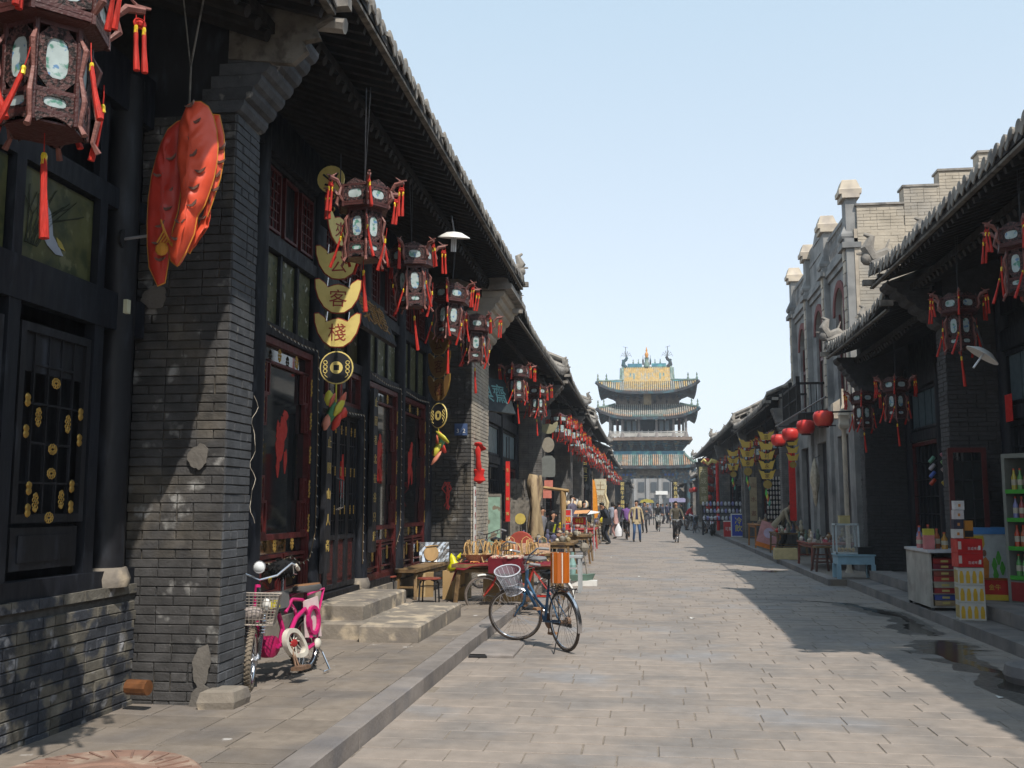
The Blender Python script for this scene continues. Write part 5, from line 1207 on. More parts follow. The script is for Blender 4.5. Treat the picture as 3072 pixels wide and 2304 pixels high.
# second pier hangings
t = thing('red_bow', 'crumpled red cloth bow nailed to the side of the second brick pier', 'cloth', (-3.1, 18.45, 2.75)); 
for k, (p, q, w_) in enumerate([((0, -.1, 0), (.05, .25, -.12), .14), ((.0, -.05, -.05), (.02, -.02, -.55), .12), ((.02, 0, -.45), (.02, .05, -.75), .18)]):
    b = MB(); b.lathe([(.02, 0), (w_*.6, .15), (w_*.45, .5), (w_*.65, .8), (.02, 1)], 8, M=Matrix.Translation(p) @ (Vector(q)-Vector(p)).to_track_quat('Z', 'Y').to_matrix().to_4x4() @ Matrix.Diagonal((1, .5, (Vector(q)-Vector(p)).length, 1))); b.build('cloth_fold', cloth_red, t, smooth=True)
t = thing('paper_banner', 'white paper strip with faded red characters on the second brick pier', 'banner', (-3.15, 18.42, .62)); b = MB(); b.box(-.008, .008, -.1, .1, 0, 1.32); o = b.build('paper', white, t)
for i, ch in enumerate('便民停車住宿'): put('character', glyph(ch, C((.4, .05, .03)), .02), o, (.01, -.01, 1.2-i*.21), (R(90), 0, R(90)), (.13, .13, .05))
t = thing('knotted_cord', 'bundle of red cord with small bells hanging on the second pier front', 'cord', (-3.62, 18.15, 1.9))
b = MB(); rr = random.Random(3)
for k in range(7): b.tube([(rr.uniform(-.05, .05), 0, .12), (rr.uniform(-.1, .1), -.03, 0), (rr.uniform(-.06, .06), -.03, -.15), (rr.uniform(-.1, .08), -.02, -.3-rr.uniform(0, .1))], .01, 5)
b.build('cord_strands', C((.5, .06, .05)), t)
# small spotlight under the eave (unlit): disc shade and tubes
def eave_lamp(label, loc, rz, tilt):
    t = thing('street_lamp', label, 'lamp', loc, rz); t.rotation_euler = (tilt, 0, rz)
    b = MB(); b.lathe([(.03, .07), (.1, .06), (.21, .0), (.215, -.01), (.1, .03), (.02, .04)], 18); b.build('shade', white, t, smooth=True)
    for dx in (-.025, 0, .025): b = MB(); b.tube([(dx, 0, .02), (dx, 0, -.19)], .012, 6); b.build('tube_lamp', C((.8, .82, .85), .3), t)
    b = MB(); b.tube([(0, 0, .06), (0, .3, .3)], .012, 5); b.build('arm', metal_dk, t)
eave_lamp('white saucer-shaped lamp with three tubes under the inn eave', (-2.45, 12.6, 5.1), R(20), R(12))
eave_lamp('white saucer-shaped lamp by the right-hand pier in the shade', (4.15, 12.9, 3.45), R(80), R(35))
# wall arm lamp left
t = thing('wall_arm', 'grey metal wall arm with round plate left of the near brick pier', 'bracket', (-3.88, 6.9, 3.6)); b = MB(); b.lathe([(.075, 0), (.075, .02)], 12, M=XF(ry=R(90))); b.build('wall_plate', metal_dk, t); b = MB(); b.tube([(0, 0, 0), (.28, -.05, .01), (.3, -.05, -.03)], .012, 5); b.ball((.3, -.05, -.05), .03, 6, 4); b.build('arm', C((.3, .3, .32)), t)
t = thing('switch_box', 'small cream box stuck on the black column by the near pier', 'box', (-3.74, 6.75, 3.05)); b = MB(); b.box(-.01, .02, -.03, .02, -.05, .05); b.build('casing', C((.55, .55, .4)), t)
t = thing('timber_peg', 'short round orange-brown timber peg sticking out low beside the near pier', 'peg', (-3.76, 7.05, .3)); b = MB(); b.tube([(0, 0, 0), (.17, -.02, 0)], .055, 10); b.build('shaft', mat('peg_wood', (.15, .06, .022), .6, .4, 20), t)
# hanging red folded fish lantern
FX = thing('fish_kite', 'large red nylon fish kite with yellow piping hanging before the near brick pier', 'kite', (-3.13, 6.3, 4.36), R(4)); FX.scale = (1.05, 1, 1.06)
q_ = .00104
def pillow(name, out, th, m, yoff, parent, seed=0, mirror=0):
    rr = random.Random(seed); P = [((x-1080)*q_, -(y-620)*q_) for x, y in out]; cx = sum(p[0] for p in P)/len(P); n = len(P); b = MB()
    pts = []
    for i in range(n):     # densify
        a, c = P[i], P[(i+1) % n]; pts += [(a[0]+(c[0]-a[0])*k/3, a[1]+(c[1]-a[1])*k/3) for k in range(3)]
    n = len(pts); zs = [p[1] for p in pts]
    rings = [1, .94, .84, .7, .55, .38, .22, .08]; V = []
    for s_ in (1, -1):
        for ri, r_ in enumerate(rings):
            h = th*math.sqrt(max(0, 1-r_*r_))
            for i, (x, z) in enumerate(pts):
                mx = cx+(x-cx)*r_; mz = z if r_ == 1 else (z*(.6+.4*r_)+(.4-.4*r_)*(sum(zs)/n)) ; wob = math.sin(z*34+s_)*.012*(1-r_)+mnoise.noise(Vector((mx*14, s_*3, mz*11)))*.03*(1-r_*r_)+mnoise.noise(Vector((mx*30, s_*3, mz*22)))*.014*(1-r_*r_)
                V.append((mx, yoff-s_*(h+wob), mz))
    F = []
    for s_ in range(2):
        o = s_*8*n
        for ri in range(7):
            for i in range(n):
                k = (i+1) % n; F.append((o+ri*n+i, o+ri*n+k, o+(ri+1)*n+k, o+(ri+1)*n+i))
        F.append(tuple(o+7*n+i for i in range(n)))
    b.add(V, F); o = b.build(name, m, parent, smooth=2)
    b = MB(); b.tube([(x, yoff, z) for x, z in pts+pts[:1]], .0045, 5, cap=False); b.build('piping', piping, o)
    sm = MB()
    for k in range(9 if th > .05 else 7):
        i = rr.randrange(n); r_ = rr.uniform(.1, .7); z = min(zs)+(max(zs)-min(zs))*(.1+.8*(k+.5)/8); xs_ = [x for x, zz in pts if abs(zz-z) < .12]
        if not xs_: continue
        x = min(xs_)+(max(xs_)-min(xs_))*rr.uniform(.3, .75); d_ = th*.88
        sm.prism([(-.035, .012), (-.02, -.008), (0, -.016), (.025, -.006), (.04, .016), (.02, .008), (0, .0)], XF((x, yoff-d_, z), rx=R(90)) @ XF(rz=rr.uniform(-.1, .6)), .012)
    sm.build('fish_scales', silver_dk, o, kind='stuff')
    return o
pillow('left_lobe', [(1060, 680), (1010, 700), (955, 745), (915, 830), (885, 930), (860, 1050), (845, 1200), (845, 1350), (852, 1500), (870, 1640), (930, 1760), (975, 1740), (990, 1620), (1000, 1500), (1010, 1400), (1040, 1280), (1060, 1100), (1060, 900)], .045, mat('nylon_red_dark', (.5, .035, .02), .5, .15, 6, spec=.5), .06, FX, 1)
pillow('right_lobe', [(1110, 620), (1150, 600), (1190, 600), (1240, 635), (1275, 700), (1300, 790), (1312, 900), (1308, 1000), (1295, 1090), (1270, 1180), (1240, 1270), (1195, 1340), (1180, 1450), (1130, 1570), (1080, 1655), (1040, 1620), (1020, 1550), (1050, 1450), (1085, 1350), (1095, 1230), (1080, 1100), (1055, 980), (1055, 850), (1065, 730)], .09, fish_red, -.02, FX, 2)
pillow('tail_fin', [(1250, 660), (1290, 665), (1325, 800), (1330, 950), (1310, 1080), (1260, 1250), (1200, 1420), (1130, 1560), (1120, 1540), (1200, 1340), (1270, 1150), (1300, 950), (1290, 790)], .02, fish_red, .05, FX, 3)
b = MB()
for k in range(6): b.tube([(-.1+.012*k, -.07, -.78-.03*k), (-.07+.012*k, -.09, -.86-.02*k), (-.12+.02*k, -.07, -.93)], .006, 5)
b.ball((-.09, -.06, -.97), .045, 8, 5, sy=.4); b.build('gold_fringe', piping, FX)
b = MB(); b.tube([(.03, 0, .0), (.03, 0, .28), (.1, 0, .75)], .007, 5); b.tube([(.03, 0, .25), (-.04, 0, .75)], .005, 5); b.build('hanging_string', wood_grey, FX)
# ================================================================ STEPS, STONES
t = thing('stone_steps', 'two broad stone step slabs before the inn door', 'steps', (-3.3, 12.4, .13))
def blk(x0, x1, y0, y1, z0, z1, m=stone, nm='step_block', par=None, ch=.02, seed=0):
    b = MB(); rr = random.Random(seed); j = lambda: rr.uniform(-.006, .006)
    b.add([(x0, y0, z0), (x1, y0, z0), (x1, y1, z0), (x0, y1, z0), (x0+j(), y0+j(), z1-ch), (x1+j(), y0+j(), z1-ch), (x1+j(), y1, z1-ch), (x0, y1, z1-ch), (x0+ch, y0+ch, z1), (x1-ch, y0+ch, z1+j()*.4), (x1-ch, y1-ch, z1), (x0+ch, y1-ch, z1)],
          [(0, 1, 5, 4), (1, 2, 6, 5), (2, 3, 7, 6), (3, 0, 4, 7), (4, 5, 9, 8), (5, 6, 10, 9), (6, 7, 11, 10), (7, 4, 8, 11), (8, 9, 10, 11)])
    return b.build(nm, m, par, W=True)
for q in ((-3.85, -3.12, 10.95, 11.35), (-3.11, -2.46, 10.78, 11.9), (-3.11, -2.47, 11.91, 13.35), (-3.85, -3.12, 11.36, 13.35)): blk(*q, .1, .315+rnd.uniform(-.004, .004), par=t, seed=int(q[2]*10))
for q in ((-3.82, -3.19, 11.2, 11.75), (-3.82, -3.2, 11.76, 13.3)): blk(*q, .3, .49, par=t, seed=int(q[3]*10))
t = thing('corner_stone', 'rough pale stone block at the foot of the near pier corner', 'stone', (-3.13, 7.3, .13)); b = MB()
b.lathe([(.2, 0), (.215, .05), (.19, .12), (.14, .135)], 4, (0, 0, 0), M=XF(rz=R(48)), sx=1.0, sy=.8); b.build('block', stone, t)
t = thing('millstone', 'worn reddish round millstone lying on the pavement at the bottom left', 'millstone', (-2.72, 4.8, .13)); b = MB(); b.lathe([(.50, 0), (.52, .05), (.515, .15), (.49, .17), (.2, .175), (.19, .165), (.07, .165), (.065, .12)], 44)
b.build('disc', mat('stone_red', (.27, .165, .125), .85, .3, 5, b=.8, bs=18, c2=(.36, .27, .21), t=(.5, .62), s2=6, c3=(.17, .1, .08), t3=(.6, .66), s3=12), t)
b = MB()
for k in range(26): a = TAU*k/26; b.box(-.004, .004, .34, .48, .165, .176) if 0 else b.bar((math.cos(a)*.3, math.sin(a)*.3, .172), (math.cos(a+.2)*.46, math.sin(a+.2)*.46, .172), .012, .012)
b.build('grooves', mat('stone_red_dk', (.25, .155, .12), .9, .3, 8), t, kind='stuff')
t = thing('drain_cover', 'low raised stone drain slab against the kerb beside the blue bicycle', 'slab', (-1.62, 11.3, 0)); blk(-1.9, -1.42, 10.75, 11.75, -.02, .045, stone_grey, 'slab', t); blk(-1.9, -1.7, 10.72, 10.745, .0, .04, metal_dk, 'drain_slot', t)
t = thing('stone_drum', 'round stone slab on the right step near the puddle', 'stone', (3.62, 9.95, 0)); b = MB(); b.lathe([(.36, 0), (.38, .06), (.36, .15), (.3, .16)], 20); b.build('disc', stone_grey, t)
# puddles: dark wet film
wet = mat('water_dark', (.02, .018, .015), .16, .1, 3, spec=.9)
def puddle(pts, seed):
    rr = random.Random(seed); V = []; F = []; b = MB()
    L_ = []; R_ = []
    for i in range(len(pts)-1):
        a, c = pts[i], pts[i+1]
        for k in range(5):
            u = k/5; x = a[0]+(c[0]-a[0])*u; y = a[1]+(c[1]-a[1])*u; w_ = (a[2]+(c[2]-a[2])*u)*.62*rr.uniform(.3, 1.35); sh = rr.uniform(-.5, .5)*w_*.5
            L_.append((x-w_+sh*.5, y, .0015)); R_.append((x+w_+sh*.5, y, .0015))
    n = len(L_); b.add(L_+R_, [(i, n+i, n+i+1, i+1) for i in range(n-1)]); o = b.build('puddle', wet); struct(o)
    rim = MB(); rim.add([(x-.2-.06*math.sin(y*9), y, .0007) for x, y, z in L_]+[(x+.12, y, .0007) for x, y, z in R_], [(i, n+i, n+i+1, i+1) for i in range(n-1)]); struct(rim.build('damp_patch', mat('damp', (.11, .1, .09), .4, .3, 9)))
puddle([(3.3, 8.2, .12), (3.25, 9.6, .25), (3.35, 10.4, .08), (3.2, 11.3, .3), (3.3, 12.0, .45), (3.4, 12.5, .3), (3.5, 12.9, .1)], 1)
puddle([(3.5, 13.2, .12), (3.45, 14.0, .22), (3.6, 14.6, .16), (3.65, 15.3, .12), (3.5, 16.0, .25), (3.35, 16.6, .1), (3.2, 17.3, .16), (2.7, 17.6, .12), (2.3, 17.75, .05)], 2)
puddle([(2.95, 24.8, .2), (3.0, 25.2, .35), (2.9, 25.6, .15)], 3)
rr = random.Random(9)
for k in range(5):
    b = MB(); x, y = [(-.2, 22.9), (2.9, 9.1), (1.9, 33), (-1.1, 31), (.6, 14.7)][k]; b.add([(x, y, .004), (x+.05, y+.01, .012), (x+.06, y+.06, .004), (x-.01, y+.05, .02)], [(0, 1, 2, 3)]); tag(b.build('paper_scrap', white), 'tiny white paper scrap lying on the street paving', 'litter', 'paper scraps on the street')
# ================================================================ BICYCLES
def wheel(parent, M, r, name, tyre_m=rubber, rim_m=metal, tw=.018, lod=0, spokes=32):
    seg = 36 if lod == 0 else 18
    b = MB(); b.torus(r-tw*1.9, tw*.55, M, seg, 5, sq=1.3); o = b.build(name, rim_m, parent, smooth=2)
    b = MB(); b.torus(r-tw, tw, M, seg, 8 if lod == 0 else 5); b.build('tyre', tyre_m, o, smooth=2)
    b = MB()
    for i in range(spokes if lod == 0 else 12):
        a = TAU*i/(spokes if lod == 0 else 12); a2 = a+(.5 if i % 2 else -.5); z = .02*(-1)**(i//2)
        b.tube([M @ Vector((math.cos(a2)*.02, math.sin(a2)*.02, z)), M @ Vector((math.cos(a)*(r-tw*2), math.sin(a)*(r-tw*2), 0))], .0016 if lod == 0 else .004, 3, cap=False)
    b.build('spokes', metal if lod == 0 else metal_dk, o, kind='stuff')
    b = MB(); b.tube([M @ Vector((0, 0, -.045)), M @ Vector((0, 0, .045))], .02, 8); b.build('hub', metal_rust, o)
    return o
WX = XF(rx=R(90))    # wheel plane = local xz
def bicycle(label, loc, heading, fm, steer=0, lean=0, r=.33, lod=0, basket='smoke', fender=metal, group=None, saddle_m=None, rack=True, kick=True, cat='bicycle', tyre=rubber):
    t = thing('bicycle', label, cat, loc, heading, group); t.rotation_euler = (lean, 0, heading)
    B_ = 1.07; ha = Vector((.87, 0, .60)); hb = Vector((.79, 0, .84)); axis = (hb-ha).normalized()
    S = Matrix.Translation(ha) @ Matrix.Rotation(steer, 4, axis) @ Matrix.Translation(-ha)
    rw = Vector((0, 0, r)); fw = Vector((B_, 0, r)); bb = Vector((.44, 0, .29)); st = Vector((.29, 0, .70))
    n = 8 if lod == 0 else 5
    b = MB(); b.tube([ha+axis*-.02, hb+axis*.02], .021, n); b.tube([ha+axis*.04, Vector((.62, 0, .42)), bb], .019, n); b.tube([ha+axis*.16, Vector((.6, 0, .52)), Vector((.40, 0, .42))], .015, n)
    b.tube([bb, st], .017, n)
    for s_ in (-1, 1): b.tube([bb+Vector((0, s_*.03, 0)), rw+Vector((0, s_*.06, 0))], .010, 6); b.tube([st+Vector((0, s_*.02, -.05)), rw+Vector((0, s_*.06, 0))], .008, 6)
    b.build('frame', fm, t, smooth=True)
    b = MB(); crown = ha-axis*.03
    for s_ in (-1, 1): b.tube([S @ (crown+Vector((0, s_*.045, 0))), S @ (crown+Vector((.05, s_*.05, -.12))), S @ Vector((B_-.09, s_*.05, r+.1)), S @ (fw+Vector((0, s_*.05, 0)))], [.014, .013, .01, .008], 6)
    b.bar(S @ (crown+Vector((0, -.055, 0))), S @ (crown+Vector((0, .055, 0))), .028); b.build('fork', fm, t, smooth=True)
    b = MB(); b.tube([S @ hb, S @ (hb+axis*.09)], .014, 6); hc = hb+axis*.1
    b.tube([S @ (hc+Vector(p)) for p in ((-.2, .27, .04), (-.08, .26, .07), (.0, .16, .04), (.03, 0, .0), (.0, -.16, .04), (-.08, -.26, .07), (-.2, -.27, .04))], .011, 6)
    for s_ in (-1, 1): b.tube([S @ (hc+Vector((-.03, s_*.22, .05))), S @ (hc+Vector((-.02, s_*.24, .0))), S @ (hc+Vector((-.14, s_*.25, .02)))], .006, 4)
    hbar = b.build('handlebar', metal, t, smooth=True)
    for s_ in (-1, 1): b = MB(); b.tube([S @ (hc+Vector((-.1, s_*.262, .068))), S @ (hc+Vector((-.22, s_*.272, .035)))], .017, 7); b.build('grip', C((.25, .25, .26)) if lod == 0 else black, hbar)
    if lod == 0:
        b = MB(); b.tube([S @ (hc+Vector((-.02, .24, .0))), S @ (hc+Vector((.08, .1, -.05))), S @ (ha+Vector((.03, .02, .1)))], .004, 4); b.tube([S @ (hc+Vector((-.02, -.24, .0))), S @ (hc+Vector((.1, -.1, -.02))), S @ (ha+Vector((.05, 0, 0)))], .004, 4); b.build('brake_cable', black, hbar)
    wheel(t, S @ Matrix.Translation(fw) @ WX, r, 'front_wheel', tyre, metal, lod=lod); wheel(t, Matrix.Translation(rw) @ WX, r, 'rear_wheel', tyre, metal, lod=lod)
    def guard(M, c, a0, a1, m):
        b = MB(); k = 14; V = []
        for i in range(k+1):
            a = a0+(a1-a0)*i/k
            for y, dr in ((-.028, -.008), (-.015, .004), (.015, .004), (.028, -.008)): V.append(M @ (c+Vector((math.cos(a)*(r+.022+dr), y, math.sin(a)*(r+.022+dr)))))
        b.add(V, [(i*4+j, i*4+j+1, i*4+j+5, i*4+j+4) for i in range(k) for j in range(3)]); return b.build('mudguard', m, t, smooth=True)
    guard(Matrix.Identity(4), rw, R(20), R(215) if 0 else R(195), fender) if 0 else guard(Matrix.Identity(4), rw, R(-15) + PI if 0 else R(165)+R(30), R(40), fender)
    guard(S, fw, R(75), R(150), fender)
    b = MB(); sd = st+Vector((-.02, 0, .1)); b.tube([st, sd], .012, 6); b.lathe([(.01, 0), (.1, .0), (.115, .03), (.1, .055), (.01, .07)], 12, sd+Vector((-.05, 0, 0)), sx=1.15, sy=.95); b.tube([sd+Vector((.0, 0, .03)), sd+Vector((.17, 0, .035))], [.06, .025], 8); b.build('saddle', saddle_m or black, t, smooth=True)
    b = MB(); b.lathe([(.09, -.004), (.09, .004)], 20, bb+Vector((0, -.04, 0)), M=WX); b.tube([bb+Vector((0, -.05, 0)), bb+Vector((.05, -.06, -.16))], .009, 5); b.tube([bb+Vector((0, .05, 0)), bb+Vector((-.05, .06, .16))], .009, 5)
    cr = b.build('crankset', metal_rust, t)
    for s_, dx, dz in ((-1, .05, -.16), (1, -.05, .16)): b = MB(); b.box(bb.x+dx-.05, bb.x+dx+.05, bb.y+s_*.07, bb.y+s_*.15, bb.z+dz-.012, bb.z+dz+.012); b.build('pedal', mat('pedal_rust', (.3, .16, .08), .8, .3, 30), cr)
    b = MB(); b.bar(bb+Vector((.08, -.045, .0)), rw+Vector((-.08, -.045, 0)), .09, .012, up=(0, 1, 0)) if 0 else b.box(-.07, .53, -.055, -.043, .26, .30); b.build('chain_guard', metal_dk, t)
    b = MB(); b.lathe([(.045, -.02), (.045, .02)], 10, rw+Vector((0, -.05, 0)), M=WX); b.build('sprocket', metal_rust, t)
    if rack:
        b = MB()
        for y in (-.055, 0, .055): b.tube([(.22, y, r+.37), (-.24, y, r+.36)], .005, 5)
        for x in (.2, .05, -.1, -.24): b.tube([(x, -.06, r+.37), (x, .06, r+.36)], .005, 5)
        for s_ in (-1, 1): b.tube([(-.2, s_*.06, r+.36), (0, s_*.065, r)], .005, 5); b.tube([(-.02, s_*.06, r+.36), (0, s_*.065, r)], .005, 5)
        b.build('rear_rack', metal_dk, t)
    if kick: b = MB(); b.tube([(-.02, .07, r-.02), (-.1, .22, .01)], .007, 5); b.build('kickstand', metal_dk, t)
    if basket:
        b = MB(); c = Vector((.98, 0, .78)); n_ = 16; h = .27
        def rg(k, u): a = TAU*k/n_; rr_ = .12+.055*u; return S @ (c+Vector((math.cos(a)*rr_*.85+.03*u+.02, math.sin(a)*rr_*1.15, -.17+h*u+(.03*math.cos(a)*u))))
        if basket == 'smoke':
            b.add([rg(k, 0) for k in range(n_)]+[rg(k, 1) for k in range(n_)]+[rg(0, 0)*0+sum((rg(k, 0) for k in range(n_)), Vector())/n_], [(k, (k+1) % n_, n_+(k+1) % n_, n_+k) for k in range(n_)]+[(2*n_, k, (k+1) % n_) for k in range(n_)])
            bk = b.build('basket', mat('basket_mesh_grey', (.3, .31, .36), .5, .1, alpha=.42), t, smooth=True)
            b = MB(); b.tube([rg(k % n_, 1) for k in range(n_+1)], .009, 6, cap=False); b.tube([rg(k % n_, 0) for k in range(n_+1)], .005, 5, cap=False); b.tube([rg(k % n_, .5) for k in range(n_+1)], .003, 4, cap=False)
            for k in range(n_): b.tube([rg(k, 0), rg(k, 1)], .002, 3)
            b.build('basket_wire', C((.5, .52, .58), .4), bk, smooth=2)
        else:
            for u in (0, .33, .66, 1): b.tube([rg(k % n_, u) for k in range(n_+1)], .006, 4, cap=False)
            for k in range(n_): b.tube([rg(k, 0), rg(k, 1)], .006, 3)
            b.build('basket', basket, t)
    return t
BK = bicycle('blue bicycle with smoky basket parked by the kerb, orange box on its rack', (-.9, 11.3, 0), math.atan2(.83, -.57), blue_b, steer=R(50), lean=R(-5), basket='smoke', fender=metal, tyre=mat('tyre_worn', (.075, .06, .05), .9, .3, 20))
b = MB(); b.box(-.01, .01, -.035, .035, 0, 0) if 0 else None
# banded wooden container on its rack
t = thing('wooden_container', 'upright orange-brown slatted container standing on the blue bicycle rack', 'container', (-.965, 11.3, .75), R(20))
n = 18
for k in range(n):
    a0, a1 = TAU*k/n+.01-(.12 if k % 3 == 2 else 0)*0, TAU*(k+1)/n-.01; a0, a1 = (a0+.11, a1-.11) if k % 3 == 1 else (a0-.1, a1) if k % 3 == 2 else (a0, a1+.1); b = MB(); rr_ = .105
    P = [(math.cos(a)*q*1.05, math.sin(a)*q*.9) for q in (rr_, rr_-.012) for a in ((a0, a1) if q == rr_ else (a1, a0))]; b.prism(P, Matrix.Identity(4), .33); b.build('slat', mat('varnished_orange', (.42, .105, .01), .3, .3, 9, spec=.6, stretch=(1, 1, .2)) if k % 3 != 1 else C((.68, .6, .52), .5), t)
b = MB(); b.lathe([(.094, .01), (.094, .31)], 12, sx=1.04, sy=.9); b.build('inner_body', C((.25, .08, .02)), t)
RB = bicycle('red bicycle with dusty wheels and white rear mudguard parked behind the blue one', (-1.35, 14.75, 0), R(170), red_b, steer=R(25), lean=R(-4), r=.29, basket=None, fender=white, saddle_m=C((.2, .2, .21)), tyre=mat('tyre_dusty', (.16, .13, .11), .95, .3, 20))
b = MB(); b.box(.45, .95, -.14, .14, .62, .84); b.build('cargo_box', C((.16, .01, .02)), RB); b = MB(); b.box(.47, .93, -.12, .12, .84, .86); b.build('box_contents', mat('trinkets', (.5, .35, .25), .5, .5, 40, c2=(.6, .1, .1), t=(.5, .55), s2=30, c3=(.7, .65, .5), t3=(.5, .55), s3=40), RB)
bicycle('chrome-handled bicycle leaning by the green board behind the baskets', (-2.75, 18.9, .13), R(-100), C((.08, .08, .1)), steer=R(-20), lod=0, basket=None, fender=metal_dk)
GB = 'bicycles and motorcycles parked on the right, far down the street'
for i, (x, y, c) in enumerate([(2.75, 58, (.2, .3, .45)), (3.1, 55.5, (.3, .3, .32)), (2.9, 61, (.1, .1, .1)), (2.4, 63.5, (.12, .1, .1)), (3.2, 66, (.3, .05, .05))]):
    bicycle(['pale blue bicycle parked facing the street far right', 'silver bicycle parked beside the pale blue one far right', 'black bicycle parked behind the pale blue one', 'dark bicycle beside the person in red', 'red bicycle farthest in the parked row'][i], (x, y, 0), R(-100+25*(i % 2)), C(c), lod=1, basket=metal_dk, group=GB, steer=R(15))
# motorcycle
def motorcycle(label, loc, rz):
    t = thing('motorcycle', label, 'motorcycle', loc, rz, GB)
    for x, nm in ((0, 'rear_wheel'), (1.2, 'front_wheel')):
        b = MB(); M = XF((x, 0, .3)) @ WX; b.torus(.25, .05, M, 20, 6); o = b.build(nm, rubber, t, smooth=2); b = MB(); b.torus(.2, .015, M, 18, 4); b.lathe([(.09, -.03), (.09, .03)], 10, M=M); b.build('rim', metal, o)
    b = MB(); b.tube([(1.2, .06, .3), (1.0, .05, .8), (.95, 0, .95)], .02, 6); b.tube([(1.2, -.06, .3), (1.0, -.05, .8)], .02, 6); b.tube([(.95, -.3, 1.0), (.98, 0, .92), (.95, .3, 1.0)], .015, 6); b.build('fork', metal, t)
    b = MB(); b.ball((.7, 0, .75), .2, 10, 6, sx=1.3, sy=.6, sz=.7); b.build('fuel_tank', C((.3, .03, .03), .3), t, smooth=True); b = MB(); b.ball((.25, 0, .76), .2, 10, 5, sx=1.8, sy=.6, sz=.35); b.build('seat', black, t, smooth=True)
    b = MB(); b.box(.35, .75, -.12, .12, .25, .55); b.tube([(.5, -.12, .3), (0, -.15, .28), (-.25, -.15, .33)], .035, 6); b.build('engine', metal_dk, t)
    b = MB(); b.lathe([(.02, -.05), (.09, 0), (.085, .03)], 12, (1.1, 0, .88), M=XF(ry=R(90))); b.build('headlight', metal, t, smooth=True)
    b = MB(); b.tube([(.93, .2, 1.0), (.9, .25, 1.2)], .008, 4); b.ball((.9, .26, 1.23), .05, 8, 4, sx=.4); b.build('mirror', metal, t)
    b = MB(); b.box(1.0, 1.45, -.06, .06, .6, .63); b.build('mudguard', metal, t)
    return t
motorcycle('motorcycle with chrome wheel at the right kerb beside the trinket stand', (3.5, 53.7, 0), R(-100)); motorcycle('motorcycle with red tank behind the first, far right', (3.25, 56.8, 0), R(-75))
# ================================================================ PINK MOPED
hd = math.atan2(-.9, -.16)
t = thing('moped', 'pink pedal moped with wire basket and dusty front tyre behind the near pier', 'moped', (-3.04, 8.86, .13), hd); t.rotation_euler = (R(5), 0, hd); t.scale = (1, -1, 1)
r = .245
S = Matrix.Translation((.78, 0, .5)) @ Matrix.Rotation(R(-26), 4, Vector((-.25, 0, 1)).normalized()) @ Matrix.Translation((-.78, 0, -.5))
def knob_wheel(M, nm, m):
    b = MB(); b.torus(r-.04, .012, M, 30, 5, sq=2); o = b.build(nm, metal, t, smooth=2); b = MB(); b.torus(r-.025, .027, M, 30, 7); ty = b.build('tyre', m, o, smooth=2)
    b = MB()
    for k in range(44):
        a = TAU*k/44
        for z in (-.016, 0, .016): p = M @ Vector((math.cos(a+z*2)*(r+.0), math.sin(a+z*2)*(r+.0), z)); q = M @ Vector((math.cos(a+z*2)*(r+.006), math.sin(a+z*2)*(r+.006), z)); b.bar(p, q, .014, .012)
    b.build('tread', m, o, kind='stuff'); b = MB()
    for k in range(20): a = TAU*k/20; b.tube([M @ Vector((math.cos(a+.3)*.04, math.sin(a+.3)*.04, .02*(-1)**k)), M @ Vector((math.cos(a)*(r-.05), math.sin(a)*(r-.05), 0))], .002, 3)
    b.build('spokes', metal, o, kind='stuff'); b = MB(); b.tube([M @ Vector((0, 0, -.05)), M @ Vector((0, 0, .05))], .05, 10); b.build('hub', metal, o)
knob_wheel(S @ XF((.97, 0, r)) @ WX, 'front_wheel', rubber_dusty); knob_wheel(XF((0, 0, r)) @ WX, 'rear_wheel', rubber)
b = MB()
for y in (-.07, .07): b.tube([(-.05, y, r), (.02, y, .55), (.12, y, .64), (.3, y, .66), (.42, y, .56)], .016, 7)
b.tube([(.42, 0, .56), (.36, 0, .42), (.42, 0, .3), (.6, 0, .24)], .022, 7)
for y in (-.1,): b.tube([(.06, y, .3), (.05, y, .44), (.14, y, .56), (.3, y, .5), (.5, y, .3), (.62, y, .3)], .02, 8)
b.tube([(.62, 0, .26), (.72, 0, .42), (.78, 0, .6), (.72, 0, .82)], .024, 8); b.tube([(.0, -.1, .24), (.3, -.1, .18), (.45, -.1, .22)], .018, 7); b.build('frame', pink_b, t, smooth=True)
b = MB(); b.tube([S @ Vector(p) for p in ((.74, 0, .8), (.78, 0, .56))], .02, 7)
for y in (-.06, .06): b.tube([S @ Vector(p) for p in ((.78, y, .62), (.86, y, .45), (.97, y, r))], .018, 7)
fk = b.build('fork', metal, t, smooth=True)
b = MB()
for y in (-.06, .06):
    for k in range(7): b.torus(.024, .005, S @ Matrix.Translation((.8+.012*k, y, .58-.022*k)), 8, 4)
b.build('spring', metal, fk)
b = MB(); b.tube([S @ Vector(p) for p in ((.56, -.29, .97), (.64, -.25, 1.0), (.68, -.14, .9), (.7, 0, .86), (.68, .12, .9), (.66, .2, 1.04), (.56, .25, 1.13))], .012, 7); hb_ = b.build('handlebar', metal, t, smooth=True)
for y, z in ((-.29, .97), (.25, 1.13)): b = MB(); b.tube([S @ Vector((.58, y*.98, z+.01)), S @ Vector((.47, y*1.03, z-.03))], .017, 7); b.build('grip', plas_w, hb_); b = MB(); b.tube([S @ Vector((.62, y*.9, z+.01)), S @ Vector((.56, y*.92, z-.06)), S @ Vector((.46, y*.98, z-.07))], .006, 4); b.build('brake_lever', metal, hb_)
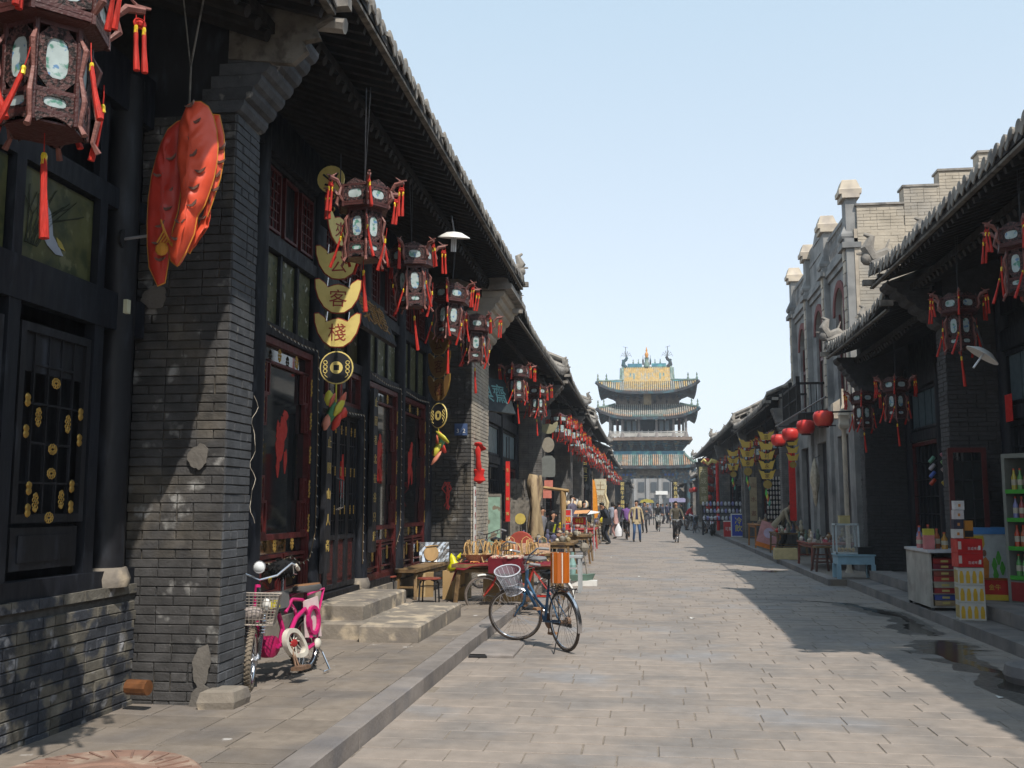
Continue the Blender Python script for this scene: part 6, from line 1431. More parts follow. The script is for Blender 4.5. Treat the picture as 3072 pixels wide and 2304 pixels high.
b = MB(); b.lathe([(.02, -.08), (.045, -.05), (.056, .0), (.052, .03)], 14, M=S @ XF((.76, 0, .97), ry=R(90))); hl = b.build('headlamp', metal, t, smooth=True); b = MB(); b.lathe([(.047, .025), (.04, .035), (.01, .05)], 14, M=S @ XF((.76, 0, .97), ry=R(90))); b.build('lens', C((.75, .78, .8), .1), hl, smooth=True)
# wire basket
b = MB(); y0_, y1_, x0_, x1_ = -.2, .2, .8, 1.08
def bkp(u, v, w_): k = .8+.2*w_; return S @ Vector((.80+(x1_-.8)*u*k, (y0_+(y1_-y0_)*v)*k, .52+.24*w_))
for w_ in (0, .2, .4, .6, .8, 1):
    b.tube([bkp(0, 0, w_), bkp(1, 0, w_), bkp(1, 1, w_), bkp(0, 1, w_), bkp(0, 0, w_)], .006 if w_ == 1 else .0028, 4, cap=False)
for k in range(13):
    v = k/12; b.tube([bkp(1, v, 1), bkp(1, v, 0), bkp(0, v, 0)], .0028, 3); b.tube([bkp(0, v, 1), bkp(0, v, 0)], .0028, 3)
for k in range(8): v = k/7; b.tube([bkp(v, 0, 1), bkp(v, 0, 0), bkp(v, 1, 0), bkp(v, 1, 1)], .0028, 3)
b.build('wire_basket', mat('wire_rusty', (.36, .32, .28), .5, .3, 30, m=.6), t, kind='stuff')
b = MB(); b.ball(S @ Vector((.93, .02, .6)), .09, 10, 6, sx=.8, sy=1.2, sz=.7); b.build('basket_bag', C((.35, .3, .28)), t, smooth=True)
b = MB(); b.ball(S @ Vector((.98, -.1, .68)), .035, 8, 5, sz=1.5); b.build('small_bottle', white, t, smooth=True)
b = MB(); b.box(.62, .75, -.14, -.1, .62, .68); b.build('yellow_sticker', C((.6, .5, .03)), t)
b = MB(); b.box(.36, .58, -.08, .08, .6, .74); b.build('battery_box', C((.12, .12, .12), .5), t)
b = MB(); b.ball((.3, 0, .93), .13, 12, 7, sx=1.25, sy=1.0, sz=.62); sdl = b.build('saddle_cover', fur, t, smooth=2)
rr = random.Random(5); b = MB()
for k in range(260):
    a, ph = rr.uniform(0, TAU), rr.uniform(-1.2, 1.4); d = Vector((math.cos(a)*math.cos(ph)*.16, math.sin(a)*math.cos(ph)*.13, math.sin(ph)*.08)); p = Vector((.3, 0, .93))+d; b.bar(p, p+d.normalized()*.025+Vector((0, 0, -.01)), .012, .006, w2=.002)
b.build('fur_tufts', fur, sdl, kind='stuff')
b = MB(); b.tube([(.32, 0, .86), (.36, 0, .6)], .014, 7); b.build('seat_post', metal, t, smooth=True)
b = MB(); b.lathe([(.14, 0), (.15, .02), (.145, .05), (.13, .06)], 14, (-.1, 0, .7), sx=1.25, sy=.75); ps = b.build('pillion_seat', C((.09, .09, .09)), t, smooth=True); b = MB(); b.lathe([(.135, .058), (.13, .068), (.01, .07)], 14, (-.1, 0, .7), sx=1.25, sy=.75); b.build('seat_top', C((.26, .13, .06), .7), ps)
b = MB()
for y in (-.09, .09): b.tube([(-.05, y, r), (-.12, y, .5), (-.24, y, .71), (.05, y, .68)], .013, 6)
b.build('rear_carrier', pink_b, t, smooth=True)
b = MB(); b.ring([(.11*math.cos(TAU*i/16)+.0, .13*math.sin(TAU*i/16)) for i in range(16)], [(.082*math.cos(TAU*i/16), .1*math.sin(TAU*i/16)) for i in range(16)], XF((.02, -.1, .45)) @ WX, .03); b.build('seat_side_ring', pink_b, t); b = MB(); b.prism([(-.15, -.18), (.12, -.16), (.12, .16), (-.12, .18)], XF((.0, -.075, .47)) @ WX, .02); b.build('side_panel', C((.65, .5, .5)), t)
# white chain guard ring
n = 24; ou = []; inn = []
for i in range(n):
    a = TAU*i/n; cx = math.cos(a); k = 1.0 if cx < 0 else .75
    ou.append((.175*cx*(1.25 if cx > 0 else 1), .115*math.sin(a)*(1-.25*max(0, cx)))); inn.append((.135*cx*(1.2 if cx > 0 else 1)+.002, .08*math.sin(a)*(1-.25*max(0, cx))))
b = MB(); b.ring([(-x, y) for x, y in ou][::-1], [(-x, y) for x, y in inn][::-1], XF((.44, -.13, .3), ry=R(-28)) @ WX, .045); cg = b.build('chain_guard', plas_w, t, smooth=True)
b = MB()
for k in range(9): a = TAU*k/9; b.tube([(.44+math.cos(a)*.045, -.15, .3+math.sin(a)*.035), (.44+math.cos(a+.3)*.12, -.15, .3+math.sin(a+.3)*.085)], .006, 4)
b.build('guard_lattice', plas_w, cg); b = MB(); b.ball((.44, -.15, .3), .05, 10, 5, sx=1.3, sy=.2, sz=.7); b.build('guard_badge', C((.35, .02, .02)), cg)
b = MB(); b.lathe([(.02, -.06), (.09, -.02), (.09, .05), (.02, .08)], 12, (.62, 0, .3), M=WX, sx=1.4); b.build('engine_cover', mat('pink_cover', (.35, .01, .08), .5, .2, 5), t, smooth=True)
b = MB(); b.tube([(.5, -.16, .28), (.52, -.2, .12)], .01, 5); b.box(.44, .6, -.3, -.2, .09, .12); b.tube([(.48, -.15, .28), (.47, -.2, .12)], .008, 4); b.build('pedal', metal_rust, t)
b = MB(); b.tube([(.02, -.1, r), (-.06, -.14, .16), (-.03, -.22, .01), (.08, -.22, .005)], .008, 5); b.tube([(0, .08, r), (-.06, .14, .01)], .008, 5); b.build('stand', metal, t)
b = MB()
for i in range(12):
    a0, a1 = R(30+10*i), R(40+10*i)
    b.add([(math.cos(a)*(r+.02), y, r+math.sin(a)*(r+.02)) for a in (a0, a1) for y in (-.035, .035)], [(0, 1, 3, 2)])
b.build('mudguard', metal, t, smooth=True)
b = MB(); b.ball((-.02, -.12, .24), .05, 8, 5, sy=.6); b.build('rear_hub_cover', plas_w, t, smooth=True)
# ================================================================ FURNITURE AND GOODS, LEFT
def slab_table(nm, label, loc, rz, L_, W_, H_, m, cat, th=.04, leg=.05, splay=.07, rails=True, group=None):
    t = thing(nm, label, cat, loc, rz, group); b = MB(); b.box(-L_/2, L_/2, -W_/2, W_/2, H_-th, H_); b.build('top', m, t)
    for sx in (-1, 1):
        for sy in (-1, 1):
            b = MB(); b.bar((sx*(L_/2-.12), sy*(W_/2-.05), H_-th), (sx*(L_/2-.12+splay), sy*(W_/2-.05+splay*.3), 0), leg, leg); b.build('leg', m, t)
    if rails:
        for sx in (-1, 1): b = MB(); b.bar((sx*(L_/2-.1), -W_/2+.06, H_*.4), (sx*(L_/2-.1), W_/2-.06, H_*.4), .03); b.build('rail', m, t)
        for sy in (-1, 1): b = MB(); b.bar((-L_/2+.1, sy*(W_/2-.05), H_-th-.05), (L_/2-.1, sy*(W_/2-.05), H_-th-.05), .03, .05); b.build('rail', m, t)
    return t
slab_table('wooden_bench', 'long narrow wooden trestle bench before the inn windows', (-3.72, 16.7, .13), R(88), 2.3, .36, .47, wood_bench, 'bench', .05, .05, .1)
def stool(label, loc, rz):
    t = thing('round_stool', label, 'stool', loc, rz, 'round red-topped stools by the bench'); b = MB(); b.lathe([(.15, 0), (.17, .008), (.17, .022), (.155, .03)], 20, (0, 0, .42)); b.build('seat', mat('stool_red', (.24, .06, .04), .35, .3, 12, spec=.5), t)
    for k in range(4): a = PI/4+PI/2*k; c, s_ = math.cos(a), math.sin(a); b = MB(); b.tube([(c*.06, s_*.06, .41), (c*.13, s_*.13, .4), (c*.155, s_*.155, .34), (c*.17, s_*.17, 0)], .012, 6); b.build('leg', metal_dk, t)
    b = MB(); b.torus(.12, .007, XF((0, 0, .3)), 16, 4); b.build('ring', metal_dk, t)
    return t
stool('round stool with dark steel legs by the step edge, nearer the street', (-3.28, 15.1, .13), 0).scale = (1.08, 1.08, .85); stool('round stool half hidden behind the bench, nearer the wall', (-4.05, 15.4, .13), .4).scale = (1.08, 1.08, .85)
GT = slab_table('craft_table', 'wooden craft table under a maroon cloth piled with small baskets', (-2.1, 15.55, .13), R(0), 1.7, .8, .58, wood_bench, 'table', .05, .06, .06)
t = thing('table_cloth', 'maroon velvet cloth draped over the basket table with one hanging corner', 'cloth', (-2.1, 15.55, .722)); b = MB()
nx, ny = 14, 6; V = []
for i in range(nx+1):
    for j in range(ny+1):
        x = -.9+1.75*i/nx; y = -.43+.86*j/ny; z = .008*math.sin(i*1.7+j); 
        if i == 0: z -= .28*(1 if j < 3 else .4); x += .03
        if j == 0: z -= .03+(.06 if i < 3 else 0)
        V.append((x, y, z))
b.add(V, [(i*(ny+1)+j, (i+1)*(ny+1)+j, (i+1)*(ny+1)+j+1, i*(ny+1)+j+1) for i in range(nx) for j in range(ny)]); b.add([(x, y, z-.006) for x, y, z in V], [(i*(ny+1)+j+1, (i+1)*(ny+1)+j+1, (i+1)*(ny+1)+j, i*(ny+1)+j) for i in range(nx) for j in range(ny)]); b.build('cloth', maroon, t, smooth=2)
# woven baskets with small wooden mallets
def craft_basket(label, loc, s, col_=straw, sticks=10, seed=0):
    t = thing('craft_basket', label, 'basket', loc, rnd.uniform(0, 3), 'straw baskets of small wooden toys'); rr = random.Random(seed)
    b = MB(); b.lathe([(.13*s, 0), (.2*s, .08*s), (.27*s, .13*s), (.28*s, .135*s), (.25*s, .12*s), (.18*s, .07*s), (.1*s, .01)], 18, sx=1.1, sy=.8); b.build('bowl', mat('straw_pale', (.6, .44, .26), .8, .3, 40, b=.8, bs=90), t, smooth=True)
    for k in range(sticks):
        x, y = rr.uniform(-.2, .2)*s, rr.uniform(-.13, .13)*s; h = rr.uniform(.2, .3)*s; w_ = rr.uniform(.05, .08)*s; ax = rr.uniform(0, PI); dx, dy = math.cos(ax)*w_, math.sin(ax)*w_; q = rr.uniform(-.04, .04)
        b = MB(); b.tube([(x-dx, y-dy, .1*s), (x-dx*1.1+q, y-dy*1.1, .1*s+h*.6), (x-dx*.4+q, y-dy*.4, .1*s+h), (x+dx*.4+q, y+dy*.4, .1*s+h), (x+dx*1.1+q, y+dy*1.1, .1*s+h*.6), (x+dx, y+dy, .1*s)], .011*s, 5)
        b.build('toy_loop', [wood_lt, straw, straw, C((.65, .2, .03), .4), wood_lt, C((.45, .5, .05), .4)][rr.choice([0, 1, 2, 1, 0, 4, 3 if s > .86 else 1])], t, smooth=True)
    for k in range(4):
        a = rr.uniform(0, TAU); b = MB(); p = Vector((math.cos(a)*.2*s, math.sin(a)*.15*s, .14*s)); b.tube([p, p+Vector((math.cos(a)*.1, math.sin(a)*.1, -.14*s))], .009, 5); b.ball(p+Vector((math.cos(a)*.1, math.sin(a)*.1, -.14*s)), .016, 6, 4); b.build('toy_stick', wood_lt, t)
craft_basket('wide straw basket of wooden toys on the left end of the maroon cloth', (-2.62, 15.5, .735), .85, seed=1); craft_basket('straw basket holding orange and green toys in the middle of the maroon cloth', (-2.12, 15.4, .735), .88, seed=2, sticks=14)
craft_basket('straw basket of wooden toys behind the others, right of centre', (-1.78, 15.8, .735), .85, seed=3); craft_basket('straw basket of wooden toys at the back left of the table', (-2.35, 15.85, .735), .85, seed=4)
for k in range(14):
    t = thing('wooden_trinket', ['small wooden trinket lying on the maroon cloth', 'small red-orange trinket lying on the maroon cloth'][k % 2], 'trinket', (rnd.uniform(-2.85, -1.4), rnd.uniform(15.2, 15.45), .735), rnd.uniform(0, 3), 'small trinkets on the maroon cloth'); b = MB(); b.tube([(0, 0, .0), (.05, 0, .01), (.09, 0, .0)], [.012, .006, .014], 6); b.build('body', [wood_lt, C((.7, .3, .1), .4)][k % 2], t)
def carton(label, loc, sz, rz, m=cardboard, nm='cardboard_box', tape=True):
    t = thing(nm, label, 'box', loc, rz); x, y, z = sz; b = MB(); b.box(-x/2, x/2, -y/2, y/2, 0, z); o = b.build('body', m, t); b = MB(); b.box(-.02, .02, -y/2-.001, y/2+.001, .01, z+.001); tape and b.build('tape', C((.45, .33, .18), .4), o); b = MB(); b.box(-x/2-.002, x/2+.002, -y/2, -.003, z, z+.004); b.box(-x/2-.002, x/2+.002, .003, y/2, z, z+.004); b.build('flap', m, o); return t
carton('large cardboard box under the basket table', (-2.15, 15.75, .13), (.75, .5, .42), .04); carton('cardboard box left of the basket table under the yellow bag', (-3.0, 15.9, .13), (.36, .4, .44), -.1); carton('small cardboard carton below the bench end', (-3.6, 16.2, .13), (.3, .3, .38), .2, C((.3, .2, .09)))
t = thing('yellow_bag', 'bright yellow plastic bag slumped on a cardboard box beside the basket table', 'bag', (-3.0, 15.75, .58)); t.scale = (.85,)*3; b = MB(); b.lathe([(.02, 0), (.12, .02), (.13, .09), (.06, .16), (.05, .24), (.01, .32)], 9, sx=1.1, sy=.8, M=XF(ry=R(-15))); b.build('bag', mat('plastic_yellow', (.65, .62, .01), .35, .3, 14, b=.9, bs=20), t, smooth=2); b = MB(); b.lathe([(.01, 0), (.04, .05), (.01, .14)], 5, (.03, 0, .2), M=XF(ry=R(30))); b.build('handle_loop', C((.65, .62, .01), .4), t)
t = thing('foil_board', 'foil-wrapped panel carrying a pale round wooden craft piece on the bench end', 'board', (-3.72, 17.5, .61), R(8)); t.scale = (.62,)*3; t.rotation_euler = (R(-12), 0, R(8))
b = MB(); nx, ny = 10, 6; rr = random.Random(2); V = [(-.42+.84*i/nx, rr.uniform(-.015, .015), .56*j/ny) for i in range(nx+1) for j in range(ny+1)]; b.add(V, [(i*(ny+1)+j, (i+1)*(ny+1)+j, (i+1)*(ny+1)+j+1, i*(ny+1)+j+1) for i in range(nx) for j in range(ny)]); b.box(-.42, .42, .02, .04, 0, .56); b.build('foil', silver, t)
b = MB(); b.lathe([(.2, 0), (.21, .01), (.2, .025)], 22, M=XF((-.08, -.02, .24), rx=R(90)), sy=1.1); b.bar((-.26, -.035, .42), (.1, -.035, .46), .09, .02); b.build('wooden_plate', wood_lt, t)
# planks, green board, stump
t = thing('green_board', 'peeling pale green wooden board leaning on the wall behind the baskets', 'board', (-3.43, 22.6, .13), R(0)); t.scale = (.42, 1, 1.08); t.rotation_euler = (R(-6), 0, R(10)); b = MB(); b.box(-.42, .42, -.03, .03, 0, 1.6); b.build('panel', mat('paint_green_peeling', (.22, .33, .26), .85, .25, 8, c2=(.17, .14, .1), t=(.58, .62), s2=5, b=.4), t); b = MB(); b.box(-.42, -.36, -.04, .035, 0, 1.6); b.box(-.36, .36, -.04, .035, 1.54, 1.6); b.box(.36, .42, -.04, .035, 0, 1.6); b.build('frame', wood_grey, t)
vboard('long narrow red couplet strip standing beside the green board, left', (-3.33, 24.2, 1.2), '生意興隆', .1, 1.45, m=cloth_red, cm=gold_flat, nm='red_couplet')
for i, (x, y, h, w_, d) in enumerate([(-3.28, 24.8, 1.55, .14, .1), (-3.3, 26.0, 1.6, .2, .05), (-3.5, 27.5, 2.2, .5, .05), (-3.2, 28.6, 1.6, .5, .05)]):
    t = thing('old_plank', ['square weathered grey post leaning by the red couplet strip', 'thin weathered plank with pale edge leaning left of the stump', 'tall dark plank leaning behind the stump', 'wide old grey plank door left of the carved stump'][i], 'plank', (x, y, .13)); t.rotation_euler = (R(-5), R(-3*(i % 2)), R(20)); b = MB()
    for k in range(max(1, int(w_/.2))): ww = w_/max(1, int(w_/.2)); b = MB(); b.box(-w_/2+k*ww, -w_/2+(k+1)*ww-.008, -d/2, d/2, 0, h-.03*k); b.build('board', wood_grey, t)
t = thing('fan_sign', 'small round yellow fan on a stick by the grey plank', 'fan', (-3.15, 25.2, .9)); b = MB(); b.lathe([(.1, 0), (.14, .01)], 12, M=XF((0, 0, .35), rx=R(90))); b.build('disc', C((.55, .42, .1)), t); b = MB(); b.tube([(0, 0, .25), (.15, 0, -.75)], .012, 5); b.build('stick', wood_grey, t)
t = thing('root_carving', 'tall pale gnarled tree-root carving standing among the left stalls', 'sculpture', (-2.95, 26.8, .13)); t.scale = (.62, .62, 1)
root_m = mat('root_wood', (.36, .27, .16), .85, .4, 6, b=1, bs=12, stretch=(1, 1, .3), c2=(.16, .11, .07), t=(.48, .6), s2=5)
b = MB()
b.tube([(0, 0, 0), (.02, 0, .4), (-.05, 0, .8), (0, 0, 1.3), (-.04, 0, 1.8), (-.1, 0, 2.1), (-.08, 0, 2.28)], [.3, .22, .26, .2, .26, .28, .18], 9)
for a, q in ((0, .2), (1.4, .16), (2.9, .22), (4.3, .18)): c, s_ = math.cos(a)*q, math.sin(a)*q; b.tube([(c*1.8, s_*1.8, 0), (c, s_, .35), (c*1.1, s_*1.1, .9), (c*.6, s_*.6, 1.5), (c*1.3, s_*1.3, 1.9), (c*1.1, s_*1.1, 2.25)], [.09, .1, .13, .09, .12, .06], 7)
b.tube([(.2, 0, 1.1), (.35, 0, .6), (.65, 0, .1)], [.08, .09, .06], 6); b.build('root', root_m, t, smooth=2)
b = MB(); b.tube([(-3.0, 29.6, 2.1), (-2.25, 29.4, 2.0)], .05, 7); b.tube([(-2.42, 29.5, .13), (-2.42, 29.5, 2.0)], [.05, .1], 7); tag(b.build('timber_rack', wood_lt), 'rough pale timber rail on a dark post between the left stalls', 'rack')
# ================================================================ LEFT STALLS
def goods(parent_pos, n, L_, W_, z, seed, cols, rz=0, smax=.12, label=None, group='ornaments crowding the left stall tables', names='ornament'):
    rr = random.Random(seed); X, Y = parent_pos
    label = label or ('the long antique table' if seed == 1 else 'the second antique table')
    for k in range(n):
        x, y = rr.uniform(-L_/2, L_/2), rr.uniform(-W_/2, W_/2); s = rr.uniform(.4, 1)*smax; kd = rr.randrange(5)
        b = MB()
        if kd == 0: b.lathe([(.3*s, 0), (.6*s, .4*s), (.55*s, .9*s), (.2*s, 1.2*s), (.3*s, 1.45*s)], 8)
        elif kd == 1: b.lathe([(.4*s, 0), (.15*s, .2*s), (.35*s, .7*s), (.45*s, 1.2*s), (.2*s, 1.6*s), (.3*s, 1.9*s), (.25*s, 2.2*s), (.02, 2.4*s)], 7)
        elif kd == 2: b.box(-.6*s, .6*s, -.5*s, .5*s, 0, .6*s); b.box(-.4*s, .4*s, -.3*s, .3*s, .6*s, .75*s)
        elif kd == 3: b.ball((0, 0, .5*s), .5*s, 8, 5); b.lathe([(.2*s, .9*s), (.25*s, 1.1*s)], 6)
        else: b.lathe([(.6*s, 0), (.75*s, .12*s), (.5*s, .05*s)], 10); b.tube([(-.3*s, 0, .1*s), (0, 0, .8*s), (.3*s, 0, .1*s)], .08*s, 5)
        cc = cols[rr.randrange(len(cols))]; nm_ = ['clay_pot', 'figurine', 'lidded_box', 'ball_bottle', 'handled_dish'][kd]
        cn = 'blue' if cc[2] > cc[0]*1.3 else 'red' if cc[0] > cc[1]*2.2 else 'cream' if cc[0] > .4 else 'green' if cc[1] > cc[0] else 'dark brown' if cc[0] < .24 else 'tan'
        o = b.build(nm_, C(cc, .45), None, smooth=True)
        where = ('back' if y > W_/6 else 'front' if y < -W_/6 else 'middle')+' '+('left' if x < -L_/4 else 'right' if x > L_/4 else 'centre')
        tag(o, f"{cn} {nm_.replace('_', ' ')} {'by' if 0 else 'at'} the {where} of {label}", 'ornament', group, (X+x*math.cos(rz)-y*math.sin(rz), Y+x*math.sin(rz)+y*math.cos(rz), z), rr.uniform(0, 3))
ANT = [(.42, .36, .26), (.2, .15, .1), (.5, .46, .38), (.1, .15, .12), (.28, .17, .08), (.35, .28, .16), (.1, .1, .16), (.26, .24, .2)]
slab_table('stall_table', 'low table with maroon runner and woven handbags behind the red bicycle', (-2.2, 18.6, .13), 0, 1.1, .7, .6, wood_bench, 'table', .04)
for i in range(3):
    t = thing('woven_handbag', ['pinkish woven straw handbag at the left of the bag table', 'pale woven straw handbag in the middle of the bag table', 'woven straw handbag at the right of the bag table'][i], 'handbag', (-2.5+.3*i, 18.5, .73), R(10)); t.scale = (.85,)*3; b = MB(); b.box(-.16, .16, -.07, .07, 0, .2); b.build('body', mat('weave_pink', (.5, .33, .23), .8, .4, 30, b=.8, bs=60), t); b = MB(); b.tube([(-.1, 0, .19), (-.08, 0, .3), (0, 0, .35), (.08, 0, .3), (.1, 0, .19)], .008, 5); b.build('handle', straw, t)
t = thing('round_cushion', 'curved rust-red cushion back behind the handbags', 'cushion', (-2.4, 19.3, .85)); t.scale = (.7,)*3; b = MB(); b.lathe([(.34, -.05), (.36, 0), (.34, .05)], 18, M=XF((0, 0, .0), rx=R(90)), sx=1); b.build('pad', C((.35, .06, .04)), t, smooth=True)
t = thing('steel_frame_table', 'grey steel frame bench behind the orange container', 'table', (-1.6, 18.9, 0)); t.scale = (.9, 1, .85)
b = MB(); b.box(-.45, .45, -.25, .25, .74, .78); b.build('top', C((.35, .37, .38)), t)
for x in (-.42, .0, .4):
    for y in (-.22, .22): b = MB(); b.box(x-.03, x+.03, y-.02, y+.02, .0, .74); b.build('leg', C((.35, .37, .38)), t)
b = MB(); b.box(-.42, .42, -.23, -.2, .5, .54); b.build('rail', C((.35, .37, .38)), t)
slab_table('stall_table', 'long antique stall table crowded with small ornaments, behind the handbags', (-2.3, 22.3, .05), 0, 1.5, 1.6, .75, wood_bench, 'table', .05); goods((-2.3, 22.0), 46, 1.4, 1.3, .8, 1, ANT, smax=.13)
slab_table('stall_table', 'second antique stall table before the red photo sign', (-2.1, 27.5, .05), 0, 1.3, 1.4, .75, wood_bench, 'table', .05); goods((-2.1, 27.3), 40, 1.2, 1.2, .8, 2, ANT, smax=.12)
t = thing('photo_sign', 'red and white photo booth sign frame with yellow characters', 'sign', (-2.15, 31.0, .74)); t.scale = (.62, .6, .36); b = MB()
for q in ((-.75, -.7, 0, 2.0), (-.25, -.2, 0, 2.0), (.5, .55, 0, 1.4)): b.box(q[0], q[1], -.03, .03, q[2], q[3])
for z in (0.75, 1.4, 1.95): b.box(-.75, -.2, -.029, .029, z, z+.05)
b.box(-.2, .55, -.029, .029, 1.35, 1.4); fr_ = b.build('frame', C((.55, .55, .57)), t)
for x0, x1, z0, z1, ch in ((-.68, -.27, 1.48, 1.92, ''), (-.68, -.27, .82, 1.38, '照'), (-.16, .48, .7, 1.32, '相'), (-.68, -.27, .3, .72, '')):
    b = MB(); b.box(x0, x1, -.02, .0, z0, z1); o = b.build('red_panel', C((.6, .03, .03)), t)
    if ch: put('character', glyph(ch, C((.8, .55, .02)), .02), o, ((x0+x1)/2, -.03, (z0+z1)/2), (R(90), 0, 0), (.45, .45, .1))
t = thing('paper_cut_display', 'cluster of white paper cuttings above the photo sign', 'display', (-2.25, 30.5, 1.42)); t.scale = (.6, 1, .6); rr = random.Random(8)
for k in range(9): b = MB(); x, z = rr.uniform(-.6, .7), rr.uniform(0, .7)-(.3 if k > 5 else 0); b.add([(x, 0, z), (x+.05, .01, z+.02), (x+.12, 0, z+.2), (x+.03, .02, z+.3)], [(0, 1, 2, 3)]); b.build('paper_cutting', white, t)
t = thing('stall_awning', 'tilted white and orange sheet shading the second stall', 'awning', (-1.78, 31.0, 1.32)); t.scale = (.6, .7, 1); b = MB(); b.add([(-.7, -.4, 0), (.0, -.5, .02), (.1, .5, .12), (-.7, .5, .1)], [(0, 1, 2, 3)]); b.build('orange_sheet', C((.7, .35, .15)), t); b = MB(); b.add([(.0, -.5, -.02), (.55, -.4, .03), (.6, .4, .06), (.1, .5, .1)], [(0, 1, 2, 3)]); b.build('white_sheet', white, t); b = MB(); b.tube([(.3, 0, .03), (.3, 0, -1.45)], .03, 6); b.build('post', C((.4, .4, .42)), t)
for i, (x, y, c) in enumerate([(-2.35, 35, (.4, .05, .05)), (-2.5, 40.5, (.3, .2, .12)), (-2.5, 45, (.3, .22, .1)), (-2.5, 50, (.25, .18, .1)), (-2.5, 56, (.3, .05, .05)), (-2.5, 62, (.2, .16, .1))]):
    slab_table('stall_table', ['stall table with red skirt near the man with the shoulder bag', 'fourth stall table on the left', 'fifth stall table on the left', 'sixth stall table on the left', 'seventh stall table on the left with red top', 'last stall table on the left'][i], (x, y, .05), 0, 1.3, 1.8, .75, C(c), 'table', .05); goods((x, y), 20, 1.2, 1.5, .8, 10+i, ANT+[(.6, .5, .03)], smax=.22, label=f"the {['red-skirted', 'fourth', 'fifth', 'sixth', 'seventh', 'last'][i]} left stall table", group='ornaments on the farther left stalls')
t = thing('fur_hat_rack', 'black rack with pale shell-like ornaments left of the bent man', 'rack', (-2.6, 38.5, .1)); b = MB(); b.box(-.5, .5, -.1, .1, 1.35, 1.42); b.box(-.5, .5, -.1, .1, .85, .9); b.box(-.5, -.44, -.1, .1, 0, 1.9); b.box(.44, .5, -.1, .1, 0, 1.9); b.build('frame', black, t)
for k in range(8): b = MB(); b.ball((-.35+.22*(k % 4), -.05, 1.5 if k < 4 else 1.02), .11, 8, 6, sz=1.4); b.build('shell', C((.65, .5, .32), .5), t, smooth=True)
t = thing('yellow_box', 'yellow carton on the stall below the shell rack', 'box', (-2.3, 38.2, .62)); t.scale = (.9, 1, .8); b = MB(); b.box(-.45, .45, -.15, .15, 0, .25); b.build('body', C((.65, .5, .02)), t); b = MB(); b.box(-.43, .43, -.152, -.15, .08, .17); b.build('band', C((.5, .3, .02)), t)
t = thing('stone_trough', 'green and white stone tray with a cord stand at the kerb edge', 'tray', (-1.3, 20.4, 0)); b = MB(); b.box(-.3, .3, -.15, .15, .0, .1); b.build('white_base', white, t); b = MB(); b.lathe([(.28, .1), (.36, .22)], 4, M=XF(rz=PI/4), sy=.5); b.build('tray', C((.12, .2, .16)), t); b = MB(); b.tube([(.1, 0, .2), (.0, 0, .9)], .012, 4); b.ball((.05, 0, .75), .1, 6, 4); b.build('stem', C((.25, .22, .18)), t); b = MB(); b.lathe([(.06, .2), (.08, .4), (.03, .55), (.04, .65)], 8, (-.2, .1, 0)); b.build('glass_bottle', C((.25, .4, .38), .2), t)
t = thing('gate_cloth', 'slim pale upright tree branch carving by a far left stall', 'carving', (-2.3, 58, 1.2)); b = MB(); b.tube([(0, 0, 0), (.1, 0, .5), (-.05, 0, 1.0), (.05, 0, 1.5)], [.1, .12, .08, .03], 6); b.build('branch', C((.6, .5, .3)), t)
for i, (x, y, z, c, nm) in enumerate([(.05, 80, 1.72, (.42, .37, .08), 'yellow'), (2.08, 70, 1.74, (.33, .32, .5), 'lavender')]):
    t = thing('cart_canopy', f'{nm} canvas canopy over a distant street cart', 'canopy', (x, y, 0)); b = MB(); w_ = .55; b.prism([(-w_, 0), (w_, 0), (w_-.1, .2), (0, .3), (-w_+.1, .2)] if i == 0 else [(-w_, 0), (w_, 0), (w_, .22), (w_-.12, .28), (-w_+.12, .28), (-w_, .22)], XF((0, 0, z), rx=R(90)), 1.2); b.build('canvas', C(c), t)
    for sx in (-1, 1): b = MB(); b.tube([(sx*w_*.9, -.6, 0), (sx*w_*.9, -.6, z)], .03, 5); b.build('pole', metal_dk, t)
# ================================================================ RIGHT SIDE GOODS
t = thing('display_cabinet', 'pale grey-white wheeled shelf cabinet by the right steps, packed with cartons', 'cabinet', (4.12, 15.5, 0)); t.scale = (1, 1.05, .735)
cbm = mat('cabinet_pale', (.42, .4, .36), .6, .25, 3, c2=(.33, .3, .27), t=(.5, .62), s2=4)
b = MB(); b.box(-.2, -.17, -.6, .6, .25, 1.28); b.box(.2, .23, -.6, .6, .25, 1.28); b.box(-.17, .2, .57, .6, .25, 1.28); b.box(-.17, .2, -.6, .57, .25, .28); cab = b.build('cabinet_sides', cbm, t)
b = MB(); b.box(-.22, .25, -.64, .62, 1.28, 1.33); b.build('cabinet_top', C((.5, .52, .55), .4), t)
for z in (.5, .72, .95): b = MB(); b.box(-.169, .199, -.6, .569, z, z+.015); b.build('shelf', cbm, t)
for x, y in ((-.17, -.57), (.2, -.57), (-.17, .57), (.2, .57)): b = MB(); b.box(x-.02, x+.02, y-.02, y+.02, .08, .25); b.tube([(x-.02, y, .05), (x+.02, y, .05)], .05, 8); b.build('castor', metal_dk, t)
cs = [(.35, .05, .04), (.4, .32, .2), (.38, .06, .04), (.06, .1, .35), (.4, .35, .25), (.35, .04, .04)]
k = 0
